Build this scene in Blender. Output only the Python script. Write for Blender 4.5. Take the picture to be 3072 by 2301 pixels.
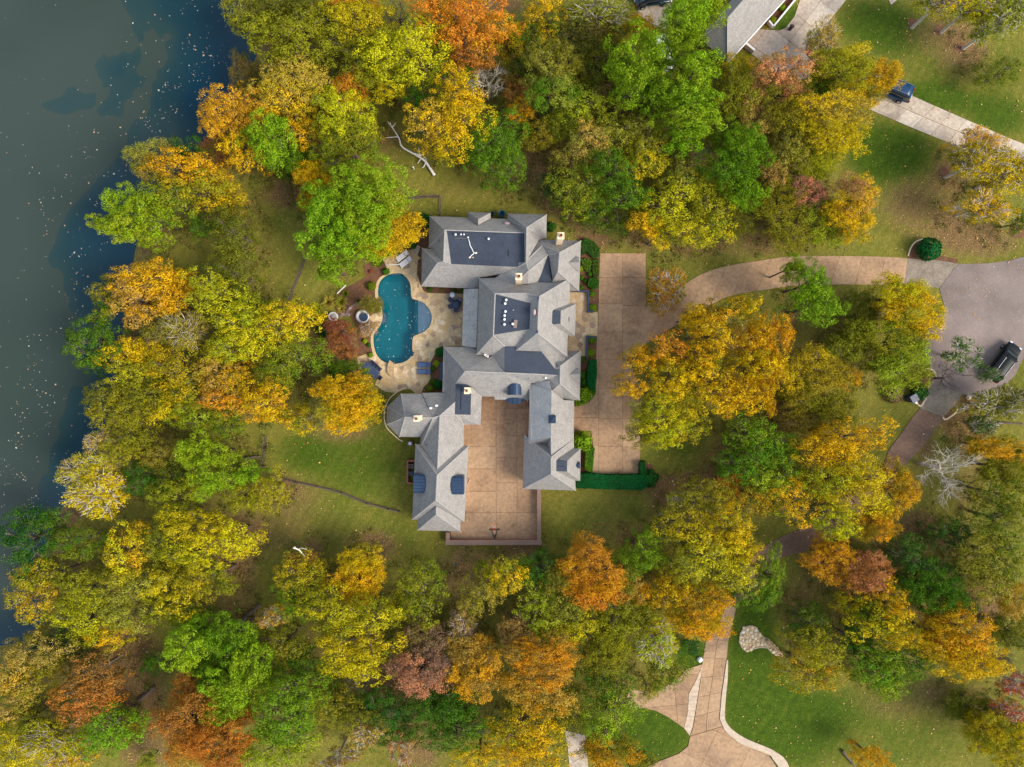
import bpy, bmesh, math, random
import numpy as np
from mathutils import Vector, Matrix
from mathutils.geometry import tessellate_polygon

random.seed(7); np.random.seed(7)
S = bpy.context.scene
COL = S.collection
for o in list(bpy.data.objects):
    bpy.data.objects.remove(o)

# ------------------------------------------------------------------ camera
CAM_H = 85.333
cd = bpy.data.cameras.new('camera'); cam = bpy.data.objects.new('camera', cd); COL.objects.link(cam)
cd.sensor_width = 36; cd.lens = 24; cd.clip_start = 1; cd.clip_end = 3000
cam.location = (0, 0, CAM_H); cam.rotation_euler = (0, 0, 0)
S.camera = cam

# ------------------------------------------------------------------ world, sun, exposure
SUN_EL, SUN_AZ = math.radians(40), math.radians(112)      # azimuth clockwise from +Y
SUN_STR, SUN_ANGLE, SKY_STR, EXPO = 3.5, math.radians(30), 0.138, 0.42
w = bpy.data.worlds.new('World'); S.world = w; w.use_nodes = True
nt = w.node_tree; N = nt.nodes; L = nt.links
bg = N['Background']
sky = N.new('ShaderNodeTexSky'); sky.sky_type = 'NISHITA'; sky.sun_disc = False
sky.sun_elevation = SUN_EL; sky.sun_rotation = SUN_AZ
sky.air_density = 1.0; sky.dust_density = 2.0
bg.inputs['Strength'].default_value = SKY_STR
# broken cloud cover: noise on the cloud layer's own plane (direction / height)
tc = N.new('ShaderNodeTexCoord'); sep = N.new('ShaderNodeSeparateXYZ'); L.new(tc.outputs['Generated'], sep.inputs[0])
mx = N.new('ShaderNodeMath'); mx.operation = 'MAXIMUM'; mx.inputs[1].default_value = 0.12; L.new(sep.outputs['Z'], mx.inputs[0])
dx = N.new('ShaderNodeMath'); dx.operation = 'DIVIDE'; L.new(sep.outputs['X'], dx.inputs[0]); L.new(mx.outputs[0], dx.inputs[1])
dy = N.new('ShaderNodeMath'); dy.operation = 'DIVIDE'; L.new(sep.outputs['Y'], dy.inputs[0]); L.new(mx.outputs[0], dy.inputs[1])
cmb = N.new('ShaderNodeCombineXYZ'); L.new(dx.outputs[0], cmb.inputs[0]); L.new(dy.outputs[0], cmb.inputs[1])
mp = N.new('ShaderNodeMapping'); mp.inputs['Location'].default_value = (3.42, 1.3, 0); L.new(cmb.outputs[0], mp.inputs[0])
cn = N.new('ShaderNodeTexNoise'); cn.inputs['Scale'].default_value = 2.6; cn.inputs['Detail'].default_value = 5; cn.inputs['Roughness'].default_value = 0.5
cn.inputs['Distortion'].default_value = 0.4
L.new(mp.outputs[0], cn.inputs['Vector'])
cr = N.new('ShaderNodeMapRange'); cr.interpolation_type = 'SMOOTHSTEP'
cr.inputs['From Min'].default_value = 0.40; cr.inputs['From Max'].default_value = 0.58
cr.inputs['To Min'].default_value = 0.1; cr.inputs['To Max'].default_value = 0.9
L.new(cn.outputs['Fac'], cr.inputs['Value'])
mixc = N.new('ShaderNodeMix'); mixc.data_type = 'RGBA'
L.new(cr.outputs[0], mixc.inputs['Factor']); L.new(sky.outputs[0], mixc.inputs[6])
mixc.inputs[7].default_value = (4.7, 5.4, 6.4, 1)
L.new(mixc.outputs[2], bg.inputs['Color'])

sl = bpy.data.lights.new('sun', 'SUN'); sun = bpy.data.objects.new('sun', sl); COL.objects.link(sun)
sl.energy = SUN_STR; sl.angle = SUN_ANGLE; sl.color = (1.0, 0.91, 0.78)
sd = Vector((math.sin(SUN_AZ) * math.cos(SUN_EL), math.cos(SUN_AZ) * math.cos(SUN_EL), math.sin(SUN_EL)))
sun.rotation_euler = (-sd).to_track_quat('-Z', 'Y').to_euler(); sun.location = sd * 200
S.view_settings.view_transform = 'Standard'; S.view_settings.look = 'None'
S.view_settings.exposure = EXPO; S.view_settings.gamma = 1; S.view_settings.use_curve_mapping = False
S.render.engine = 'CYCLES'
S.cycles.max_bounces = 6; S.cycles.diffuse_bounces = 3; S.cycles.transparent_max_bounces = 8
S.cycles.use_denoising = True

# ------------------------------------------------------------------ survey helpers
# plan coordinates were measured on enlarged tiles of the aerial survey; each tile has an offset and a scale
K = {}
for c in range(4):
    for r, oy in enumerate((0, 768, 1533)):
        K['a%d%d' % (c, r)] = (768 * c, oy, 2.1576)
for k, ox, oy in (('H1', 1140, 620), ('H2', 1440, 620), ('H3', 1140, 1000), ('H4', 1440, 900), ('H5', 1140, 1300), ('H6', 1440, 1200), ('H7', 940, 760)):
    K[k] = (ox, oy, 4.1425)
def F(k, x, y):
    ox, oy, s = K[k]; return (ox + x / s, oy + y / s)
def P(px, py, z=0.0):
    s = (CAM_H - z) / CAM_H / 24.0
    return Vector(((px - 1536) * s, -(py - 1150.5) * s, z))
def C(k, x, y, z=0.0):
    return P(*F(k, x, y), z)
def pts(k, *xy, z=0.0):
    return [C(k, x, y, z) for x, y in xy]
def lin(r, g, b):
    f = lambda v: (v / 255 / 12.92) if v / 255 <= 0.04045 else ((v / 255 + 0.055) / 1.055) ** 2.4
    return (f(r), f(g), f(b))

# ------------------------------------------------------------------ object helpers
def setp(o, label=None, cat=None, group=None, kind=None):
    if label: o['label'] = label
    if cat: o['category'] = cat
    if group: o['group'] = group
    if kind: o['kind'] = kind
    return o
def empty(name, loc, label=None, cat=None, group=None, rz=0.0):
    o = bpy.data.objects.new(name, None); COL.objects.link(o); o.location = loc; o.rotation_euler = (0, 0, rz)
    o.empty_display_size = 0.3
    return setp(o, label, cat, group)
def link(name, me, mat, parent=None, loc=None):
    o = bpy.data.objects.new(name, me); COL.objects.link(o)
    if mat is not None and len(me.materials) == 0: me.materials.append(mat)
    if parent is not None: o.parent = parent
    if loc is not None: o.location = loc
    return o
class MB:
    """collects simple solids and links them as one mesh"""
    def __init__(s): s.v = []; s.f = []
    def poly_prism(s, poly, z0, z1, bottom=False):
        n = len(poly)
        a = sum(poly[i][0] * poly[(i + 1) % n][1] - poly[(i + 1) % n][0] * poly[i][1] for i in range(n))
        if a < 0: poly = list(reversed(poly))
        b = len(s.v)
        s.v += [(p[0], p[1], z1) for p in poly]
        s.f.append(tuple(range(b, b + n)))
        if z0 is not None:
            s.v += [(p[0], p[1], z0) for p in poly]
            for i in range(n):
                j = (i + 1) % n
                s.f.append((b + n + i, b + n + j, b + j, b + i))
            if bottom: s.f.append(tuple(range(b + 2 * n - 1, b + n - 1, -1)))
        return s
    def box(s, c, d, rz=0.0, taper=1.0):
        cx, cy, cz = c; hx, hy, hz = d[0] / 2, d[1] / 2, d[2] / 2
        b = len(s.v); co, si = math.cos(rz), math.sin(rz)
        for z, t in ((-hz, 1.0), (hz, taper)):
            for x, y in ((-hx, -hy), (hx, -hy), (hx, hy), (-hx, hy)):
                x *= t; y *= t
                s.v.append((cx + x * co - y * si, cy + x * si + y * co, cz + z))
        for q in ((3, 2, 1, 0), (4, 5, 6, 7), (0, 1, 5, 4), (1, 2, 6, 5), (2, 3, 7, 6), (3, 0, 4, 7)):
            s.f.append(tuple(b + i for i in q))
        return s
    def tube(s, path, radii, n=6, cap=True):
        path = [Vector(p) for p in path]
        b = len(s.v); prev = None
        for i, p in enumerate(path):
            t = (path[min(i + 1, len(path) - 1)] - path[max(i - 1, 0)])
            t = t.normalized() if t.length > 1e-9 else Vector((0, 0, 1))
            ref = prev if prev is not None else (Vector((1, 0, 0)) if abs(t.x) < 0.9 else Vector((0, 1, 0)))
            u = (ref - t * ref.dot(t)).normalized(); prev = u; vv = t.cross(u)
            r = radii[i] if hasattr(radii, '__len__') else radii
            for k in range(n):
                a = 2 * math.pi * k / n
                q = p + (u * math.cos(a) + vv * math.sin(a)) * r
                s.v.append(tuple(q))
        for i in range(len(path) - 1):
            for k in range(n):
                k2 = (k + 1) % n
                s.f.append((b + i * n + k, b + i * n + k2, b + (i + 1) * n + k2, b + (i + 1) * n + k))
        if cap:
            s.f.append(tuple(b + k for k in reversed(range(n)))); e = b + (len(path) - 1) * n
            s.f.append(tuple(e + k for k in range(n)))
        return s
    def lathe(s, prof, c=(0, 0, 0), n=16):
        b = len(s.v); m = len(prof)
        for k in range(n):
            a = 2 * math.pi * k / n
            for r, z in prof: s.v.append((c[0] + r * math.cos(a), c[1] + r * math.sin(a), c[2] + z))
        for k in range(n):
            k2 = (k + 1) % n
            for i in range(m - 1):
                s.f.append((b + k * m + i, b + k2 * m + i, b + k2 * m + i + 1, b + k * m + i + 1))
        return s
    def face(s, ps):
        b = len(s.v); s.v += [tuple(p) for p in ps]; s.f.append(tuple(range(b, b + len(ps)))); return s
    def mesh(s, name, smooth=False):
        me = bpy.data.meshes.new(name); me.from_pydata(s.v, [], s.f)
        if smooth: me.polygons.foreach_set('use_smooth', [True] * len(me.polygons))
        me.update(); return me
    def build(s, name, mat, parent=None, smooth=False, loc=None):
        return link(name, s.mesh(name, smooth), mat, parent, loc)
def bevel(o, w=0.02, seg=2):
    m = o.modifiers.new('bevel', 'BEVEL'); m.width = w; m.segments = seg; m.limit_method = 'ANGLE'; m.angle_limit = math.radians(40)
    return o
PAVED = []
def sheet(name, poly, z, mat, parent=None, holes=(), kind=None, drop=None):
    """flat outline with optional holes; drop gives it a side"""
    loops = [[Vector((p[0], p[1], 0)) for p in poly]] + [[Vector((p[0], p[1], 0)) for p in h] for h in holes]
    tri = tessellate_polygon(loops)
    flat = [p for l in loops for p in l]
    v = [(p.x, p.y, z) for p in flat]; f = []
    for t in tri:
        a, b, c = (flat[i] for i in t)
        f.append(t if (b - a).cross(c - a).z > 0 else tuple(reversed(t)))
    if drop:
        base = 0
        for l in loops:
            n = len(l); b = len(v); v += [(p.x, p.y, z - drop) for p in l]
            for i in range(n):
                j = (i + 1) % n; f.append((base + i, base + j, b + j, b + i))
            base += n
    me = bpy.data.meshes.new(name); me.from_pydata(v, [], f); me.update()
    o = link(name, me, mat, parent)
    if kind: o['kind'] = kind; PAVED.append([(p[0], p[1]) for p in poly])
    return o
def smooth_closed(poly, k=4):
    """Catmull-Rom through a closed outline"""
    n = len(poly); out = []
    for i in range(n):
        p0, p1, p2, p3 = (Vector(poly[(i + d) % n]) for d in (-1, 0, 1, 2))
        for j in range(k):
            t = j / k
            out.append(0.5 * ((2 * p1) + (p2 - p0) * t + (2 * p0 - 5 * p1 + 4 * p2 - p3) * t * t + (3 * p1 - p0 - 3 * p2 + p3) * t ** 3))
    return out
def smooth_open(poly, k=5):
    q = [Vector(p) for p in poly]; out = []
    for i in range(len(q) - 1):
        p0, p1, p2, p3 = q[max(i - 1, 0)], q[i], q[i + 1], q[min(i + 2, len(q) - 1)]
        for j in range(k):
            t = j / k
            out.append(0.5 * ((2 * p1) + (p2 - p0) * t + (2 * p0 - 5 * p1 + 4 * p2 - p3) * t * t + (3 * p1 - p0 - 3 * p2 + p3) * t ** 3))
    out.append(q[-1]); return out
def clip_half(poly, n, d):
    """keep the part of a 2-D polygon with p.n <= d"""
    out = []; m = len(poly)
    for i in range(m):
        a, b = poly[i], poly[(i + 1) % m]
        da, db = a[0] * n[0] + a[1] * n[1] - d, b[0] * n[0] + b[1] * n[1] - d
        if da <= 0: out.append(a)
        if (da < 0 < db) or (db < 0 < da):
            t = da / (da - db); out.append((a[0] + (b[0] - a[0]) * t, a[1] + (b[1] - a[1]) * t))
    return out
def area2(poly):
    return 0.5 * sum(poly[i][0] * poly[(i + 1) % len(poly)][1] - poly[(i + 1) % len(poly)][0] * poly[i][1] for i in range(len(poly)))
def inside(pt, poly):
    x, y = pt[0], pt[1]; r = False; n = len(poly)
    for i in range(n):
        x1, y1 = poly[i][0], poly[i][1]; x2, y2 = poly[(i + 1) % n][0], poly[(i + 1) % n][1]
        if (y1 > y) != (y2 > y) and x < (x2 - x1) * (y - y1) / (y2 - y1) + x1: r = not r
    return r
def inside_np(X, Y, poly):
    r = np.zeros(X.shape, bool); n = len(poly)
    for i in range(n):
        x1, y1 = poly[i][0], poly[i][1]; x2, y2 = poly[(i + 1) % n][0], poly[(i + 1) % n][1]
        if y1 == y2: continue
        r ^= ((y1 > Y) != (y2 > Y)) & (X < (x2 - x1) * (Y - y1) / (y2 - y1) + x1)
    return r
def dist_np(X, Y, line, closed=False):
    d = np.full(X.shape, 1e9); n = len(line)
    for i in range(n if closed else n - 1):
        x1, y1 = line[i][0], line[i][1]; x2, y2 = line[(i + 1) % n][0], line[(i + 1) % n][1]
        ex, ey = x2 - x1, y2 - y1; l2 = ex * ex + ey * ey + 1e-12
        t = np.clip(((X - x1) * ex + (Y - y1) * ey) / l2, 0, 1)
        d = np.minimum(d, np.hypot(X - x1 - t * ex, Y - y1 - t * ey))
    return d

# ------------------------------------------------------------------ materials
def new_mat(name):
    m = bpy.data.materials.new(name); m.use_nodes = True
    return m, m.node_tree.nodes, m.node_tree.links, m.node_tree.nodes['Principled BSDF']
def noise_node(N, L, scale, detail=4, rough=0.55, coord='Object', dist=0.0):
    tc = N.new('ShaderNodeTexCoord'); n = N.new('ShaderNodeTexNoise')
    n.inputs['Scale'].default_value = scale; n.inputs['Detail'].default_value = detail; n.inputs['Roughness'].default_value = rough
    n.inputs['Distortion'].default_value = dist
    L.new(tc.outputs[coord], n.inputs['Vector']); return n
def ramp(N, L, src, stops):
    r = N.new('ShaderNodeValToRGB'); L.new(src, r.inputs[0])
    while len(r.color_ramp.elements) < len(stops): r.color_ramp.elements.new(0.5)
    for e, (p, c) in zip(r.color_ramp.elements, stops): e.position = p; e.color = (*c, 1) if len(c) == 3 else c
    return r
def mixrgb(N, L, a, b, fac, mode='MIX'):
    m = N.new('ShaderNodeMix'); m.data_type = 'RGBA'; m.blend_type = mode
    for sock, v in ((m.inputs[6], a), (m.inputs[7], b), (m.inputs[0], fac)):
        if hasattr(v, 'is_output'): L.new(v, sock)
        elif isinstance(v, (int, float)): sock.default_value = v
        else: sock.default_value = (*v, 1)
    return m.outputs[2]
def mat(name, col, rough=0.6, var=0.25, scale=3.0, metal=0.0, bump=0.0, bscale=None, spec=0.4, scale2=None):
    """base colour broken up by two scales of grain, optional relief"""
    m, N, L, B = new_mat(name)
    n = noise_node(N, L, scale); hi = tuple(min(1, c * (1 + var)) for c in col); lo = tuple(c * (1 - var) for c in col)
    out = ramp(N, L, n.outputs['Fac'], ((0.3, lo), (0.7, hi))).outputs[0]
    if scale2:
        n2 = noise_node(N, L, scale2, 3)
        out = mixrgb(N, L, out, ramp(N, L, n2.outputs['Fac'], ((0.3, (0.72, 0.72, 0.72)), (0.7, (1.2, 1.2, 1.2)))).outputs[0], 1.0, 'MULTIPLY')
    L.new(out, B.inputs['Base Color'])
    B.inputs['Roughness'].default_value = rough; B.inputs['Metallic'].default_value = metal; B.inputs['Specular IOR Level'].default_value = spec
    if bump:
        bn = noise_node(N, L, bscale or scale * 4, 3); bp = N.new('ShaderNodeBump'); bp.inputs['Strength'].default_value = bump; bp.inputs['Distance'].default_value = 0.05
        L.new(bn.outputs['Fac'], bp.inputs['Height']); L.new(bp.outputs[0], B.inputs['Normal'])
    return m
def mat_pieces(name, stops, rough=0.75, grain=2.5, amp=0.3, world_scale=None):
    """each slab or stone takes its own tone from the object's random value; blotches run on in world space"""
    m, N, L, B = new_mat(name)
    oi = N.new('ShaderNodeObjectInfo'); base = ramp(N, L, oi.outputs['Random'], stops).outputs[0]
    n = noise_node(N, L, grain, 6, 0.65); g = ramp(N, L, n.outputs['Fac'], ((0.25, (1 - amp,) * 3), (0.75, (1 + amp,) * 3))).outputs[0]
    out = mixrgb(N, L, base, g, 1.0, 'MULTIPLY')
    n2 = noise_node(N, L, 0.35, 5, 0.6, dist=0.6)
    g2 = ramp(N, L, n2.outputs['Fac'], ((0.30, (0.66, 0.62, 0.61)), (0.44, (0.92, 0.91, 0.90)), (0.56, (1.02, 1.0, 0.98)), (0.72, (1.14, 1.12, 1.08)))).outputs[0]
    out = mixrgb(N, L, out, g2, 1.0, 'MULTIPLY')
    L.new(out, B.inputs['Base Color']); B.inputs['Roughness'].default_value = rough
    bn = noise_node(N, L, 14, 3); bp = N.new('ShaderNodeBump'); bp.inputs['Strength'].default_value = 0.25; bp.inputs['Distance'].default_value = 0.03
    L.new(bn.outputs['Fac'], bp.inputs['Height']); L.new(bp.outputs[0], B.inputs['Normal'])
    return m
M = {}
M['concrete'] = mat_pieces('tan_concrete', ((0.0, lin(160, 128, 98)), (0.5, lin(166, 135, 104)), (1.0, lin(173, 143, 112))), 0.85)
M['concrete_grey'] = mat_pieces('grey_concrete', ((0.0, lin(172, 158, 142)), (0.5, lin(186, 172, 156)), (1.0, lin(198, 186, 170))), 0.85)
M['concrete_brown'] = mat_pieces('brown_concrete', ((0.0, lin(112, 88, 74)), (1.0, lin(126, 100, 84))), 0.9)
M['joint'] = mat('joint_sand', lin(118, 92, 72), 0.95, 0.3, 6)
M['aggregate'] = mat('exposed_aggregate', lin(138, 126, 112), 0.9, 0.35, 9, bump=0.3, scale2=0.7)
M['asphalt'] = mat('worn_asphalt', lin(132, 118, 112), 0.92, 0.14, 6, bump=0.3, bscale=40, scale2=0.22)
M['kerb'] = mat('pale_kerb_concrete', lin(190, 172, 150), 0.85, 0.15, 3)
M['flagstone'] = mat_pieces('flagstone', ((0.0, lin(150, 124, 104)), (0.12, lin(204, 178, 138)), (0.35, lin(214, 188, 144)), (0.5, lin(200, 166, 116)), (0.7, lin(222, 204, 172)), (0.86, lin(190, 164, 128)), (1.0, lin(158, 136, 122))), 0.8, 5, 0.22)
M['mortar'] = mat('pale_mortar', lin(200, 176, 134), 0.95, 0.25, 5)
M['mulch'] = mat('bark_mulch', lin(112, 78, 56), 0.95, 0.4, 9, bump=0.6, bscale=26, scale2=0.9)
M['deck'] = mat('roof_membrane', lin(54, 62, 76), 0.7, 0.14, 0.9, scale2=7)
M['metal'] = mat('blue_standing_seam_metal', lin(46, 66, 92), 0.4, 0.1, 2, metal=0.2)
M['brick'] = mat('red_brick', lin(150, 96, 76), 0.85, 0.25, 12)
M['fascia'] = mat('painted_fascia', lin(126, 112, 106), 0.6, 0.15, 4)
M['copper'] = mat('copper_gutter', lin(118, 92, 88), 0.5, 0.2, 4, metal=0.2)
M['limestone'] = mat('cream_limestone', lin(236, 214, 180), 0.7, 0.1, 5)
M['terracotta'] = mat('terracotta', lin(206, 142, 112), 0.7, 0.15, 6)
M['coping'] = mat('brown_brick_coping', lin(136, 112, 98), 0.85, 0.2, 8)
M['fence_iron'] = mat('weathered_fence_iron', lin(104, 90, 84), 0.7, 0.2, 6)
M['black'] = mat('black_void', (0.012, 0.012, 0.014), 0.7, 0.1, 5)
M['white'] = mat('white_paint', lin(236, 236, 236), 0.5, 0.05, 5)
M['iron'] = mat('dark_iron', lin(62, 52, 54), 0.5, 0.2, 8, metal=0.4)
M['wood_dark'] = mat('weathered_wood', lin(86, 70, 60), 0.8, 0.3, 6)
M['fabric_blue'] = mat('slate_blue_fabric', lin(86, 106, 142), 0.85, 0.1, 14)
M['fabric_white'] = mat('pale_sling_fabric', lin(226, 222, 224), 0.8, 0.06, 10)
M['dark_metal'] = mat('dark_blue_grey_metal', lin(58, 68, 92), 0.5, 0.2, 6, metal=0.3)
M['slab_rock'] = mat('tan_boulder', lin(186, 156, 116), 0.85, 0.25, 3, bump=0.4)
M['rock'] = mat_pieces('river_rock', ((0.0, lin(226, 200, 156)), (0.4, lin(240, 224, 194)), (0.7, lin(206, 172, 130)), (1.0, lin(250, 240, 222))), 0.8, 4, 0.25)
M['path_rock'] = mat_pieces('dark_path_stone', ((0.0, lin(92, 76, 76)), (0.5, lin(128, 108, 102)), (1.0, lin(170, 150, 142))), 0.85, 5, 0.3)
M['bark'] = mat('grey_bark', lin(96, 82, 74), 0.9, 0.3, 5, bump=0.5)
M['bark_pale'] = mat('pale_bark', lin(112, 99, 86), 0.85, 0.2, 5, bump=0.4)
M['bark_silver'] = mat('silver_bark', lin(196, 186, 172), 0.85, 0.2, 5)
M['bark_white'] = mat('bleached_dead_wood', lin(226, 218, 212), 0.8, 0.15, 5, bump=0.3)
M['glass_dark'] = mat('dark_window_glass', (0.015, 0.025, 0.035), 0.08, 0.1, 1, spec=0.6)
M['rubber'] = mat('tyre_rubber', (0.015, 0.015, 0.016), 0.85, 0.2, 20)
M['chrome'] = mat('brushed_alloy', (0.5, 0.5, 0.52), 0.3, 0.1, 8, metal=0.9)
M['teal_plastic'] = mat('teal_plastic', lin(40, 92, 108), 0.5, 0.1, 5)
M['orange_paint'] = mat('orange_rim_paint', lin(236, 84, 44), 0.5, 0.05, 5)
M['red_light'] = mat('red_lamp_plastic', lin(150, 20, 16), 0.2, 0.05, 5)
M['clear_light'] = mat('clear_lamp_plastic', lin(210, 214, 220), 0.15, 0.05, 5)

def shingle_mat(name, col, rows=1.0):
    m, N, L, B = new_mat(name)
    uv = N.new('ShaderNodeUVMap'); br = N.new('ShaderNodeTexBrick')
    L.new(uv.outputs[0], br.inputs['Vector'])
    br.inputs['Scale'].default_value = 1.0; br.inputs['Brick Width'].default_value = 0.34; br.inputs['Row Height'].default_value = 0.20 * rows
    br.inputs['Mortar Size'].default_value = 0.014; br.inputs['Mortar Smooth'].default_value = 0.3; br.inputs['Bias'].default_value = 0.0
    br.offset = 0.5; br.squash = 1.0
    br.inputs['Color1'].default_value = (*[c * 0.92 for c in col], 1); br.inputs['Color2'].default_value = (*[min(1, c * 1.08) for c in col], 1)
    br.inputs['Mortar'].default_value = (*[c * 0.84 for c in col], 1)
    n = noise_node(N, L, 1.1, 6, 0.7); g = ramp(N, L, n.outputs['Fac'], ((0.3, (0.86, 0.87, 0.88)), (0.7, (1.12, 1.1, 1.06)))).outputs[0]
    n2 = noise_node(N, L, 6.5, 4, 0.8); g2 = ramp(N, L, n2.outputs['Fac'], ((0.34, (0.76, 0.76, 0.77)), (0.66, (1.22, 1.21, 1.2)))).outputs[0]
    out = mixrgb(N, L, mixrgb(N, L, br.outputs[0], g, 1, 'MULTIPLY'), g2, 1, 'MULTIPLY')
    L.new(out, B.inputs['Base Color']); B.inputs['Roughness'].default_value = 0.9; B.inputs['Specular IOR Level'].default_value = 0.2
    bp = N.new('ShaderNodeBump'); bp.inputs['Strength'].default_value = 0.5; bp.inputs['Distance'].default_value = 0.03
    L.new(br.outputs['Fac'], bp.inputs['Height']); bp.invert = True; L.new(bp.outputs[0], B.inputs['Normal'])
    return m
M['ridge'] = mat('ridge_shingles', lin(158, 154, 150), .9, .2, 5)
M['shingle'] = shingle_mat('grey_brown_shingles', lin(150, 147, 144))
M['shingle_coarse'] = shingle_mat('coarse_shingles', lin(176, 175, 172), 1.2)

def foliage_mat(name, trans=0.13):
    """two leaf colours per plant (object properties leaf_a, leaf_b) mixed bough by bough, each leaf a little different"""
    m, N, L, B = new_mat(name)
    def attr(t, nme):
        a = N.new('ShaderNodeAttribute'); a.attribute_type = t; a.attribute_name = nme; return a
    A = attr('OBJECT', 'leaf_a'); Bc = attr('OBJECT', 'leaf_b'); bo = attr('GEOMETRY', 'bough'); to = attr('GEOMETRY', 'tone')
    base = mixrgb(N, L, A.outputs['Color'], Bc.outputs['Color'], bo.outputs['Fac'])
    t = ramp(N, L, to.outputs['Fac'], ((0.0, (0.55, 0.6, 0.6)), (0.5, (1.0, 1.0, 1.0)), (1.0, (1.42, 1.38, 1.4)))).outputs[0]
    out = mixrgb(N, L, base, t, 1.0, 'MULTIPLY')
    L.new(out, B.inputs['Base Color']); B.inputs['Roughness'].default_value = 0.6; B.inputs['Specular IOR Level'].default_value = 0.08
    tr = N.new('ShaderNodeBsdfTranslucent'); L.new(out, tr.inputs['Color'])
    ms = N.new('ShaderNodeMixShader'); ms.inputs[0].default_value = trans
    L.new(B.outputs[0], ms.inputs[1]); L.new(tr.outputs[0], ms.inputs[2])
    L.new(ms.outputs[0], N['Material Output'].inputs['Surface'])
    return m
M['foliage'] = foliage_mat('leaves')
# ------------------------------------------------------------------ the trees of the survey: tile, x, y, radius x, radius y, kind, two leaf colours, label
PAL = dict(gold=lin(220, 180, 20), amber=lin(222, 162, 26), yellow=lin(200, 186, 24), olive=lin(136, 136, 28), dolive=lin(92, 100, 26), lime=lin(138, 172, 30), green=lin(98, 132, 22), leaf=lin(64, 104, 20),
           dgreen=lin(36, 80, 26), orange=lin(200, 130, 42), rust=lin(168, 110, 50), pink=lin(206, 136, 96), tan=lin(184, 154, 70), khaki=lin(156, 153, 54), brown=lin(126, 106, 56), plum=lin(154, 116, 94), red=lin(184, 88, 62), burg=lin(128, 66, 58), ygreen=lin(156, 170, 34), dull=lin(136, 125, 28))
T = []
def A(k, x, y, rx, ry, kind, a, b, lab, H=None): T.append((k, x, y, rx, ry, kind, a, b, lab, H))
# lake shore, from the top of the picture down
A('a10', -10, 20, 150, 130, 'M', 'khaki', 'olive', 'khaki tree at the lake mouth, cut by the top of the picture')
A('a10', 150, 90, 190, 130, 'O', 'dolive', 'olive', 'dark olive tree along the top edge, second from the lake')
A('a10', 330, 60, 120, 100, 'O', 'dolive', 'dull', 'dull olive tree between the dark shore tree and the orange top tree')
A('a10', 640, 30, 160, 100, 'M', 'orange', 'gold', 'orange-gold tree cut by the top edge, above the pale-trunked yellow oak')
A('a00', 1590, 500, 90, 120, 'M', 'brown', 'dolive', 'grey-brown scrub on the bank above the orange lakeside tree', 3.6)
A('a00', 1490, 740, 170, 150, 'O', 'amber', 'orange', 'bright orange-gold tree leaning over the deepest blue water')
A('a00', 1580, 950, 120, 150, 'O', 'gold', 'amber', 'golden tree just below the orange lakeside one, by the bright green pine')
A('a00', 1420, 980, 100, 100, 'M', 'rust', 'brown', 'low rusty scrub under the orange lakeside tree', 3.6)
A('a00', 970, 1030, 130, 115, 'M', 'khaki', 'tan', 'khaki tree reaching farthest up the lake beside a dark green one')
A('a00', 1210, 970, 100, 80, 'O', 'dgreen', 'leaf', 'round dark green tree between the khaki and the golden shore trees')
A('a00', 1190, 1090, 190, 110, 'O', 'gold', 'amber', 'golden-topped shore tree below the round dark green one')
A('a00', 1290, 1230, 190, 120, 'O', 'olive', 'gold', 'olive and gold tree inland of the leaning lakeside pine')
A('a00', 1090, 1290, 170, 120, 'O', 'olive', 'green', 'mid olive tree behind the leaning lakeside pine')
A('a00', 830, 1340, 130, 110, 'P', 'lime', 'ygreen', 'yellow-green lakeside pine crown with a limb out over the water', 7.9)
A('a00', 810, 1470, 130, 100, 'P', 'ygreen', 'lime', 'yellow-green pine bough lowest over the lake, its trunk showing', 7.9)
A('a00', 960, 1390, 140, 130, 'P', 'lime', 'olive', 'pine crown next inland from the one overhanging the lake', 8.6)
A('a00', 640, 1440, 62, 50, 'P', 'ygreen', 'lime', 'small pine tuft at the tip of the limb farthest over the lake', 7.2)
A('a00', 1480, 1280, 110, 90, 'M', 'olive', 'amber', 'small amber-flecked tree at the edge of the upper west lawn')
A('a00', 1510, 1500, 140, 140, 'O', 'dolive', 'olive', 'dark olive tree at the lawn edge above the yellow-green maple')
A('a00', 1310, 1460, 80, 70, 'O', 'leaf', 'green', 'small green tree tucked behind the lakeside pines')
# upper wood, west part
A('a10', 250, 250, 250, 150, 'O', 'olive', 'dull', 'broad tan-olive oak inland of the lake mouth')
A('a10', 690, 170, 190, 140, 'O', 'yellow', 'olive', 'yellow-olive oak below the orange tree cut by the top edge')
A('a10', 470, 130, 150, 120, 'O', 'olive', 'yellow', 'olive oak between the tan-olive oak and the yellow-olive oak')
A('a10', 1010, 330, 240, 180, 'O', 'yellow', 'olive', 'large yellow oak whose pale forked trunk shows at its lower side', 10.1)
A('a10', 850, 520, 120, 100, 'O', 'yellow', 'gold', 'yellow bough mass below the pale-trunked oak, above the dark lawn')
A('a10', 680, 420, 150, 130, 'O', 'olive', 'dull', 'olive oak crowded against the pale-trunked yellow oak')
A('a10', 230, 540, 200, 130, 'O', 'tan', 'gold', 'tan-gold oak above the bright pine on the west lawn edge')
A('a10', 170, 650, 170, 120, 'O', 'gold', 'tan', 'golden oak touching the bright pine of the west lawn edge')
A('a10', 330, 690, 120, 110, 'O', 'gold', 'olive', 'gold-olive oak between the golden oak and the yellow-green one')
A('a10', 610, 590, 110, 110, 'M', 'orange', 'amber', 'small orange tree half hidden behind the yellow-green oak')
A('a10', 560, 740, 180, 140, 'O', 'yellow', 'ygreen', 'yellow-green oak just below the half hidden orange tree')
A('a10', 590, 930, 180, 140, 'O', 'olive', 'green', 'olive-green oak bordering the lawn of the fallen trunk')
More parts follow.
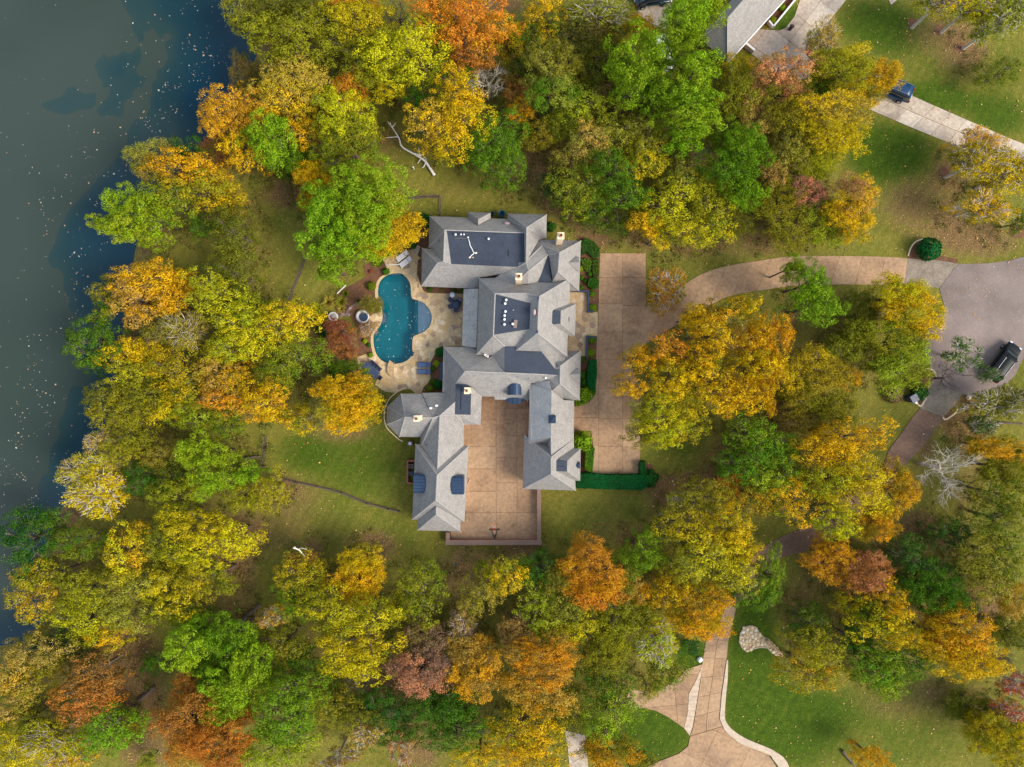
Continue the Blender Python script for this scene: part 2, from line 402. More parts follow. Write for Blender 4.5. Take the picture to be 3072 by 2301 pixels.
A('a10', 300, 860, 120, 100, 'O', 'gold', 'olive', 'gold-olive tree behind the bright pine, above bare brown ground')
A('a10', 90, 890, 150, 160, 'P', 'lime', 'green', 'bright green pine at the top of the west lawn', 9.4)
A('a10', 250, 1030, 110, 90, 'P', 'green', 'leaf', 'darker green pine below the bright one, its grey trunk showing')
A('a10', 380, 1140, 120, 110, 'M', 'gold', 'yellow', 'small golden tree beside the biggest bright pine')
A('a10', 320, 1300, 50, 70, 'M', 'gold', 'amber', 'slim golden tree on the lawn edge of the biggest bright pine', 3.6)
A('a10', 740, 1230, 210, 170, 'P', 'lime', 'ygreen', 'biggest bright green pine, the crown nearest the fallen trunk', 11.5)
A('a10', 500, 1430, 200, 190, 'P', 'lime', 'green', 'bright pine crown on the west lawn side of the biggest pine', 10.1)
A('a10', 690, 1450, 160, 170, 'P', 'lime', 'ygreen', 'bright pine crown between the west lawn and the golden poolside tree', 10.1)
A('a11', 480, 60, 120, 90, 'P', 'lime', 'green', 'lowest bright pine crown, at the edge of the pool garden', 7.9)
A('a10', 860, 1480, 170, 130, 'M', 'gold', 'amber', 'golden tree beside the shingled house, above the pool spillway')
A('a10', 800, 1590, 120, 80, 'M', 'amber', 'gold', 'amber lower part of the poolside trees, above the pale loungers', 5)
A('a10', 1320, 130, 240, 150, 'O', 'orange', 'amber', 'large deep orange tree at the top of the picture', 10.8)
A('a10', 1370, 300, 180, 100, 'O', 'orange', 'rust', 'rust-orange crown just below the large deep orange tree', 8.6)
A('a10', 1500, 490, 140, 130, 'B', 'khaki', 'khaki', 'bleached bare tree below the large deep orange tree')
A('a10', 910, 60, 120, 90, 'B', 'brown', 'brown', 'grey bare tree cut by the top edge near the orange tree')
A('a10', 1080, 640, 100, 100, 'O', 'leaf', 'dgreen', 'dark green tree peeping out behind the round golden oak', 5.8)
A('a10', 1290, 480, 100, 80, 'O', 'leaf', 'dolive', 'dark green tree between the bleached bare tree and the yellow oak', 5.8)
A('a10', 1320, 610, 150, 110, 'O', 'gold', 'yellow', 'golden oak crown below the bleached bare tree', 9.4)
A('a10', 1130, 800, 150, 120, 'O', 'gold', 'tan', 'round golden oak overhanging the fallen white trunk', 9.4)
A('a10', 1330, 830, 160, 150, 'O', 'gold', 'yellow', 'golden oak next to the round green tree north of the house', 9.4)
A('a10', 1530, 930, 180, 160, 'O', 'green', 'leaf', 'round mid-green tree on the north lawn', 7.9)
A('a20', -20, 1080, 130, 110, 'O', 'green', 'leaf', 'lower crown of the mid-green trees on the north lawn', 7.2)
A('a10', 1630, 230, 90, 110, 'O', 'olive', 'gold', 'small gold-olive tree beside the large deep orange one')
# upper wood, middle part
A('a20', 220, 100, 130, 110, 'O', 'gold', 'olive', 'gold-tipped tree near the top edge, east of the deep orange one')
A('a20', 220, 230, 140, 110, 'O', 'leaf', 'olive', 'dark green foot of the gold-tipped tree near the top edge', 5.8)
A('a20', 30, 220, 70, 80, 'M', 'gold', 'amber', 'small golden tree touching the deep orange crown')
A('a20', 270, 420, 140, 130, 'M', 'khaki', 'olive', 'pale khaki-green tree in the middle of the upper wood', 9.4)
A('a20', 250, 570, 140, 120, 'M', 'khaki', 'green', 'pale khaki crown below the khaki-green tree of the upper wood', 8.6)
A('a20', 100, 420, 110, 110, 'O', 'dolive', 'leaf', 'dark olive tree in the shade beside the pale khaki tree', 5.8)
A('a20', 60, 610, 110, 110, 'M', 'rust', 'brown', 'rusty low tree below the bleached bare tree', 5)
A('a20', 50, 720, 90, 60, 'M', 'amber', 'dull', 'small amber tree above the round mid-green tree', 5)
A('a20', 570, 70, 200, 110, 'S', 'khaki', 'dull', 'thin khaki tree with pale branches beside the dark teal car')
A('a20', 480, 230, 170, 130, 'M', 'dolive', 'brown', 'brown-olive tree below the thin khaki one', 6.5)
A('a20', 690, 210, 80, 90, 'M', 'gold', 'dull', 'slim golden tree touching the tall bright pines')
A('a20', 830, 160, 90, 60, 'M', 'gold', 'amber', 'small golden tree below the dark teal car')
A('a20', 560, 420, 150, 140, 'M', 'dolive', 'dull', 'dull olive tree on the shaded side of the tall bright pines', 6.5)
A('a20', 560, 590, 130, 110, 'M', 'brown', 'dolive', 'brown tree between the khaki crown and the tall bright pines', 5.8)
A('a20', 800, 330, 150, 140, 'P', 'lime', 'green', 'tall bright pine nearest the far driveway', 12.2)
A('a20', 800, 530, 150, 140, 'P', 'lime', 'green', 'tall bright pine on the house side of the white car', 11.5)
A('a20', 980, 560, 120, 120, 'P', 'lime', 'leaf', 'bright pine crown just below the white car', 10.8)
A('a20', 1120, 100, 150, 120, 'P', 'lime', 'ygreen', 'tall bright pine overlapping the neighbour roof', 12.2)
A('a20', 1290, 20, 110, 70, 'P', 'ygreen', 'lime', 'yellow-green pine crown cut by the top edge above the neighbour roof', 10.8)
A('a20', 1120, 290, 130, 110, 'P', 'lime', 'green', 'bright pine crown between the white car and the neighbour roof', 11.5)
A('a20', 1180, 460, 150, 130, 'P', 'lime', 'ygreen', 'bright pine crown nearest the corner of the neighbour roof', 11.5)
A('a20', 1190, 620, 150, 110, 'P', 'lime', 'green', 'bright pine in the middle of the chain of tall pines', 10.8)
A('a20', 1170, 770, 180, 100, 'P', 'lime', 'ygreen', 'bright pine near the lower end of the chain of tall pines', 10.8)
A('a20', 1120, 880, 110, 80, 'P', 'lime', 'green', 'lowest crown of the chain of tall bright pines', 9.4)
A('a20', 470, 700, 150, 110, 'O', 'ygreen', 'olive', 'yellow-green tree below the pale khaki crowns')
A('a20', 330, 790, 130, 100, 'M', 'dolive', 'olive', 'dark olive tree above the bare brown ground north of the house', 5.8)
A('a20', 200, 880, 110, 90, 'M', 'dull', 'olive', 'dull small tree touching the round mid-green tree', 5)
A('a20', 830, 720, 90, 80, 'M', 'brown', 'dull', 'brown dome of a small tree framed by the bright pines', 5.8)
A('a20', 500, 930, 140, 120, 'O', 'tan', 'khaki', 'tan-khaki oak on the near side of the yellow-green tree')
A('a20', 670, 860, 130, 100, 'O', 'khaki', 'olive', 'khaki oak above the emerald green tree')
A('a20', 860, 880, 120, 120, 'O', 'khaki', 'yellow', 'pale yellow-khaki oak below the brown dome')
A('a20', 850, 1050, 130, 130, 'O', 'yellow', 'olive', 'yellow-olive oak beside the emerald green tree')
A('a20', 650, 1090, 130, 120, 'O', 'green', 'leaf', 'emerald green tree in the wood north-east of the house', 8.6)
A('a20', 710, 1260, 150, 110, 'O', 'green', 'leaf', 'lower emerald green crown, by the yellow-spotted olive tree', 7.9)
A('a20', 420, 1210, 140, 130, 'O', 'olive', 'green', 'olive tree between the emerald green trees and the house', 7.2)
A('a20', 470, 1340, 120, 80, 'O', 'olive', 'leaf', 'low olive tree closest to the north-east chimney', 5.8)
A('a20', 270, 1200, 90, 80, 'O', 'dgreen', 'dgreen', 'dark green shrub-like tree at the edge of the brown leaf ground', 4.3)
A('a20', 380, 1010, 100, 90, 'O', 'tan', 'olive', 'small tan oak at the upper corner of the brown leaf ground', 5.8)
A('a20', 600, 1440, 130, 80, 'O', 'dolive', 'leaf', 'dark olive low tree beside the small gold tree', 4.3)
A('a20', 1110, 1150, 150, 110, 'O', 'olive', 'khaki', 'olive-khaki oak above the wide yellow-olive oak')
A('a20', 1060, 1310, 170, 130, 'O', 'yellow', 'olive', 'yellow-olive oak, its pale trunk showing, near the small gold tree')
A('a20', 1290, 1310, 150, 140, 'O', 'olive', 'yellow', 'wide yellow-olive oak below the mid-green pines by the neighbour')
A('a20', 1200, 1480, 170, 110, 'O', 'yellow', 'olive', 'lowest yellow-olive oak, reaching toward the parking strip')
A('a20', 870, 1420, 100, 80, 'O', 'gold', 'amber', 'small gold tree above the parking strip, the upper of two')
A('a20', 930, 1530, 85, 75, 'O', 'gold', 'yellow', 'small gold tree above the parking strip, the lower of two')
A('a20', 1400, 890, 110, 100, 'P', 'green', 'lime', 'mid-green pine below the chain of tall pines')
A('a20', 1540, 950, 120, 120, 'P', 'green', 'lime', 'mid-green pine beside the pink-tipped tree', 9.4)
A('a20', 1420, 1100, 150, 130, 'P', 'green', 'leaf', 'mid-green pine at the heart of the east wood', 9.4)
A('a20', 1500, 1250, 130, 110, 'P', 'green', 'lime', 'lowest mid-green pine, its grey trunk showing', 8.6)
A('a20', 1230, 950, 80, 70, 'B', 'khaki', 'khaki', 'small grey bare tree between the green pines')
A('a20', 1590, 800, 110, 90, 'M', 'tan', 'khaki', 'tan tree behind the mid-green pines')
A('a20', 1440, 600, 120, 140, 'M', 'olive', 'dull', 'olive tree below the corner of the neighbour roof', 6.5)
A('a20', 1470, 430, 100, 80, 'M', 'gold', 'olive', 'gold-olive tree at the corner of the neighbour roof', 5)
A('a20', 1560, 660, 100, 90, 'M', 'tan', 'pink', 'pale pink-tan tree below the neighbour house', 5.8)
A('a20', 1380, 1440, 140, 100, 'M', 'dolive', 'olive', 'dull olive tree on the lawn edge above the curved driveway', 5)
# upper right
A('a30', 100, 450, 150, 110, 'O', 'pink', 'tan', 'pink-red tree beside the neighbour driveway', 7.9)
A('a30', 70, 590, 140, 100, 'M', 'pink', 'olive', 'pink and olive tree below the pink-red one', 6.5)
A('a30', 370, 240, 110, 110, 'S', 'tan', 'olive', 'khaki tree in the island of the neighbour driveway', 5)
A('a30', 470, 430, 180, 120, 'M', 'olive', 'gold', 'olive-gold tree above the navy SUV', 7.9)
A('a30', 560, 380, 110, 90, 'O', 'gold', 'olive', 'small gold crown beyond the olive-gold tree')
A('a30', 770, 470, 100, 90, 'M', 'amber', 'gold', 'amber tree tip hanging over the nose of the navy SUV')
A('a30', 640, 580, 130, 80, 'M', 'gold', 'olive', 'gold tree covering the upper end of the slab driveway')
A('a30', 330, 560, 100, 80, 'M', 'leaf', 'olive', 'dark olive tree in the shadow between the gold crowns', 5)
A('a30', 400, 720, 200, 110, 'M', 'gold', 'tan', 'golden tree just below the end of the slab driveway', 8.6)
A('a30', 430, 890, 170, 110, 'M', 'yellow', 'gold', 'yellow tree bordering the lush lawn by the slab driveway', 8.6)
A('a30', 180, 760, 170, 130, 'M', 'dull', 'olive', 'dull olive-gold tree behind the golden one', 7.2)
A('a30', 140, 960, 110, 110, 'O', 'khaki', 'olive', 'khaki tree with small clumps behind the yellow one', 7.2)
A('a30', 310, 1040, 140, 90, 'M', 'olive', 'yellow', 'yellow-olive tree below the yellow one by the lush lawn', 6.5)
A('a30', 40, 1130, 70, 90, 'O', 'tan', 'pink', 'slim pink-orange tree beside the mid-green pines')
A('a30', 260, 1230, 110, 90, 'M', 'pink', 'plum', 'dusky pink tree between the lawn tree and the pink-orange one')
A('a30', 100, 1270, 120, 110, 'M', 'dull', 'olive', 'dull brown-olive tree beside the dusky pink tree', 5.8)
A('a30', 570, 1260, 130, 110, 'M', 'gold', 'pink', 'gold and pink tree standing into the east lawn', 7.9)
A('a30', 520, 1410, 150, 110, 'M', 'gold', 'olive', 'gold-olive tree at the lower tip of the east lawn group', 7.2)
A('a30', 370, 1430, 130, 130, 'M', 'ygreen', 'olive', 'yellow-green tree next to the gold-olive lawn tree', 5.8)
A('a30', 130, 1450, 190, 120, 'M', 'olive', 'dull', 'tan-olive tree above the middle of the curved driveway', 5.8)
A('a30', 1180, -40, 170, 110, 'S', 'gold', 'ygreen', 'gold-green lawn tree with the mulch ring nearest the neighbour', 9)
A('a30', 1390, -10, 150, 110, 'S', 'ygreen', 'gold', 'thin yellow-green lawn tree, its grey trunk rising from the middle mulch ring', 9)
A('a30', 1540, 110, 160, 130, 'S', 'khaki', 'ygreen', 'thin pale khaki lawn tree with the longest leaning grey trunk', 9)
A('a30', 1490, 480, 120, 90, 'O', 'dolive', 'olive', 'dark olive round tree on the upper lawn', 3.6)
A('a30', 1360, 900, 130, 90, 'S', 'amber', 'tan', 'thin amber tree overhanging the slab driveway', 5.8)
A('a30', 1375, 1040, 150, 120, 'S', 'gold', 'dull', 'thin golden tree on the lawn below the slab driveway', 8)
A('a30', 1560, 1130, 140, 140, 'S', 'gold', 'olive', 'thin golden tree cut by the picture edge beside the slab driveway', 7.2)
A('a30', 1400, 1330, 150, 110, 'S', 'gold', 'dull', 'thin golden crown nearest the leaf-strewn lawn', 6.5)
A('a30', 1640, 1430, 60, 60, 'O', 'dolive', 'olive', 'small olive tree over the dark mulch ring at the picture edge', 4.3)
# west wood
A('a01', 970, 160, 200, 110, 'O', 'gold', 'amber', 'golden oak at the lake edge below the leaning pines')
A('a01', 900, 290, 170, 120, 'O', 'tan', 'amber', 'tan-orange oak with pale branches at the lake edge')
A('a01', 1100, 220, 130, 120, 'O', 'amber', 'gold', 'amber oak between the lake edge oaks and the yellow-green maple')
A('a01', 690, 220, 90, 80, 'O', 'olive', 'dolive', 'small olive tree at the lake edge beside the tan-orange oak', 5.8)
A('a01', 690, 340, 100, 80, 'O', 'olive', 'leaf', 'small olive-green tree above the dark green lake tree', 5.8)
A('a01', 1390, 240, 180, 130, 'O', 'ygreen', 'yellow', 'bright yellow-green maple below the west lawn corner', 8.6)
A('a01', 1530, 120, 150, 130, 'O', 'dolive', 'olive', 'dark olive oak at the lawn edge beside the yellow-green maple', 6.5)
A('a01', 1540, 300, 120, 110, 'O', 'olive', 'dolive', 'olive oak inland of the yellow-green maple', 6.5)
A('a01', 590, 560, 130, 150, 'O', 'leaf', 'green', 'dark green tree standing out over the lake', 7.2)
A('a01', 640, 690, 110, 70, 'O', 'dgreen', 'leaf', 'low dark green bough mass touching the water', 4.3)
A('a01', 1190, 470, 140, 110, 'S', 'khaki', 'tan', 'pale tan thin tree in the middle of the lake wood')
A('a01', 1020, 480, 110, 80, 'M', 'olive', 'plum', 'dusky olive tree beside the pale tan thin tree', 6.5)
A('a01', 820, 620, 120, 90, 'O', 'gold', 'yellow', 'golden tree between the dark green lake tree and the wood')
A('a01', 960, 640, 110, 90, 'O', 'gold', 'olive', 'gold-olive tree just inland of the dark green lake tree')
A('a01', 890, 760, 150, 90, 'O', 'yellow', 'olive', 'yellow-olive oak above the lake bay')
A('a01', 1130, 740, 170, 130, 'O', 'olive', 'gold', 'olive-gold oak in the middle of the lake wood')
A('a01', 1510, 400, 150, 110, 'O', 'yellow', 'ygreen', 'yellow oak on the inland side of the lake wood', 8.6)
A('a01', 1540, 560, 150, 110, 'O', 'yellow', 'ygreen', 'yellow oak below the inland yellow one of the lake wood', 8.6)
A('a01', 1450, 620, 110, 90, 'O', 'yellow', 'olive', 'yellow-olive oak touching the orange-tan one')
A('a01', 1400, 760, 130, 90, 'O', 'tan', 'amber', 'tan-orange oak with a pale fork in the lake wood')
A('a01', 1550, 800, 120, 90, 'O', 'amber', 'gold', 'amber oak next to the tan-orange oak with a pale fork')
A('a01', 1450, 930, 160, 90, 'O', 'amber', 'tan', 'amber-tan oak on the lower edge of the lake wood')
A('a01', 1590, 960, 110, 90, 'O', 'gold', 'amber', 'golden oak at the corner of the lower west lawn')
A('a11', 60, 930, 140, 110, 'O', 'gold', 'amber', 'golden oak hanging over the top of the lower west lawn', 7.9)
A('a11', 180, 420, 170, 120, 'O', 'gold', 'yellow', 'golden oak crown nearest the red maple')
A('a11', 70, 560, 150, 130, 'O', 'yellow', 'tan', 'yellow-tan oak inland, two crowns from the red maple')
A('a11', 30, 400, 110, 110, 'O', 'ygreen', 'yellow', 'yellow-green oak beside the golden crown nearest the red maple')
A('a11', 250, 660, 170, 130, 'O', 'olive', 'green', 'dark olive-green oak between the golden crowns and the patio')
A('a11', 130, 760, 140, 110, 'O', 'olive', 'dolive', 'dark olive oak below the yellow-tan one')
A('a11', 260, 1060, 120, 80, 'O', 'gold', 'olive', 'gold-olive oak on the edge of the lower west lawn', 6.5)
A('a11', 580, 880, 150, 110, 'M', 'gold', 'amber', 'golden tree beside the flagstone patio, crown nearest the dining table', 7.2)
A('a11', 580, 1020, 180, 110, 'M', 'gold', 'yellow', 'golden tree over the lower west lawn, opposite the octagon wing', 7.9)
A('a11', 700, 900, 110, 90, 'M', 'olive', 'gold', 'olive-gold tree closest to the octagon wing', 6.5)
A('a11', 620, 740, 120, 70, 'M', 'leaf', 'olive', 'leaf-green tree along the patio edge below the red maple', 5)
A('a01', 700, 910, 120, 100, 'O', 'olive', 'dolive', 'dark olive tree on the lake bay')
A('a01', 750, 1020, 140, 110, 'O', 'olive', 'yellow', 'yellow-olive tree lowest on the lake bay')
A('a01', 930, 890, 130, 90, 'O', 'olive', 'dull', 'dull olive oak above the small round gold tree')
A('a01', 1060, 1000, 110, 95, 'O', 'gold', 'yellow', 'small round gold tree in the lake wood')
A('a01', 1210, 900, 120, 90, 'O', 'olive', 'yellow', 'olive oak between the small round gold tree and the amber oaks')
A('a01', 1260, 1040, 140, 100, 'O', 'ygreen', 'olive', 'yellow-green oak above the bright lime pine')
A('a01', 1440, 1070, 140, 90, 'O', 'olive', 'green', 'olive-green oak beside the bare ground above the lime pine')
A('a01', 870, 1130, 150, 100, 'O', 'olive', 'dull', 'tan-olive oak above the sparse yellow lake tree')
A('a01', 820, 1260, 140, 90, 'O', 'olive', 'yellow', 'olive oak touching the sparse yellow lake tree')
A('a01', 1040, 1290, 120, 90, 'O', 'dull', 'tan', 'brownish oak beside the bright lime pine', 6.5)
A('a01', 1310, 1300, 140, 110, 'P', 'lime', 'ygreen', 'bright lime pine on the lower west lawn, upper crown', 10.1)
A('a01', 1390, 1430, 150, 110, 'P', 'lime', 'ygreen', 'bright lime pine on the lower west lawn, lower crown', 10.1)
A('a01', 1570, 1410, 70, 65, 'P', 'lime', 'green', 'small lime pine tuft nearest the iron fence', 7.9)
A('a01', 590, 1390, 160, 110, 'S', 'yellow', 'tan', 'sparse yellow tree with pale branches at the lake, upper crown')
A('a01', 610, 1540, 190, 130, 'S', 'yellow', 'gold', 'sparse yellow tree with pale branches at the lake, lower crown')
A('a01', 600, 1210, 80, 70, 'S', 'tan', 'khaki', 'small tan twiggy tree at the lake above the sparse yellow one', 6.5)
A('a01', 900, 1450, 100, 110, 'O', 'leaf', 'dgreen', 'dark green tree beside the sparse yellow lake tree', 6.5)
A('a01', 1090, 1440, 110, 100, 'O', 'dolive', 'leaf', 'dark olive tree touching the bright lime pine')
A('a01', 1130, 1580, 160, 100, 'O', 'olive', 'yellow', 'olive oak below the bright lime pine')
A('a01', 1560, 1560, 100, 90, 'O', 'olive', 'yellow', 'olive oak at the end of the iron fence')
A('a11', 80, 1530, 90, 120, 'O', 'olive', 'yellow', 'olive-gold oak on the lower west lawn by the iron fence', 6.5)
# lower left
A('a02', 160, 190, 140, 160, 'O', 'dgreen', 'leaf', 'large dark green tree at the lake, lowest on the shore')
A('a02', 300, 60, 100, 80, 'O', 'leaf', 'green', 'dark green tree behind the lowest shore tree')
A('a02', 500, 200, 160, 110, 'O', 'leaf', 'olive', 'dark green tree under the sparse yellow lake tree', 6.5)
A('a02', 1260, 110, 170, 110, 'O', 'yellow', 'gold', 'big yellow oak below the bright lime pine, upper crown', 9.4)
A('a02', 1450, 190, 150, 130, 'O', 'yellow', 'gold', 'big yellow oak nearest the lawn south-west of the garage', 9.4)
A('a02', 1230, 280, 170, 100, 'O', 'yellow', 'olive', 'big yellow oak below the bright lime pine, lower crown', 8.6)
A('a02', 1030, 200, 110, 120, 'O', 'olive', 'dolive', 'olive oak between the big yellow oaks and the gold-flecked oak', 7.2)
A('a02', 820, 260, 140, 150, 'O', 'yellow', 'amber', 'gold-flecked oak behind the lowest dark shore tree')
A('a02', 210, 520, 140, 150, 'O', 'olive', 'gold', 'olive-gold oak over the last bit of open water')
A('a02', 330, 420, 140, 90, 'O', 'olive', 'dolive', 'dull olive oak below the lowest dark shore tree', 6.5)
A('a02', 540, 520, 150, 110, 'O', 'olive', 'yellow', 'olive oak inland of the olive-gold waterside oak')
A('a02', 530, 700, 190, 110, 'O', 'yellow', 'olive', 'yellow-olive oak above the teal undergrowth')
A('a02', 680, 820, 120, 70, 'O', 'gold', 'yellow', 'golden bough mass lowest of the yellow-olive oaks', 6.5)
A('a02', 880, 470, 170, 110, 'O', 'khaki', 'yellow', 'pale yellow-khaki oak with fine branches')
A('a02', 880, 650, 170, 120, 'O', 'khaki', 'olive', 'khaki oak below the pale yellow-khaki one')
A('a02', 1080, 520, 150, 120, 'O', 'yellow', 'olive', 'yellow-olive oak on the lower edge of the west wood')
A('a02', 1260, 480, 130, 110, 'O', 'olive', 'gold', 'olive oak with an amber fleck, nearest the brown ground')
A('a02', 1420, 420, 100, 90, 'O', 'olive', 'dolive', 'dark olive oak nearest the brown slope')
A('a02', 1150, 640, 120, 90, 'O', 'olive', 'dolive', 'dull olive oak above the lime pine pair', 6.5)
A('a02', 1250, 740, 130, 90, 'P', 'lime', 'green', 'uppermost crown of the lower lime pines')
A('a02', 1200, 900, 150, 130, 'P', 'lime', 'ygreen', 'lime pine crown beside the small green bush', 9.4)
A('a02', 1490, 830, 120, 120, 'P', 'green', 'lime', 'mid-green pine crown near the twiggy tan tree', 8.6)
A('a02', 1380, 1010, 130, 90, 'P', 'green', 'leaf', 'shaded pine crown in the middle of the lower lime pines', 7.2)
A('a02', 1470, 1160, 150, 110, 'P', 'lime', 'ygreen', 'lime pine crown above the big rust-orange tree, upper', 9.4)
A('a02', 1440, 1290, 140, 90, 'P', 'lime', 'green', 'lime pine crown above the big rust-orange tree, lower', 8.6)
A('a12', -20, 1020, 110, 170, 'P', 'lime', 'green', 'lime pine crown on the house side of the lower pines', 8.6)
A('a02', 600, 1060, 180, 120, 'O', 'rust', 'brown', 'russet-brown tree below the teal undergrowth, upper crown', 7.9)
A('a02', 540, 1210, 190, 110, 'O', 'rust', 'orange', 'russet-brown tree below the teal undergrowth, lower crown', 7.9)
A('a02', 250, 910, 150, 110, 'O', 'tan', 'dull', 'tan-orange oak under the last water, upper of two')
A('a02', 90, 1080, 140, 130, 'O', 'tan', 'amber', 'tan-orange oak at the picture edge')
A('a02', 200, 1090, 120, 130, 'O', 'dull', 'olive', 'dull olive oak between the tan-orange and the russet trees', 6.5)
A('a02', 60, 1260, 140, 90, 'O', 'tan', 'olive', 'tan-olive oak at the picture edge below the tan-orange one')
A('a02', 130, 1390, 150, 90, 'O', 'olive', 'dull', 'olive oak at the picture edge, third from the corner', 6.5)
A('a02', 330, 1480, 180, 110, 'S', 'yellow', 'olive', 'sparse yellow tree with pale limbs in the corner wood')
A('a02', 110, 1540, 140, 120, 'O', 'yellow', 'olive', 'yellow-olive oak in the corner of the picture')
A('a02', 450, 1600, 150, 90, 'S', 'gold', 'olive', 'sparse gold tree cut by the bottom edge near the corner')
A('a02', 680, 1430, 170, 140, 'O', 'green', 'lime', 'bright green oak in the corner wood', 7.9)
A('a02', 830, 1380, 110, 90, 'M', 'dull', 'dolive', 'dull olive bush beside the dark log', 3.6)
A('a02', 1190, 1150, 90, 110, 'M', 'rust', 'orange', 'narrow rust tree above the big rust-orange one', 6.5)
A('a02', 1200, 1370, 170, 150, 'M', 'rust', 'orange', 'big rust-orange tree in the lower wood, inner crown', 9.4)
A('a02', 1400, 1500, 190, 140, 'M', 'orange', 'rust', 'big rust-orange tree in the lower wood, outer crown', 9.4)
A('a02', 1190, 1560, 120, 90, 'M', 'orange', 'tan', 'orange crown at the bottom edge below the big rust-orange tree')
A('a02', 1010, 980, 75, 75, 'O', 'leaf', 'green', 'small green bush on the brown leaf ground', 3)
A('a02', 330, 870, 130, 90, 'O', 'dgreen', 'leaf', 'dark teal-green undergrowth tree at the end of the lake', 4.3)
A('a02', 600, 880, 150, 60, 'O', 'dgreen', 'dgreen', 'dark undergrowth strip in the shade of the yellow-olive oaks', 3.6)
A('a02', 960, 1620, 70, 50, 'O', 'olive', 'green', 'small olive bush at the bottom edge', 3)
# lower middle
A('a12', 290, 430, 150, 120, 'O', 'olive', 'gold', 'olive-gold oak on the lower edge of the back lawn')
A('a12', 270, 310, 80, 50, 'M', 'rust', 'tan', 'rusty crown tip beside the bleached twig', 5.8)
A('a12', 690, 310, 130, 110, 'M', 'gold', 'dull', 'gold tree reaching up into the back lawn, upper crown')
A('a12', 660, 460, 150, 110, 'M', 'amber', 'gold', 'amber tree below the gold one on the back lawn')
A('a12', 1060, 510, 150, 130, 'O', 'olive', 'green', 'olive-green oak below the garage gable', 7.9)
A('a12', 240, 580, 120, 100, 'O', 'green', 'olive', 'green oak behind the olive-gold one on the back lawn edge', 6.5)
A('a12', 490, 640, 170, 120, 'O', 'yellow', 'olive', 'yellow oak in the lower wood, upper crown', 9.4)
A('a12', 730, 680, 170, 120, 'O', 'yellow', 'olive', 'yellow-olive oak in the lower wood, beside the olive-green one', 9.4)
A('a12', 890, 640, 110, 100, 'O', 'olive', 'yellow', 'olive oak joining the yellow-olive and the olive-green oaks')
A('a12', 640, 850, 190, 110, 'O', 'yellow', 'olive', 'yellow-olive oak in the lower wood, middle crown', 8.6)
A('a12', 640, 1000, 190, 100, 'O', 'yellow', 'gold', 'yellow-gold oak above the grey bare tree', 8.6)
A('a12', 110, 690, 110, 80, 'S', 'tan', 'amber', 'tan twiggy tree beside the lower lime pines')
A('a12', 200, 850, 130, 120, 'O', 'dull', 'dolive', 'dull brown-olive tree between the lime pines and the yellow oaks', 6.5)
A('a12', 300, 990, 110, 90, 'O', 'leaf', 'dolive', 'shaded green tree above the lime-green oak', 5.8)
A('a12', 250, 1160, 170, 120, 'O', 'green', 'lime', 'lime-green oak in the lower wood, upper crown', 8.6)
A('a12', 180, 1330, 190, 130, 'O', 'green', 'lime', 'lime-green oak in the lower wood, lower crown', 8.6)
A('a12', 120, 1540, 180, 110, 'O', 'ygreen', 'olive', 'yellow-green oak at the bottom edge below the lime-green one')
A('a12', 480, 1270, 140, 110, 'O', 'dull', 'olive', 'dull olive oak beside the lime-green one', 6.5)
A('a12', 650, 1330, 130, 90, 'O', 'olive', 'dolive', 'olive oak below the grey bare tree', 6.5)
A('a12', 660, 1120, 110, 90, 'B', 'plum', 'plum', 'grey-pink bare tree below the yellow-gold oak')
A('a12', 1080, 850, 130, 110, 'M', 'plum', 'dull', 'dusky plum tree in the lower wood, upper crown', 7.2)
A('a12', 1070, 1060, 150, 130, 'M', 'pink', 'plum', 'dusky pink tree above the dark green oaks', 8.6)
A('a12', 1120, 950, 130, 80, 'S', 'plum', 'khaki', 'twiggy plum-grey tree between the two dusky ones')
A('a12', 1410, 890, 150, 110, 'M', 'tan', 'amber', 'tan-orange tree beside the dusky plum ones, upper crown')
A('a12', 1420, 1060, 150, 130, 'M', 'amber', 'tan', 'tan-orange tree above the dark green oaks, lower crown', 8.6)
A('a12', 830, 1280, 150, 130, 'O', 'dgreen', 'leaf', 'very dark green oak beside the dull olive ones', 5.8)
A('a12', 1240, 1250, 180, 140, 'O', 'leaf', 'dgreen', 'dark green oak below the dusky pink tree', 7.2)
A('a12', 1290, 1420, 190, 120, 'O', 'leaf', 'green', 'deep green oak above the gold tree at the bottom edge', 7.2)
A('a12', 870, 1440, 130, 90, 'O', 'leaf', 'dolive', 'deep green shaded oak beside the bleached twiggy tan tree', 5)
A('a12', 690, 1440, 120, 90, 'S', 'tan', 'rust', 'bleached twiggy tan tree near the bottom edge, upper')
A('a12', 520, 1610, 150, 60, 'S', 'tan', 'rust', 'twiggy tan tree cut by the bottom edge')
A('a12', 930, 1550, 90, 90, 'S', 'rust', 'tan', 'small rusty twiggy tree at the bottom edge')
A('a12', 1440, 1590, 140, 80, 'O', 'gold', 'yellow', 'gold oak at the bottom edge, second from the side path')
A('a12', 1450, 540, 110, 140, 'O', 'olive', 'tan', 'tan-olive oak on the bare ground below the courtyard')
A('a12', 1490, 400, 80, 70, 'O', 'olive', 'dolive', 'small dull oak nearest the courtyard wall', 5)
A('a12', 1330, 740, 100, 100, 'S', 'tan', 'plum', 'thin tan tree above the tan-orange ones', 5.8)
A('a22', -30, 430, 110, 120, 'O', 'gold', 'ygreen', 'gold-green oak below the courtyard wall', 7.9)
A('a22', 170, 370, 110, 110, 'O', 'leaf', 'dgreen', 'dark green oak touching the round orange tree', 6.5)
A('a22', 270, 450, 75, 90, 'M', 'khaki', 'olive', 'slim khaki tree beside the round orange tree', 7.2)
A('a22', 520, 360, 160, 130, 'M', 'orange', 'amber', 'round orange tree below the courtyard, upper crown', 8.6)
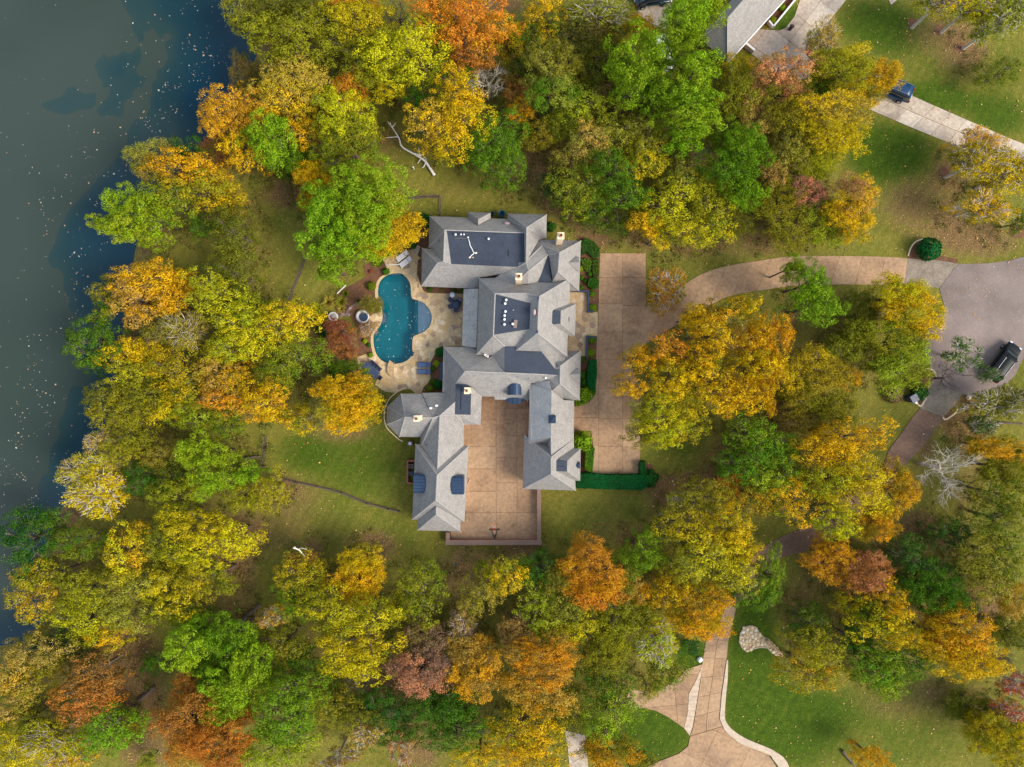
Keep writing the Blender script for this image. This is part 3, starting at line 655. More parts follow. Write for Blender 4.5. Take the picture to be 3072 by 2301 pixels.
A('a22', 540, 520, 150, 110, 'M', 'orange', 'amber', 'round orange tree below the courtyard, lower crown', 7.9)
A('a22', 850, 280, 130, 120, 'P', 'green', 'lime', 'bright green pine below the long hedge', 7.9)
A('a22', 170, 650, 130, 120, 'O', 'ygreen', 'green', 'green-yellow oak below the dark green one')
A('a22', 380, 630, 140, 110, 'O', 'khaki', 'olive', 'khaki-yellow oak below the round orange tree')
A('a22', 440, 750, 140, 100, 'O', 'yellow', 'olive', 'yellow oak above the big tan-orange one')
A('a22', 250, 790, 130, 80, 'O', 'yellow', 'ygreen', 'yellow-green oak touching the big tan-orange one')
A('a22', 40, 780, 110, 130, 'M', 'tan', 'plum', 'thin tan-plum tree above the big tan-orange one', 6.5)
A('a22', 740, 510, 110, 100, 'M', 'tan', 'olive', 'tan-olive tree between the orange and the golden ones')
A('a22', 860, 550, 90, 90, 'M', 'amber', 'dull', 'amber tree in the middle of the golden group')
A('a22', 1040, 530, 130, 110, 'O', 'gold', 'amber', 'golden oak beside the amber tree, above the fork')
A('a22', 690, 680, 140, 100, 'O', 'olive', 'dull', 'olive oak below the tan-olive tree')
A('a22', 820, 700, 110, 90, 'M', 'olive', 'dull', 'dull olive tree above the bright twiggy yellow one', 6.5)
A('a22', 1220, 600, 160, 110, 'M', 'amber', 'dull', 'dark gold tree over the lower lane, upper crown', 7.9)
A('a22', 1220, 730, 160, 90, 'M', 'amber', 'gold', 'dark gold tree over the lower lane, lower crown', 7.2)
A('a22', 930, 860, 150, 130, 'S', 'ygreen', 'gold', 'bright twiggy yellow tree at the fork of the lower lane')
A('a22', 640, 860, 130, 100, 'M', 'olive', 'yellow', 'yellow-olive tree beside the bright twiggy yellow one', 6.5)
A('a22', 600, 980, 140, 100, 'M', 'dull', 'khaki', 'dull tan tree beside the big tan-orange one', 6.5)
A('a22', 200, 960, 220, 120, 'M', 'amber', 'tan', 'big tan-orange tree in the lower wood, upper crown', 9.4)
A('a22', 170, 1140, 200, 120, 'M', 'tan', 'amber', 'big tan-orange tree in the lower wood, lower crown', 8.6)
A('a22', 1030, 1050, 100, 90, 'O', 'green', 'olive', 'small green tree hanging over the fork drive')
A('a22', 880, 1150, 70, 80, 'O', 'olive', 'tan', 'small tan-olive tree at the edge of the fork drive', 4.3)
A('a22', 600, 1130, 160, 110, 'O', 'leaf', 'olive', 'green oak above the grassy triangle, upper crown', 7.2)
A('a22', 640, 1330, 150, 140, 'O', 'ygreen', 'green', 'yellow-green oak beside the grassy triangle', 8.6)
A('a22', 360, 1290, 120, 120, 'O', 'olive', 'dolive', 'dull olive oak above the side path', 6.5)
A('a22', 80, 1400, 170, 120, 'O', 'gold', 'olive', 'gold-olive oak west of the side path, upper crown', 7.9)
A('a22', 200, 1560, 160, 120, 'O', 'gold', 'olive', 'gold-olive oak west of the side path, lower crown', 7.9)
A('a22', 20, 1560, 120, 110, 'O', 'gold', 'amber', 'gold oak at the bottom edge, third from the side path')
A('a22', 640, 1560, 150, 100, 'M', 'amber', 'dull', 'dark gold tree at the bottom edge, east of the side path', 5.8)
A('a22', 830, 1620, 80, 60, 'M', 'dull', 'dolive', 'small dull tree at the bottom edge by the grassy triangle', 4.3)
A('a22', 1160, 870, 70, 60, 'O', 'dgreen', 'leaf', 'small dark green bush beside the lower lane', 2.5)
# lower right and the front lawn
A('a22', 1030, 100, 120, 120, 'S', 'khaki', 'dull', 'thin khaki-grey tree below the end of the long hedge', 5.8)
A('a22', 1150, 150, 170, 120, 'O', 'yellow', 'olive', 'yellow oak between the long hedge and the brown lane', 8.6)
A('a22', 1230, 300, 180, 120, 'O', 'yellow', 'khaki', 'pale yellow oak in the middle of the group by the brown lane', 9.4)
A('a22', 1410, 120, 140, 110, 'O', 'gold', 'yellow', 'golden oak upper in the group by the brown lane', 8.6)
A('a22', 1430, 270, 150, 110, 'O', 'yellow', 'olive', 'yellow oak overhanging the brown lane', 8.6)
A('a22', 1525, 265, 85, 75, 'O', 'yellow', 'gold', 'yellow oak crown out over the middle of the brown lane', 7.9)
A('a22', 1450, 440, 140, 100, 'O', 'khaki', 'yellow', 'khaki-yellow oak just above the start of the lower lane', 7.9)
A('a22', 1100, 400, 120, 100, 'O', 'olive', 'yellow', 'olive oak between the pale yellow oak and the golden group', 7.2)
A('a22', 1570, 530, 130, 110, 'O', 'green', 'leaf', 'round green tree beside the start of the lower lane', 6.5)
A('a32', 10, 420, 80, 150, 'O', 'green', 'lime', 'bright green side of the round tree by the lower lane', 5.8)
A('a21', 1250, 1550, 140, 110, 'O', 'olive', 'dull', 'dull olive oak above the group by the brown lane', 6.5)
A('a21', 1410, 1480, 80, 90, 'M', 'rust', 'amber', 'small rusty tree below the front oak', 5)
A('a21', 1110, 1590, 110, 90, 'S', 'khaki', 'dull', 'grey-khaki twiggy tree at the end of the long hedge', 5)
A('a21', 1550, 1160, 150, 120, 'O', 'green', 'olive', 'green oak below the big golden front oak, upper crown', 7.9)
A('a21', 1530, 1330, 150, 110, 'O', 'green', 'leaf', 'green oak below the big golden front oak, lower crown', 7.9)
A('a31', 70, 1240, 130, 120, 'O', 'green', 'ygreen', 'green oak touching the orange-gold maple by the brown lane')
A('a31', 30, 1420, 140, 120, 'O', 'ygreen', 'green', 'yellow-green oak beside the bright yellow lane oak')
A('a31', 150, 1560, 150, 110, 'O', 'amber', 'ygreen', 'amber-green oak below the yellow-green one')
A('a21', 1590, 1570, 120, 100, 'O', 'olive', 'amber', 'olive-amber oak at the lower end of the front lawn')
# the big front oak, crown by crown from the driveway side (four trunks)
A('a21', 1200, 380, 75, 65, 'O', 'gold', 'amber', 'small golden crown of the front oaks nearest the orange sapling', 10.1)
A('a21', 1370, 340, 110, 85, 'O', 'gold', 'olive', 'golden front oak crown below the bend of the curved driveway', 10.8)
A('a21', 1510, 330, 90, 75, 'O', 'gold', 'olive', 'golden front oak crown closest to the curved driveway', 10.1)
A('a21', 1290, 500, 140, 110, 'O', 'gold', 'amber', 'golden front oak, large crown between orange and yellow ones', 11.5)
A('a21', 1020, 590, 115, 95, 'O', 'orange', 'gold', 'orange-tinged front oak crown reaching toward the house', 10.8)
A('a21', 840, 660, 100, 75, 'O', 'amber', 'gold', 'amber front oak bough overhanging the parking strip, upper', 10.1)
A('a21', 780, 840, 95, 65, 'O', 'amber', 'gold', 'amber front oak bough overhanging the parking strip, lower', 10.1)
A('a21', 1230, 640, 130, 90, 'O', 'gold', 'olive', 'gold-olive front oak crown in the centre of the group', 10.1)
A('a21', 1040, 800, 140, 110, 'O', 'gold', 'yellow', 'yellow-gold front oak crown behind the amber boughs', 10.8)
A('a21', 1250, 810, 160, 120, 'O', 'gold', 'olive', 'gold front oak crown above the shaded lawn', 10.8)
A('a21', 1420, 880, 150, 120, 'O', 'gold', 'amber', 'golden front oak crown at the lower side of the group', 10.8)
A('a21', 1560, 520, 130, 110, 'O', 'gold', 'amber', 'golden front oak crown facing the bright green lawn pine', 10.8)
A('a21', 1590, 700, 130, 110, 'O', 'gold', 'yellow', 'golden front oak crown facing the dull gold tree', 10.8)
A('a21', 1560, 890, 110, 110, 'O', 'gold', 'amber', 'golden front oak crown lowest toward the green oak', 10.1)
A('a31', 40, 520, 95, 150, 'O', 'amber', 'gold', 'amber front oak crown on the cul-de-sac side, upper', 10.8)
A('a31', 40, 740, 100, 120, 'O', 'gold', 'amber', 'golden front oak crown on the cul-de-sac side, lower', 10.1)
A('a31', 10, 950, 50, 70, 'O', 'gold', 'amber', 'small golden crown tip of the front oaks above bare ground', 9.4)
A('a21', 950, 950, 130, 90, 'O', 'ygreen', 'yellow', 'yellow-green front oak crown beside the parking strip, upper', 9.4)
A('a21', 980, 1080, 150, 100, 'O', 'yellow', 'ygreen', 'yellow front oak crown beside the parking strip, middle', 9.4)
A('a21', 1150, 1060, 130, 100, 'O', 'yellow', 'olive', 'yellow front oak crown above the shaded lawn')
A('a21', 860, 1170, 100, 70, 'O', 'dull', 'olive', 'dull front oak bough lowest over the parking strip', 7.2)
A('a21', 980, 1180, 100, 60, 'O', 'yellow', 'gold', 'lowest yellow crown of the front oaks', 7.9)
A('a21', 985, 240, 115, 130, 'S', 'orange', 'olive', 'thin orange sapling at the mouth of the curved driveway', 4.3)
A('a31', 290, 170, 110, 110, 'P', 'lime', 'green', 'bright green pine on the front lawn below the driveway, upper crown', 9.4)
A('a31', 320, 320, 150, 130, 'P', 'lime', 'green', 'bright green pine on the front lawn, lower crown', 9.4)
A('a31', 200, 60, 60, 60, 'P', 'lime', 'ygreen', 'pine tuft lying across the curved driveway', 9.4)
A('a31', 860, 250, 150, 110, 'M', 'yellow', 'gold', 'bright yellow tree beside the driveway apron, upper crown', 7.9)
A('a31', 960, 380, 160, 120, 'M', 'gold', 'yellow', 'bright yellow tree leaning over the cul-de-sac, lower crown', 7.9)
A('a31', 800, 560, 180, 110, 'M', 'olive', 'ygreen', 'olive-green tree beside the cul-de-sac, upper crown', 7.2)
A('a31', 850, 720, 180, 130, 'M', 'ygreen', 'olive', 'olive-green tree beside the cul-de-sac, lower crown', 7.2)
A('a31', 560, 560, 140, 130, 'M', 'olive', 'dolive', 'dark olive tree between the front lawn pine and the olive-green tree', 5.8)
A('a31', 600, 380, 110, 120, 'M', 'dolive', 'olive', 'shaded olive tree between the front lawn pine and the yellow tree', 4.3)
A('a31', 310, 760, 170, 130, 'M', 'dull', 'gold', 'dull gold tree beyond the front oaks, upper crown', 6.5)
A('a31', 230, 910, 150, 100, 'M', 'dull', 'olive', 'dull gold tree beyond the front oaks, lower crown', 5.8)
A('a31', 530, 810, 75, 70, 'M', 'amber', 'dull', 'small amber tree between the dull gold and the olive-green ones', 5)
A('a31', 430, 970, 130, 110, 'M', 'olive', 'dull', 'olive tree above the orange-gold maple by the brown lane', 5.8)
A('a31', 230, 1060, 150, 80, 'M', 'dull', 'brown', 'dull brown tree above the green lane oaks', 5)
A('a31', 540, 1190, 170, 120, 'O', 'gold', 'amber', 'orange-gold maple beside the brown lane', 9.4)
A('a31', 340, 1260, 130, 100, 'O', 'gold', 'amber', 'golden maple next to the orange-gold one by the brown lane', 8.6)
A('a31', 600, 1400, 160, 110, 'O', 'yellow', 'gold', 'bright yellow oak beside the brown lane, upper crown', 9.4)
A('a31', 400, 1450, 140, 110, 'O', 'ygreen', 'yellow', 'yellow-green oak beside the brown lane', 8.6)
A('a31', 560, 1560, 170, 110, 'O', 'yellow', 'gold', 'bright yellow oak beside the brown lane, lower crown', 8.6)
A('a32', 455, 60, 135, 95, 'O', 'yellow', 'ygreen', 'yellow-green oak lowest in the group by the brown lane', 7.9)
A('a31', 830, 1520, 110, 150, 'M', 'amber', 'dull', 'drooping dull gold tree between the yellow oak and the bare tree', 7.2)
A('a32', 690, 90, 110, 100, 'M', 'amber', 'dull', 'drooping dull gold tree lower crown, above the russet one', 6.5)
A('a31', 1270, 640, 120, 90, 'S', 'leaf', 'green', 'sparse green-tipped tree on the cul-de-sac near the black car', 5)
A('a31', 1160, 790, 140, 80, 'B', 'brown', 'brown', 'brown twiggy shrub-tree where the lane meets the cul-de-sac', 3.6)
A('a31', 1460, 770, 60, 55, 'S', 'leaf', 'green', 'sparse green sapling over the rear of the black car', 5.8)
A('a31', 1440, 960, 160, 110, 'S', 'olive', 'dolive', 'thin olive tree on the verge below the black car', 5)
A('a31', 1560, 930, 120, 100, 'S', 'dolive', 'olive', 'thin dark olive tree at the picture edge below the black car', 5)
A('a31', 1400, 1090, 110, 60, 'S', 'leaf', 'dolive', 'thin green shrub-tree over the red-brown ground', 4)
A('a31', 1210, 1390, 220, 190, 'B', 'khaki', 'khaki', 'large bleached bare tree beyond the brown lane')
A('a31', 1490, 1240, 170, 90, 'M', 'amber', 'olive', 'amber-olive tree beyond the large bleached bare tree')
A('a31', 1570, 1380, 130, 120, 'M', 'olive', 'dull', 'olive tree at the picture edge beyond the bleached bare tree')
A('a31', 1500, 1540, 150, 110, 'O', 'olive', 'leaf', 'green-olive tree below the bleached bare tree')
A('a32', 1520, 60, 150, 120, 'O', 'olive', 'leaf', 'green-olive oak at the picture edge, upper of three')
A('a32', 1180, 150, 110, 110, 'O', 'dgreen', 'leaf', 'dark green tree in the shade below the bleached bare tree', 5)
A('a32', 1380, 280, 140, 120, 'O', 'olive', 'khaki', 'khaki-olive oak below the bleached bare tree, inner crown')
A('a32', 1530, 300, 130, 130, 'O', 'olive', 'leaf', 'green-olive oak at the picture edge, middle of three')
A('a32', 1420, 450, 140, 110, 'O', 'olive', 'tan', 'tan-flecked olive oak above the bare dark ground')
A('a32', 1610, 570, 80, 110, 'M', 'tan', 'amber', 'slim tan-gold tree at the picture edge')
A('a32', 440, 330, 150, 110, 'M', 'amber', 'orange', 'dark gold tree beside the russet-pink one')
A('a32', 640, 420, 150, 110, 'M', 'rust', 'pink', 'russet-pink tree below the drooping dull gold ones', 7.9)
A('a32', 930, 320, 150, 120, 'O', 'dgreen', 'leaf', 'dark green oak beside the russet-pink tree', 6.5)
A('a32', 1010, 500, 130, 110, 'P', 'leaf', 'green', 'dark green pine between the gold-topped oak and the bare ground', 7.9)
A('a32', 1160, 570, 140, 110, 'P', 'leaf', 'green', 'dark green pine above the large orange-gold maple', 7.9)
A('a32', 1130, 430, 120, 100, 'O', 'dgreen', 'leaf', 'shaded dark green tree beside the dark green pines', 5)
A('a32', 620, 580, 150, 100, 'O', 'leaf', 'gold', 'green oak with gold flecks below the russet-pink tree', 7.2)
A('a32', 790, 590, 130, 100, 'O', 'gold', 'green', 'gold-topped green oak, upper crown', 8.6)
A('a32', 700, 720, 180, 110, 'O', 'gold', 'green', 'gold-topped green oak, middle crown', 8.6)
A('a32', 860, 790, 140, 100, 'O', 'gold', 'olive', 'gold-topped green oak, crown nearest the orange-gold maple', 8.6)
A('a32', 690, 1000, 170, 110, 'O', 'green', 'ygreen', 'green oak on the lower lawn, upper crown', 7.9)
A('a32', 890, 990, 140, 100, 'O', 'green', 'leaf', 'green oak on the lower lawn beside the orange-gold maple', 7.2)
A('a32', 790, 1130, 110, 90, 'O', 'ygreen', 'green', 'green oak lower tip reaching into the lower lawn', 6.5)
A('a32', 580, 860, 130, 100, 'O', 'leaf', 'dgreen', 'shaded green oak between the olive and the green lawn oaks', 5.8)
A('a32', 330, 880, 150, 110, 'O', 'olive', 'yellow', 'olive oak beside the rock garden, upper crown', 7.9)
A('a32', 260, 1040, 190, 110, 'O', 'olive', 'amber', 'olive-amber oak beside the rock garden, lower crown', 7.2)
A('a32', 260, 730, 150, 100, 'O', 'dolive', 'leaf', 'dark olive tree in the shade above the olive oak', 5)
A('a32', 1260, 780, 180, 120, 'O', 'amber', 'gold', 'large orange-gold maple on the lower lawn edge, upper crown', 9.4)
A('a32', 1290, 950, 210, 120, 'O', 'gold', 'amber', 'large orange-gold maple on the lower lawn edge, lower crown', 9.4)
A('a32', 1150, 850, 130, 110, 'O', 'amber', 'gold', 'orange-gold maple crown touching the gold-topped oak', 7.9)
A('a32', 1620, 1120, 90, 90, 'S', 'red', 'rust', 'sparse red tree at the picture edge, upper')
A('a32', 1580, 1310, 110, 70, 'S', 'red', 'rust', 'sparse red tree at the picture edge, lower', 5.8)
A('a32', 1590, 1010, 90, 110, 'B', 'plum', 'plum', 'bare twiggy tree above the sparse red ones')
A('a32', 1300, 1260, 160, 110, 'M', 'dolive', 'olive', 'dull olive tree on the lower lawn by the sparse red ones', 3.6)
A('a32', 1450, 1450, 140, 110, 'M', 'olive', 'gold', 'olive-gold tree at the lower corner, inner crown', 7.2)
A('a32', 1590, 1540, 130, 120, 'M', 'gold', 'olive', 'olive-gold tree in the lower corner of the picture', 7.2)
A('a32', 1620, 1420, 90, 80, 'M', 'dolive', 'olive', 'dark olive tree at the picture edge below the sparse red ones', 5)
A('a32', 670, 1610, 100, 70, 'M', 'gold', 'amber', 'small golden tree alone at the bottom edge of the lower lawn', 5)
A('a32', 1580, 780, 100, 110, 'M', 'dolive', 'dull', 'dark olive tree at the picture edge beside the orange-gold maple', 5)
# garden trees by the pool
A('H7', 350, 940, 190, 130, 'M', 'burg', 'rust', 'dark red maple beside the white stone bowls, upper crown', 4.5)
A('H7', 340, 1150, 190, 160, 'M', 'rust', 'burg', 'russet lower crown of the dark red pool maple', 4)
A('H7', 720, 640, 120, 120, 'M', 'dull', 'brown', 'brown-olive dome of a small tree hanging over the pool edge', 3.2)
A('H7', 690, 930, 100, 110, 'S', 'plum', 'tan', 'grey-pink twiggy bush beside the pool coping', 2.6)
TREES = T
# ------------------------------------------------------------------ ground and lake
SHORE = [P(*q) for q in ((690, -700), (700, -60), (722, 20), (748, 70), (757, 140), (738, 190), (700, 270), (655, 310), (628, 400), (560, 470), (500, 560), (430, 640), (385, 740), (365, 860), (350, 960), (338, 1080), (320, 1200), (290, 1310), (235, 1420), (160, 1530), (112, 1640), (95, 1780), (98, 1880), (40, 1935), (-60, 1950), (-500, 1990), (-9000, 2400))]
LAKE_POLY = SHORE + [Vector((-420, -60, 0)), Vector((-420, 420, 0)), Vector((-20, 420, 0))]
WATER_Z = -1.3
def lake_signed(X, Y):
    d = dist_np(X, Y, SHORE); return np.where(inside_np(X, Y, LAKE_POLY), -d, d)
def ground_h(X, Y):
    s = lake_signed(X, Y)
    t = np.clip((s + 6) / 11, 0, 1); t = t * t * (3 - 2 * t)
    return -3.2 + 3.2 * t
def ground_z(x, y):
    return float(ground_h(np.array([x]), np.array([y]))[0])

POOL = smooth_closed([C('H7', *q).to_2d() for q in ((1090, 250), (1150, 295), (1192, 350), (1212, 420), (1216, 520), (1235, 566), (1290, 582), (1360, 610), (1420, 665), (1458, 730), (1472, 800), (1456, 880), (1412, 945), (1340, 992), (1255, 1026), (1234, 1058), (1230, 1120), (1230, 1190), (1236, 1240), (1205, 1296), (1150, 1340), (1080, 1366), (1000, 1373), (920, 1364), (850, 1330), (795, 1270), (762, 1190), (748, 1100), (752, 1010), (788, 955), (835, 885), (860, 800), (856, 720), (840, 650), (832, 590), (808, 540), (804, 450), (826, 360), (876, 300), (960, 258))], 3)
NOTCH = [C('H7', *q).to_2d() for q in ((944, 172), (1020, 162), (1106, 172), (1086, 215), (1075, 262), (965, 266), (962, 240), (952, 205))]

# plant beds and lawn character, measured on the survey tiles: tile, x, y, rx, ry, weight
LUSH = [('a30', 700, 150, 330, 200, .9), ('a30', 1000, 400, 330, 260, .45), ('a30', 800, 1150, 300, 300, .45), ('a30', 1100, 640, 300, 120, .85), ('a30', 1500, 760, 240, 160, .9), ('a30', 760, 960, 330, 200, .9), ('a30', 1560, 420, 200, 200, .5),
        ('a22', 920, 1440, 300, 240, 1.1), ('a22', 1160, 940, 130, 110, 1.1), ('a22', 1560, 760, 180, 300, .9), ('a22', 1550, 1200, 250, 380, 1.0), ('a32', 180, 1420, 330, 330, .9), ('a32', 900, 1500, 500, 260, .6), ('a32', 500, 1250, 300, 150, .5),
        ('a11', 640, 1330, 420, 330, .75), ('a11', 260, 1260, 200, 150, .5), ('a12', 950, 160, 200, 180, .5), ('a22', 480, 120, 330, 180, .45), ('a21', 1050, 1270, 260, 130, .55), ('a20', 1570, 400, 90, 80, 1), ('a30', 120, 120, 120, 120, 1.2),
        ('a10', 850, 700, 120, 160, .35), ('a31', 800, 1050, 260, 200, .35), ('a31', 1600, 800, 120, 250, .4), ('a21', 1550, 60, 300, 90, .3)]
LITTER = [('a31', 1290, 240, 190, 60, 1.3), ('a31', 1020, 1200, 60, 140, .8), ('a30', 950, 240, 230, 140, .5), ('a30', 1250, 330, 240, 170, .6), ('a30', 1250, 420, 200, 160, .35), ('a30', 1020, 1280, 280, 260, .6), ('a30', 1350, 1560, 360, 140, 1.2), ('a30', 860, 1350, 240, 200, .55),
          ('a20', 350, 1320, 260, 120, 1.0), ('a20', 560, 1560, 330, 120, .7), ('a20', 1400, 1580, 400, 140, .75), ('a20', 200, 1080, 180, 160, 1.3), ('a10', 870, 900, 130, 120, .9), ('a10', 1250, 1240, 400, 100, .6), ('a10', 400, 950, 90, 120, 1.2), ('a10', 200, 1260, 170, 110, 1.2),
          ('a11', 560, 1150, 260, 90, .9), ('a11', 260, 1550, 260, 140, .8), ('a12', 150, 150, 300, 160, .8), ('a12', 760, 220, 260, 120, .9), ('a12', 1340, 400, 160, 260, 1.2), ('a02', 1560, 400, 160, 340, 1.0), ('a02', 900, 1000, 240, 300, 1.2), ('a02', 950, 1560, 260, 200, 1.1),
          ('a12', 900, 1050, 160, 200, 1.3), ('a12', 1080, 1500, 180, 240, 1.2), ('a21', 1320, 1330, 170, 170, .8), ('a21', 1000, 1500, 260, 120, 1.1), ('a22', 650, 130, 250, 120, .7), ('a22', 60, 240, 160, 60, 1.2), ('a31', 1300, 1080, 220, 130, 1.3), ('a31', 60, 1000, 200, 130, 1.3), ('a32', 950, 150, 260, 160, 1.1), ('a32', 1420, 620, 160, 160, 1.3), ('a32', 250, 500, 130, 220, .9), ('a32', 850, 1250, 420, 160, .7), ('a10', 100, 1300, 330, 260, .1),
          ('a11', 120, 150, 300, 250, .15), ('a31', 100, 600, 300, 250, .6), ('a20', 1050, 1000, 200, 160, 1.2), ('a10', 1600, 30, 200, 80, 1.3), ('a11', 480, 560, 120, 160, .8), ('a11', 520, 640, 140, 120, .9), ('a31', 620, 1000, 260, 140, .5)]
def field(X, Y, lst):
    v = np.zeros(X.shape)
    for k, x, y, rx, ry, wgt in lst:
        c = C(k, x, y); s = K[k][2] * 24
        v += wgt * np.exp(-1.1 * (((X - c.x) / (rx / s)) ** 2 + ((Y - c.y) / (ry / s)) ** 2) ** 1.4)
    return v
def make_ground():
    xs = np.concatenate([np.linspace(-420, -76, 14)[:-1], np.arange(-76, 76.01, 0.5), np.linspace(76, 420, 14)[1:]])
    ys = np.concatenate([np.linspace(-420, -60, 14)[:-1], np.arange(-60, 60.01, 0.5), np.linspace(60, 420, 14)[1:]])
    X, Y = np.meshgrid(xs, ys); Z = ground_h(X, Y)
    dp = dist_np(X, Y, [tuple(p) for p in POOL], True); ip = inside_np(X, Y, POOL)
    Z = np.where(ip | (dp < 0.62) | inside_np(X, Y, [tuple(p) for p in NOTCH]), -3.0, Z)
    nx, ny = len(xs), len(ys)
    i = np.arange(nx * ny).reshape(ny, nx)
    f = np.stack([i[:-1, :-1], i[:-1, 1:], i[1:, 1:], i[1:, :-1]], -1).reshape(-1, 4)
    v = np.stack([X, Y, Z], -1).reshape(-1, 3)
    me = mesh_np('ground', v, f)
    lush = field(X, Y, LUSH); lit = field(X, Y, LITTER)
    shade = np.zeros(X.shape)
    for t in TREES:
        c = C(t[0], t[1], t[2], 6.0); r = 0.5 * (t[3] + t[4]) / (K[t[0]][2] * 24)
        shade += np.exp(-(((X - c.x) ** 2 + (Y - c.y) ** 2) / (r * 0.95) ** 2) ** 2)
    lit = lit + 0.55 * np.clip(shade, 0, 1.6) * np.clip(1.1 - lush, 0.1, 1)
    lit = np.where(lake_signed(X, Y) < 3.0, lit + 0.8, lit)
    for nme, arr in (('lush', lush), ('litter', lit)):
        a = me.attributes.new(nme, 'FLOAT', 'POINT'); a.data.foreach_set('value', np.clip(arr, 0, 2).astype(np.float32).ravel())
    m, N, L, B = new_mat('lawn_and_leaf_litter')
    def at(n):
        a = N.new('ShaderNodeAttribute'); a.attribute_name = n; return a.outputs['Fac']
    def math_(op, a, b):
        q = N.new('ShaderNodeMath'); q.operation = op
        for s, vv in zip(q.inputs, (a, b)):
            if hasattr(vv, 'is_output'): L.new(vv, s)
            else: s.default_value = vv
        return q.outputs[0]
    big = noise_node(N, L, 0.16, 5, 0.62, dist=0.5).outputs['Fac']; mid = noise_node(N, L, 0.9, 5, 0.65).outputs['Fac']; fine = noise_node(N, L, 7, 4, 0.75).outputs['Fac']; vf = noise_node(N, L, 22, 3, 0.8).outputs['Fac']
    lf = N.new('ShaderNodeMapRange'); lf.interpolation_type = 'SMOOTHSTEP'; lf.inputs['From Min'].default_value = .15; lf.inputs['From Max'].default_value = .95
    L.new(math_('ADD', at('lush'), math_('MULTIPLY', math_('SUBTRACT', mid, .5), .9)), lf.inputs['Value'])
    gr = ramp(N, L, big, ((0.3, lin(104, 106, 42)), (0.52, lin(126, 122, 54)), (0.72, lin(106, 114, 44)))).outputs[0]
    lu = ramp(N, L, mid, ((0.3, lin(58, 82, 20)), (0.6, lin(76, 98, 25)), (0.75, lin(98, 110, 36)))).outputs[0]
    col = mixrgb(N, L, gr, lu, lf.outputs[0])
    tf = N.new('ShaderNodeMapRange'); tf.interpolation_type = 'SMOOTHSTEP'; tf.inputs['From Min'].default_value = .34; tf.inputs['From Max'].default_value = 1.3
    L.new(math_('ADD', at('litter'), math_('ADD', math_('MULTIPLY', math_('SUBTRACT', mid, .5), 1.0), math_('MULTIPLY', math_('SUBTRACT', fine, .5), .9))), tf.inputs['Value'])
    li = ramp(N, L, fine, ((0.3, lin(92, 72, 52)), (0.5, lin(124, 100, 68)), (0.7, lin(152, 126, 84)))).outputs[0]
    col = mixrgb(N, L, col, li, tf.outputs[0])
    g = ramp(N, L, fine, ((0.28, (0.55, 0.56, 0.55)), (0.72, (1.42, 1.38, 1.32)))).outputs[0]
    col = mixrgb(N, L, col, g, 1.0, 'MULTIPLY')
    md2 = noise_node(N, L, 2.6, 4, 0.7).outputs['Fac']; col = mixrgb(N, L, col, ramp(N, L, md2, ((0.3, (0.74, 0.75, 0.74)), (0.7, (1.24, 1.22, 1.2)))).outputs[0], 1.0, 'MULTIPLY')
    # mowing lanes
    wv = N.new('ShaderNodeTexWave'); wv.inputs['Scale'].default_value = .26; wv.inputs['Distortion'].default_value = 6; wv.inputs['Detail'].default_value = 2; wv.inputs['Detail Scale'].default_value = .4; tcw = N.new('ShaderNodeTexCoord'); mpw = N.new('ShaderNodeMapping'); mpw.inputs['Rotation'].default_value = (0, 0, .55); L.new(tcw.outputs['Object'], mpw.inputs[0]); L.new(mpw.outputs[0], wv.inputs[0])
    g = ramp(N, L, wv.outputs['Fac'], ((0.2, (0.95, 0.96, 0.95)), (0.8, (1.05, 1.04, 1.04)))).outputs[0]
    col = mixrgb(N, L, col, g, 1.0, 'MULTIPLY')
    g = ramp(N, L, vf, ((0.3, (0.75, 0.75, 0.75)), (0.7, (1.25, 1.25, 1.25)))).outputs[0]
    col = mixrgb(N, L, col, g, 1.0, 'MULTIPLY')
    L.new(col, B.inputs['Base Color']); B.inputs['Roughness'].default_value = 0.95; B.inputs['Specular IOR Level'].default_value = 0.1
    bp = N.new('ShaderNodeBump'); bp.inputs['Strength'].default_value = 0.8; bp.inputs['Distance'].default_value = 0.15
    L.new(fine, bp.inputs['Height']); L.new(bp.outputs[0], B.inputs['Normal'])
    o = link('ground', me, m); o['kind'] = 'structure'; return X, Y, lush, lit
def mesh_np(name, v, f):
    """fast mesh from arrays (all faces the same size)"""
    me = bpy.data.meshes.new(name); v = np.ascontiguousarray(v, np.float32); f = np.ascontiguousarray(f, np.int32); n, k = f.shape
    me.vertices.add(len(v)); me.vertices.foreach_set('co', v.ravel())
    me.loops.add(n * k); me.loops.foreach_set('vertex_index', f.ravel())
    me.polygons.add(n); me.polygons.foreach_set('loop_start', np.arange(0, n * k, k, dtype=np.int32)); me.polygons.foreach_set('loop_total', np.full(n, k, np.int32))
    me.update(calc_edges=True); return me
GX, GY, G_LUSH, G_LIT = make_ground()

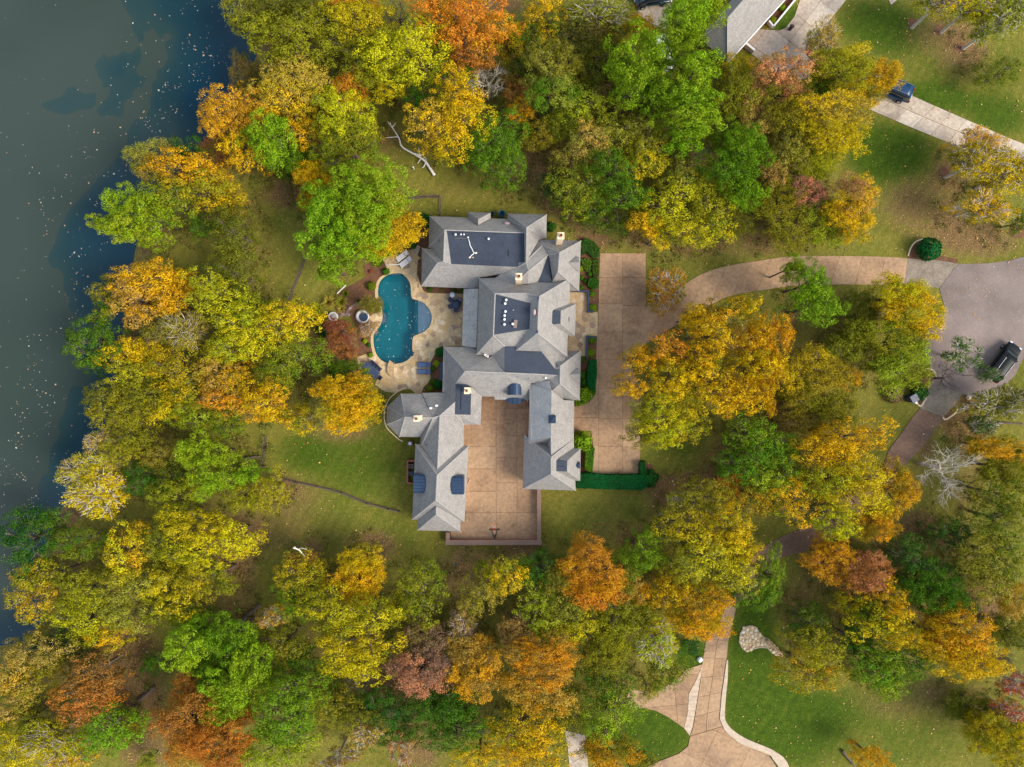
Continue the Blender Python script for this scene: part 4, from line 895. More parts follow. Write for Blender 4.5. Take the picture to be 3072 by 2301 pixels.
def make_lake():
    m, N, L, B = new_mat('lake_water')
    # painted_sky: cloud and blue-sky reflections put into the base colour, dark blue along the bank
    at = N.new('ShaderNodeAttribute'); at.attribute_name = 'painted_sky'; n = noise_node(N, L, 0.055, 3, 0.5, dist=0.7)
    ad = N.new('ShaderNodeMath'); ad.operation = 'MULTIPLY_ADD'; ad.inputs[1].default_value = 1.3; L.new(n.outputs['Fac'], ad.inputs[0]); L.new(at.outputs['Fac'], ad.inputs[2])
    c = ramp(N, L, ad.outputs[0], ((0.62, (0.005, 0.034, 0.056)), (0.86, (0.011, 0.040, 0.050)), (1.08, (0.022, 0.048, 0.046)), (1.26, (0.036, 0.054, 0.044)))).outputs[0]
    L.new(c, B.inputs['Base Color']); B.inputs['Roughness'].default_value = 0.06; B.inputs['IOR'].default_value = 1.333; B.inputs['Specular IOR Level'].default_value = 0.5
    b = noise_node(N, L, 1.6, 3); bp = N.new('ShaderNodeBump'); bp.inputs['Strength'].default_value = 0.05; bp.inputs['Distance'].default_value = 0.05
    L.new(b.outputs['Fac'], bp.inputs['Height']); L.new(bp.outputs[0], B.inputs['Normal'])
    poly = [Vector((-420, 420)), Vector((-420, -200)), Vector((-40, -200)), Vector((-40, 30)), Vector((-24, 30)), Vector((-24, 420))]
    xs = np.concatenate([[-420, -200, -110], np.arange(-80, -19, 2.0)]); ys = np.concatenate([[-200, -120, -80], np.arange(-60, 61, 2.0), [90, 160, 420]])
    X, Y = np.meshgrid(xs, ys); i = np.arange(X.size).reshape(X.shape); f = np.stack([i[:-1, :-1], i[:-1, 1:], i[1:, 1:], i[1:, :-1]], -1).reshape(-1, 4)
    keep = ~((X.ravel()[f].min(1) > -42) & (Y.ravel()[f].max(1) < 30)); me = mesh_np('lake_water', np.stack([X, Y, np.full(X.shape, WATER_Z)], -1).reshape(-1, 3), f[keep])
    a = me.attributes.new('painted_sky', 'FLOAT', 'POINT'); d = -lake_signed(X, Y); wd = 7 + 17 * np.clip((Y - 2) / 26, 0, 1); a.data.foreach_set('value', np.clip(d / wd, 0, 1).astype(np.float32).ravel() * .62)  # weight of the painted sky reflection, rising away from the bank
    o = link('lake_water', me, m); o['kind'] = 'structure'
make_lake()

# ------------------------------------------------------------------ paved surfaces: base sheet (joints) with slabs laid on it as parts
Z_BASE, Z_SLAB = 0.02, 0.07
def clip_cell(poly, ang, u0, u1, v0, v1):
    c, s = math.cos(ang), math.sin(ang)
    q = [(p[0], p[1]) for p in poly]
    for n, d in (((c, s), u1), ((-c, -s), -u0), ((-s, c), v1), ((s, -c), -v0)):
        q = clip_half(q, n, d)
        if len(q) < 3: return None
    out = [q[0]]
    for a in q[1:]:
        if math.hypot(a[0] - out[-1][0], a[1] - out[-1][1]) > 0.01: out.append(a)
    if len(out) < 3 or abs(area2(out)) < 0.05: return None
    return out
def slab(poly, parent, m, z1=Z_SLAB, name='slab'):
    return MB().poly_prism([tuple(p) for p in poly], Z_BASE - 0.01, z1 + random.uniform(-0.006, 0.006)).build(name, m, parent)
def paved(name, poly, m, ang=0.0, w=3.0, h=3.0, off=(0, 0), gap=0.035):
    base = sheet(name, [Vector(p).to_2d() if len(p) == 3 else p for p in poly], Z_BASE, M['joint'], kind='structure', drop=0.12)
    c, s = math.cos(ang), math.sin(ang)
    us = [p[0] * c + p[1] * s for p in poly]; vs = [-p[0] * s + p[1] * c for p in poly]
    g = gap / 2
    for i in range(math.floor((min(us) - off[0]) / w), math.ceil((max(us) - off[0]) / w)):
        for j in range(math.floor((min(vs) - off[1]) / h), math.ceil((max(vs) - off[1]) / h)):
            q = clip_cell(poly, ang, off[0] + i * w + g, off[0] + (i + 1) * w - g, off[1] + j * h + g, off[1] + (j + 1) * h - g)
            if q: slab(q, base, m)
    return base
def columns(name, poly, m, xs, yss, gap=0.035):
    """columns of slabs: xs column borders, yss the cross joints of each column (survey pixels)"""
    base = sheet(name, [p.to_2d() for p in poly], Z_BASE, M['joint'], kind='structure', drop=0.12)
    X = [P(x, 0).x for x in xs]; g = gap / 2
    for i in range(len(xs) - 1):
        Ys = [200] + sorted([P(0, y).y for y in yss[i]], reverse=True) + [-200]
        for a, b in zip(Ys, Ys[1:]):
            q = clip_cell(poly, 0, X[i] + g, X[i + 1] - g, b + g, a - g)
            if q: slab(q, base, m)
    return base
def strip(name, left, right, n, m, split=False, gap=0.035, fr=None):
    """a lane between two edge lines, cut crosswise into n slabs (and lengthwise when split)"""
    def resample(line, k):
        d = [0]
        for a, b in zip(line, line[1:]): d.append(d[-1] + (b - a).length)
        out = []
        for i in range(k + 1):
            t = d[-1] * i / k; j = max(q for q in range(len(d)) if d[q] <= t + 1e-9); j = min(j, len(line) - 2)
            f = (t - d[j]) / max(d[j + 1] - d[j], 1e-9); out.append(line[j].lerp(line[j + 1], f))
        return out
    sub = 4
    l = resample(smooth_open([p.to_2d() for p in left]), n * sub); r = resample(smooth_open([p.to_2d() for p in right]), n * sub)
    base = sheet(name, l + r[::-1], Z_BASE, M['joint'], kind='structure', drop=0.12)
    lanes = ((0.0, 0.5), (0.5, 1.0)) if split else ((0.0, 1.0),)
    for i in range(n):
        for a, b in lanes:
            idx = list(range(i * sub, (i + 1) * sub + 1))
            e0 = [l[k].lerp(r[k], a + (0.008 if a else 0)) for k in idx]; e1 = [l[k].lerp(r[k], b - (0.008 if b < 1 else 0)) for k in idx]
            for e in (e0, e1):
                d0 = (e[1] - e[0]).normalized() * gap / 2; e[0] = e[0] + d0; e[-1] = e[-1] - d0
            slab([tuple(p) for p in e0] + [tuple(p) for p in e1[::-1]], base, m)
    return base

# parking strip along the front of the house
park = pts('a20', (570, 1640), (865, 1640)) + pts('a21', (866, 330), (900, 420), (860, 560), (745, 672), (765, 700), (840, 880), (832, 1060), (826, 1412), (520, 1410), (527, 1250), (512, 1130), (400, 1130), (402, 965), (500, 945), (540, 870), (545, 660), (553, 480), (562, 200))
columns('parking_strip', park, M['concrete'], (1700, 1796, 1868, 1960), [[F('a21', 0, y)[1] for y in (130, 305, 485, 668, 856, 1046, 1226)], [F('a21', 0, y)[1] for y in (140, 310, 490, 672, 860, 1052, 1232)], [F('a21', 0, y)[1] for y in (140, 320, 500, 672, 860, 1055, 1235)]])
# curved driveway to the cul-de-sac
up = pts('a21', (866, 335), (980, 262), (1095, 195), (1240, 112), (1400, 64), (1657, 22)) + pts('a31', (150, 2), (300, 0), (600, 2), (800, 8), (905, 16))
lo = pts('a21', (750, 672), (830, 600), (950, 512), (1050, 455), (1180, 375), (1300, 308), (1420, 256), (1657, 216)) + pts('a31', (150, 194), (300, 186), (500, 184), (700, 186), (882, 180))
strip('curved_driveway', up, lo, 12, M['concrete'])
# rough aggregate apron, then the worn cul-de-sac
apron = pts('a31', (905, 16), (1100, 28), (1235, 52), (1195, 90), (1105, 210), (980, 190), (882, 180))
sheet('driveway_apron', [p.to_2d() for p in apron], Z_SLAB, M['aggregate'], kind='structure', drop=0.15)
cul = pts('a31', (1240, 52), (1420, 48), (1560, 30), (1700, -10), (2300, -160), (2300, 420), (1720, 520), (1650, 660), (1600, 770), (1500, 870), (1380, 935), (1255, 890), (1150, 850), (1040, 838), (1080, 780), (1050, 730), (1035, 650), (985, 540), (1060, 450), (1140, 320), (1108, 212), (1198, 90))
sheet('cul_de_sac', [p.to_2d() for p in cul], 0.045, M['asphalt'], kind='structure', drop=0.15)
ap2 = pts('a31', (1040, 836), (1150, 848), (1258, 890), (1190, 985), (1132, 1042), (982, 984))
sheet('lane_apron', [p.to_2d() for p in ap2], Z_SLAB, M['aggregate'], kind='structure', drop=0.15)
la = pts('a31', (982, 986), (930, 1050), (860, 1150), (775, 1268), (700, 1400)) + pts('a32', (240, 92), (120, 150), (0, 212)) + pts('a22', (1560, 300), (1450, 450), (1390, 600))
lb = pts('a31', (1132, 1044), (1080, 1120), (1000, 1230), (840, 1405), (760, 1560)) + pts('a32', (312, 218), (180, 275), (68, 312)) + pts('a22', (1640, 430), (1540, 530), (1450, 622))
strip('brown_lane', la, lb, 16, M['concrete_brown'])
lc = pts('a22', (1390, 602), (1340, 720), (1265, 822), (1245, 900), (1232, 985), (1222, 1085), (1200, 1230), (1172, 1400), (1152, 1455))
ld = pts('a22', (1450, 624), (1425, 730), (1398, 850), (1388, 960), (1370, 1080), (1355, 1180), (1345, 1290), (1342, 1340), (1362, 1392))
strip('lower_lane', lc, ld, 7, M['concrete'], split=True)
fork = pts('a22', (1228, 992), (1130, 1022), (1065, 1096), (950, 1150), (850, 1170), (766, 1150), (740, 1212), (766, 1272), (850, 1276), (930, 1290), (1010, 1332), (1080, 1380), (1112, 1402), (1135, 1300), (1142, 1180), (1190, 1090))
paved('fork_drive', fork, M['concrete'], 0.1, 5.2, 3.6, (0.8, 1.2))
gutter = pts('a22', (1234, 985), (1192, 1092), (1145, 1182), (1137, 1302), (1114, 1404), (1150, 1452), (1168, 1396), (1196, 1232), (1218, 1088))
sheet('swale_strip', [p.to_2d() for p in gutter], Z_SLAB, mat('pale_worn_concrete', lin(192, 172, 150), 0.9, 0.25, 3), kind='structure', drop=0.12)
court2 = pts('a22', (1152, 1458), (1362, 1394), (1378, 1420), (1436, 1475), (1505, 1515), (1657, 1574)) + pts('a32', (60, 1665), (120, 1800)) + pts('a22', (700, 1800), (905, 1636), (1000, 1600), (1082, 1568), (1140, 1520))
paved('turning_court', court2, M['concrete'], -0.45, 4.6, 4.2, (0.6, 1.4))
kin = pts('a22', (1388, 960), (1372, 1080), (1357, 1180), (1347, 1290), (1344, 1340), (1364, 1392), (1380, 1420), (1438, 1474), (1505, 1514), (1657, 1572)) + pts('a32', (30, 1605), (75, 1670), (120, 1800))
kout = pts('a22', (1396, 962), (1394, 1080), (1384, 1180), (1376, 1290), (1378, 1345), (1396, 1380), (1420, 1408), (1470, 1445), (1530, 1478), (1657, 1530)) + pts('a32', (50, 1558), (120, 1620), (190, 1800))
o = MB().poly_prism([tuple(p.to_2d()) for p in smooth_open([p.to_2d() for p in kin], 3)] + [tuple(p.to_2d()) for p in smooth_open([p.to_2d() for p in kout], 3)[::-1]], 0, 0.16).build('kerb', M['kerb']); o['kind'] = 'structure'
paved('side_path', pts('a22', (340, 1420), (405, 1432), (470, 1450), (482, 1540), (505, 1800), (385, 1800), (362, 1540)), M['concrete_grey'], 0.55, 2.6, 3.2, (0, 0.5))
# upper drives
ua = [C('a30', 600, 672), C('a30', 640, 702), C('a30', 1000, 856), C('a30', 1300, 976), C('a30', 1657, 1118), C('a30', 2100, 1295)]
ub = [C('a30', 780, 540), C('a30', 890, 602), C('a30', 1190, 736), C('a30', 1540, 888), C('a30', 1657, 934), C('a30', 2100, 1118)]
strip('upper_driveway', ua, ub, 13, M['concrete_grey'], split=True)
nd = pts('a30', (255, -140), (600, -140), (505, 0), (385, 150), (268, 262), (255, 330), (262, 372), (300, 395), (340, 430), (262, 502), (120, 540), (-50, 395), (-160, 308), (-60, 190), (10, 196), (70, 200), (110, 184), (170, 110))
paved('neighbour_driveway', nd, M['concrete_grey'], math.radians(-38), 3.2, 3.2, (1.0, 0.6))
paved('far_driveway', pts('a20', (800, -60), (1050, -60), (1030, 80), (990, 190), (900, 150), (820, 100)), M['concrete_grey'], 0.4, 3.4, 3.4)
paved('far_walk', pts('a30', (750, -60), (880, -60), (835, 0), (795, 32)), M['concrete_grey'], 0.7, 2.0, 2.0)

# garage courtyard
yard = [P(*q) for q in ((1385, 1170), (1610, 1170), (1610, 1470), (1617, 1470), (1617, 1616), (1352, 1616), (1352, 1570), (1375, 1560))]
columns('garage_courtyard', yard, M['concrete'], (1340, 1488.5, 1551, 1640), [[1259, 1340, 1406, 1473.5, 1538], [1225, 1306, 1371.5, 1448.5, 1537], [1225, 1306, 1371.5, 1448.5, 1537]])
wl = empty('courtyard_wall', P(1480, 1625), 'low brick parapet wall enclosing the garage courtyard on two sides', 'wall')
def part_at(mb, name, m, parent, smooth=False):
    o = mb.build(name, m, None, smooth); o.parent = parent; o.matrix_parent_inverse = Matrix.Translation(-parent.location) if parent.rotation_euler.z == 0 else parent.matrix_world.inverted()
    return o
bot = [P(1342, 1616), P(1621, 1616), P(1621, 1626), P(1342, 1626)]
part_at(MB().poly_prism([p.to_2d() for p in bot], -0.1, 1.0), 'wall', M['brick'], wl)
part_at(MB().poly_prism([p.to_2d() for p in (P(1339, 1614), P(1624, 1614), P(1624, 1629), P(1339, 1629))], 1.0, 1.09, True), 'coping', M['coping'], wl)
rt = [P(1612, 1462), P(1620, 1462), P(1620, 1615.5), P(1612, 1615.5)]
part_at(MB().poly_prism([p.to_2d() for p in rt], -0.1, 1.0), 'wall', M['brick'], wl)
part_at(MB().poly_prism([p.to_2d() for p in (P(1610.5, 1462), P(1622, 1462), P(1622, 1613.5), P(1610.5, 1613.5))], 1.0, 1.085, True), 'coping', M['coping'], wl)
lf_ = [P(1342, 1592), P(1350, 1592), P(1350, 1615.5), P(1342, 1615.5)]
part_at(MB().poly_prism([p.to_2d() for p in lf_], -0.1, 1.0), 'wall', M['brick'], wl)
part_at(MB().poly_prism([p.to_2d() for p in (P(1340, 1592), P(1352, 1592), P(1352, 1613.5), P(1340, 1613.5))], 1.0, 1.085, True), 'coping', M['coping'], wl)

# ------------------------------------------------------------------ pool, patio and beds
def make_pool():
    pm, N, L, B = new_mat('pool_plaster')
    n = noise_node(N, L, 0.5, 4); L.new(ramp(N, L, n.outputs['Fac'], ((0.3, lin(8, 134, 150)), (0.7, lin(12, 144, 158)))).outputs[0], B.inputs['Base Color']); B.inputs['Roughness'].default_value = 0.7
    ledge_m = mat('pool_ledge_plaster', lin(168, 148, 168), 0.7, 0.1, 1.5)
    root = empty('swimming_pool', C('H7', 1050, 800), 'free-form teal swimming pool with a round grey tanning ledge', 'pool')
    inv = Matrix.Translation(-root.location)
    P2 = [tuple(p) for p in POOL]; n = len(P2); c = np.mean(np.array(P2), 0)
    mb = MB(); rings = [(1.0, -0.02), (1.0, -0.9), (0.86, -1.5), (0.5, -1.9)]
    for s_, z in rings:
        for p in P2: mb.v.append((c[0] + (p[0] - c[0]) * s_, c[1] + (p[1] - c[1]) * s_, z))
    for k in range(len(rings) - 1):
        for i in range(n):
            j = (i + 1) % n; mb.f.append((k * n + i, (k + 1) * n + i, (k + 1) * n + j, k * n + j))
    for i in range(n): pass
    b = (len(rings) - 1) * n; mb.f.append(tuple(range(b, b + n)) if area2(P2) > 0 else tuple(range(b + n - 1, b - 1, -1)))
    o = mb.build('basin', pm, root); o.matrix_parent_inverse = inv
    # tanning ledge and three steps: slices of the pool outline at growing depths
    def ledge(x0, z, m, name):
        q = [(p[0], p[1]) for p in POOL]
        q = clip_half(q, (-1, 0), -C('H7', x0, 0).x)
        q = [p for p in q if C('H7', 0, 565).y > p[1] > C('H7', 0, 1045).y]
        o = MB().poly_prism(q, -1.7, z).build(name, m, root); o.matrix_parent_inverse = inv
    ledge(1300, -0.16, ledge_m, 'tanning_ledge')
    ledge(1278, -0.36, pm, 'step'); ledge(1260, -0.55, pm, 'step'); ledge(1243, -0.75, pm, 'step')
    sh = [C('H7', *q).to_2d() for q in ((862, 740), (885, 735), (900, 790), (890, 850), (850, 870), (845, 850))]
    o = MB().poly_prism([tuple(p) for p in sh], -1.4, -0.2).build('seat_ledge', ledge_m, root); o.matrix_parent_inverse = inv
    nt_ = MB().poly_prism([tuple(p) for p in NOTCH], -1.2, -0.3).build('spillway_ledge', ledge_m, root); nt_.matrix_parent_inverse = inv
    # water: tinted clear sheet with a mirror film
    wm = bpy.data.materials.new('pool_water'); wm.use_nodes = True; N = wm.node_tree.nodes; L = wm.node_tree.links
    N.remove(N['Principled BSDF']); tr = N.new('ShaderNodeBsdfTransparent'); tr.inputs[0].default_value = (*lin(196, 236, 238), 1)
    gl = N.new('ShaderNodeBsdfGlossy'); gl.inputs['Roughness'].default_value = 0.05; fr = N.new('ShaderNodeFresnel'); fr.inputs[0].default_value = 1.33
    bn = noise_node(N, L, 2.2, 3); bp = N.new('ShaderNodeBump'); bp.inputs['Strength'].default_value = 0.08; bp.inputs['Distance'].default_value = 0.05
    L.new(bn.outputs['Fac'], bp.inputs['Height']); L.new(bp.outputs[0], gl.inputs['Normal']); L.new(bp.outputs[0], fr.inputs['Normal'])
    ms = N.new('ShaderNodeMixShader'); L.new(fr.outputs[0], ms.inputs[0]); L.new(tr.outputs[0], ms.inputs[1]); L.new(gl.outputs[0], ms.inputs[2]); L.new(ms.outputs[0], N['Material Output'].inputs[0])
    o = sheet('water', POOL, -0.06, wm, root); o.matrix_parent_inverse = inv
    o = sheet('water', NOTCH, -0.056, wm, root); o.matrix_parent_inverse = inv
    return root
make_pool()
PATIO = ([C('H7', *q).to_2d() for q in ((905, 160), (862, 60), (1050, 15), (1160, -60), (1250, -120), (1310, -60), (1300, -10), (1335, 60), (1292, 150), (1288, 265), (1340, 410), (1372, 470), (1405, 492), (1660, 500))]
         + [C('H1', *q).to_2d() for q in ((1045, 1080), (1045, 1400))] + [C('H3', *q).to_2d() for q in ((1025, 155), (830, 157), (703, 186), (688, 250), (630, 350), (622, 450), (628, 560), (600, 610), (545, 665), (512, 745), (440, 750), (380, 690), (300, 700), (190, 740), (60, 722), (-60, 640))]
         + [C('H7', *q).to_2d() for q in ((800, 1545), (700, 1540), (590, 1470), (552, 1430), (550, 1290), (662, 1250), (735, 1290), (770, 1330), (742, 1260), (714, 1140), (712, 1030), (742, 960), (790, 905), (800, 850), (740, 860), (700, 830), (690, 790), (740, 755), (830, 730), (842, 690), (815, 620), (770, 545), (766, 450), (790, 350), (835, 290), (930, 238), (915, 200))])
def make_patio():
    holes = [POOL]
    # one hole: pool joined with the spillway notch
    base = sheet('stone_patio', PATIO, 0.025, M['mortar'], kind='structure', holes=[POOL], drop=0.12)
    rng = random.Random(11); xs = [p[0] for p in PATIO]; ys = [p[1] for p in PATIO]; seeds = []
    dpool = lambda p: float(dist_np(np.array([p[0]]), np.array([p[1]]), [tuple(q) for q in POOL], True)[0])
    tries = 0
    while tries < 7000 and len(seeds) < 330:
        tries += 1
        p = (rng.uniform(min(xs), max(xs)), rng.uniform(min(ys), max(ys)))
        if not inside(p, PATIO) or inside(p, POOL) or inside(p, NOTCH): continue
        d = rng.choice((0.42, 0.55, 0.72))
        if all((p[0] - q[0]) ** 2 + (p[1] - q[1]) ** 2 > d * d for q in seeds): seeds.append(p)
    A = np.array(seeds)
    made = []
    for i, p in enumerate(seeds):
        q = [(p[0] - 0.8, p[1] - 0.7), (p[0] + 0.8, p[1] - 0.8), (p[0] + 0.7, p[1] + 0.8), (p[0] - 0.8, p[1] + 0.7)]
        d = np.hypot(A[:, 0] - p[0], A[:, 1] - p[1]); near = np.argsort(d)[1:16]
        for j in near:
            n = (A[j] - A[i]) / d[j]; mid = (A[i] + A[j]) / 2
            q = clip_half(q, n, float(mid @ n) - 0.022)
            if len(q) < 3: break
        if len(q) < 3: continue
        # trim against the pool and the outline: pull outside corners toward the middle
        r = []
        for v in q:
            t = 1.0
            for _ in range(9):
                vv = (p[0] + (v[0] - p[0]) * t, p[1] + (v[1] - p[1]) * t)
                if inside(vv, PATIO) and not inside(vv, POOL) and not inside(vv, NOTCH): break
                t -= 0.1
            else: continue
            r.append((p[0] + (v[0] - p[0]) * (t - (0.05 if t < 1 else 0)), p[1] + (v[1] - p[1]) * (t - (0.05 if t < 1 else 0))))
        if len(r) < 3 or abs(area2(r)) < 0.03: continue
        made.append((abs(area2(r)), r))
    made.sort(key=lambda a: -a[0])
    rest = MB()
    for k, (a, r) in enumerate(made):
        z = 0.055 + rng.uniform(-0.008, 0.012)
        if k < 295: MB().poly_prism(r, 0.02, z).build('flagstone', M['flagstone'], base)
        else: rest.poly_prism(r, 0.02, z)
    if rest.v:
        o = rest.build('flagstone_chips', M['flagstone'], base); o['kind'] = 'stuff'
make_patio()

def bed(name, poly, z=0.04, m=None):
    return sheet(name, [p.to_2d() for p in poly], z, m or M['mulch'], kind='structure', drop=0.1)
bed('planting_bed', pts('H7', (250, 600), (330, 470), (500, 380), (640, 300), (760, 200), (850, 180), (905, 225), (835, 285), (788, 350), (764, 450), (768, 548), (812, 622), (836, 690), (826, 728), (735, 752), (688, 790), (696, 832), (738, 864), (796, 854), (784, 905), (738, 960), (708, 1030), (710, 1140), (735, 1250), (660, 1245), (560, 1280), (560, 1150), (540, 900), (430, 760), (300, 760)))
bed('planting_bed', pts('H7', (600, 60), (860, 60), (900, 160), (840, 180), (760, 190), (650, 280)), 0.044)
bed('planting_bed', pts('H1', (300, 420), (460, 330), (590, 120), (605, 500), (520, 520), (505, 640), (450, 600), (400, 560), (330, 560)), 0.042)
bed('planting_bed', pts('H1', (470, 660), (520, 640), (520, 1000), (1045, 1010), (1040, 1078), (590, 1070), (540, 1040), (470, 860)), 0.046)
bed('planting_bed', pts('H3', (785, 150), (705, 190), (692, 250), (634, 350), (626, 450), (632, 560), (604, 612), (550, 668), (518, 745), (800, 745), (800, 400)), 0.043)
bed('planting_bed', pts('a21', (400, -20), (560, -20), (566, 100), (556, 220), (470, 225), (380, 232)), 0.04)
bed('planting_bed', pts('H2', (1180, 350), (1340, 390), (1470, 470), (1490, 560), (1480, 1000), (1240, 1045), (1240, 420)), 0.045)
bed('planting_bed', pts('H2', (1345, 1050), (1475, 1040), (1465, 1280), (1400, 1310), (1345, 1308)), 0.043)
bed('planting_bed', pts('H4', (1325, 450), (1440, 470), (1455, 600), (1440, 720), (1325, 710)), 0.043)
bed('planting_bed', pts('H4', (1240, 700), (1450, 730), (1440, 1110), (1370, 1250), (1180, 1260), (1180, 900)), 0.042)
bed('planting_bed', pts('H6', (1160, 480), (1420, 560), (1400, 900), (1180, 900)), 0.044)
bed('planting_bed', pts('a21', (520, 1412), (826, 1414), (826, 1330), (900, 1345), (945, 1440), (930, 1500), (420, 1505), (420, 1410)), 0.038)
bed('entry_walk_base', pts('H2', (1110, 1060), (1340, 1060), (1340, 1310), (1465, 1310), (1460, 1640)) + pts('H4', (1458, 445), (1325, 440), (1320, 700), (1090, 690), (1090, 400)), 0.03, M['mortar'])
def entry_stones():
    base = bpy.data.objects['entry_walk_base']; poly = [v.co.to_2d() for v in base.data.vertices[:11]]
    rng = random.Random(5); seeds = []
    for _ in range(2500):
        p = (rng.uniform(*sorted((poly[0].x, max(q.x for q in poly)))), rng.uniform(min(q.y for q in poly), max(q.y for q in poly)))
        if inside(p, poly) and all(math.hypot(p[0] - q[0], p[1] - q[1]) > 0.5 for q in seeds): seeds.append(p)
    A = np.array(seeds)
    for i, p in enumerate(seeds):
        q = [(p[0] - 0.6, p[1] - 0.6), (p[0] + 0.6, p[1] - 0.6), (p[0] + 0.6, p[1] + 0.6), (p[0] - 0.6, p[1] + 0.6)]
        d = np.hypot(A[:, 0] - p[0], A[:, 1] - p[1])
        for j in np.argsort(d)[1:14]:
            n = (A[j] - A[i]) / d[j]; q = clip_half(q, n, float(((A[i] + A[j]) / 2) @ n) - 0.02)
            if len(q) < 3: break
        q = [v for v in q if inside(v, poly)]
        if len(q) >= 3 and abs(area2(q)) > 0.03: MB().poly_prism(q, 0.025, 0.06 + rng.uniform(-0.008, 0.01)).build('flagstone', M['flagstone'], base)
entry_stones()
bed('mulch_bed', pts('a30', (905, 1657), (925, 1600), (960, 1560), (1020, 1545)) + pts('a31', (1120, 0), (1230, 20), (1225, 48), (1100, 30), (905, 14)), 0.04)
bed('mulch_bed', pts('a31', (990, 760), (1020, 728), (1070, 745), (1085, 790), (1040, 835), (1000, 960), (975, 965), (962, 930), (1020, 840), (985, 800)), 0.04)
bed('mulch_bed', pts('a31', (1128, 1040), (1190, 960), (1225, 985), (1190, 1030), (1150, 1058)), 0.04)
bed('mulch_bed', pts('a30', (262, 262), (330, 200), (410, 220), (430, 300), (380, 370), (300, 396), (255, 360)), 0.085)
for x, y in ((935, 150), (1110, 192), (1240, 306), (1138, 1112), (1612, 1500)):
    rr = 32 / (2.1576 * 24) * (1.5 if x == 1612 else 1)
    c = C('a30', x, y); bed('mulch_ring', [c + Vector((math.cos(a) * rr * random.uniform(.85, 1.15), math.sin(a) * rr * random.uniform(.85, 1.15), 0)) for a in [i * math.pi / 7 for i in range(14)]], 0.03)
# ------------------------------------------------------------------ main house
house = empty('house', P(1470, 1100), 'large brick house with many steep grey shingle hips and dark flat roof decks', 'house')
def hp(mb, name, m, smooth=False, parent=None):
    """part of the house (or, with parent, a sub-part); coordinates are world coordinates"""
    o = mb.build(name, m, None, smooth); par = parent or house
    o.parent = par; o.matrix_parent_inverse = Matrix.Translation(-house.location) if parent is None else Matrix.Identity(4)
    return o
def face_pts(fc):
    out = []; k = None
    for q in fc:
        if len(q) == 4: k = q[0]; out.append(C(q[0], q[1], q[2], q[3]))
        else: out.append(C(k, q[0], q[1], q[2]))
    return out
def roof_mesh(name, faces, m, parent=None, drop=0.24, root=None):
    """roof planes with shingle courses laid along each slope, and a fascia hanging from every open edge"""
    bm = bmesh.new(); uvl = bm.loops.layers.uv.new('UVMap')
    for fc in faces:
        ps = face_pts(fc)
        nrm = Vector((0, 0, 0)); n = len(ps)
        for i in range(n):
            a, b = ps[i], ps[(i + 1) % n]; nrm += a.cross(b)
        if nrm.z < 0: ps.reverse(); nrm = -nrm
        nrm.normalize()
        f = bm.faces.new([bm.verts.new(p) for p in ps])
        u = Vector((0, 0, 1)).cross(nrm); u = u.normalized() if u.length > 1e-4 else Vector((1, 0, 0)); v = nrm.cross(u)
        for l in f.loops: l[uvl].uv = (l.vert.co.dot(u), l.vert.co.dot(v))
    bmesh.ops.triangulate(bm, faces=[f for f in bm.faces if len(f.verts) > 4])
    bmesh.ops.remove_doubles(bm, verts=bm.verts[:], dist=0.03)
    bm.normal_update(); caps = [(e.verts[0].co.copy(), e.verts[1].co.copy()) for e in bm.edges if len(e.link_faces) == 2 and e.is_convex and e.calc_face_angle(0) > .3 and e.calc_length() > .4]
    for e in [e for e in bm.edges if e.is_boundary]:
        a, b = e.verts; l = e.link_loops[0]
        if l.vert != a: a, b = b, a
        c, d = bm.verts.new(b.co - Vector((0, 0, drop))), bm.verts.new(a.co - Vector((0, 0, drop)))
        try: bm.faces.new((b, a, d, c)).material_index = 1
        except ValueError: pass
    me = bpy.data.meshes.new(name); bm.to_mesh(me); bm.free(); me.materials.append(m); me.materials.append(M['copper'])
    o = bpy.data.objects.new(name, me); COL.objects.link(o)
    if caps and name == 'roof':
        cb_ = MB()
        for a, b in caps: cb_.tube([a, b], .075, 5)
        rc_ = cb_.build('ridge_cap', M['ridge']); rc_['kind'] = 'stuff'; rc_.parent = o
    r = root or house; o.parent = parent or r; o.matrix_parent_inverse = Matrix.Translation(-r.location)
    return o
def mid(*q): return q
SH = M['shingle']
E = 3.3
# --- north wing
roof_mesh('roof', [
    [('H1', 615, 118, E), ('H1', 605, 502, E), (645, 527, 3.6), (790, 682, 6.1), (805, 290, 6.1)],
    [('H1', 615, 118, E), (805, 290, 6.1), (830, 292, 5.75), ('H2', 548, 325, 5.75), ('H1', 1580, 152, E)],
    [('H1', 805, 290, 6.1), (790, 682, 6.1), (885, 712, 5.75), (830, 292, 5.75)],
    [('H1', 520, 515, E), (515, 990, E), (715, 700, 5.9)],
    [('H1', 520, 515, E), (715, 700, 5.9), (790, 682, 6.1), (645, 527, 3.6)],
    [('H1', 515, 990, E), (1130, 1015, E), (1222, 1015, E), (1225, 885, 4.4), (1500, 835, 5.0), ('H2', 390, 775, 5.5), (470, 750, 5.75), ('H1', 885, 712, 5.75), (790, 682, 6.1), (715, 700, 5.9)],
    [('H2', 345, 85, E), (830, 98, E), (580, 260, 6.6)],
    [('H2', 345, 85, E), (580, 260, 6.6), (575, 690, 6.5), (553, 690, 5.75), (548, 325, 5.75), (335, 170, E)],
    [('H2', 830, 98, E), (825, 390, E), (735, 408, 3.9), (590, 660, 6.1), (575, 690, 6.5), (580, 260, 6.6)],
    [('H2', 575, 690, 6.5), (553, 690, 5.75), (485, 692, 5.75), (470, 750, 5.75), (390, 775, 5.5), ('H1', 1500, 835, 5.0), ('H2', 190, 884, 5.0), (440, 966, 6.2), (597, 958, 6.5), (600, 800, 6.6)],
], SH)
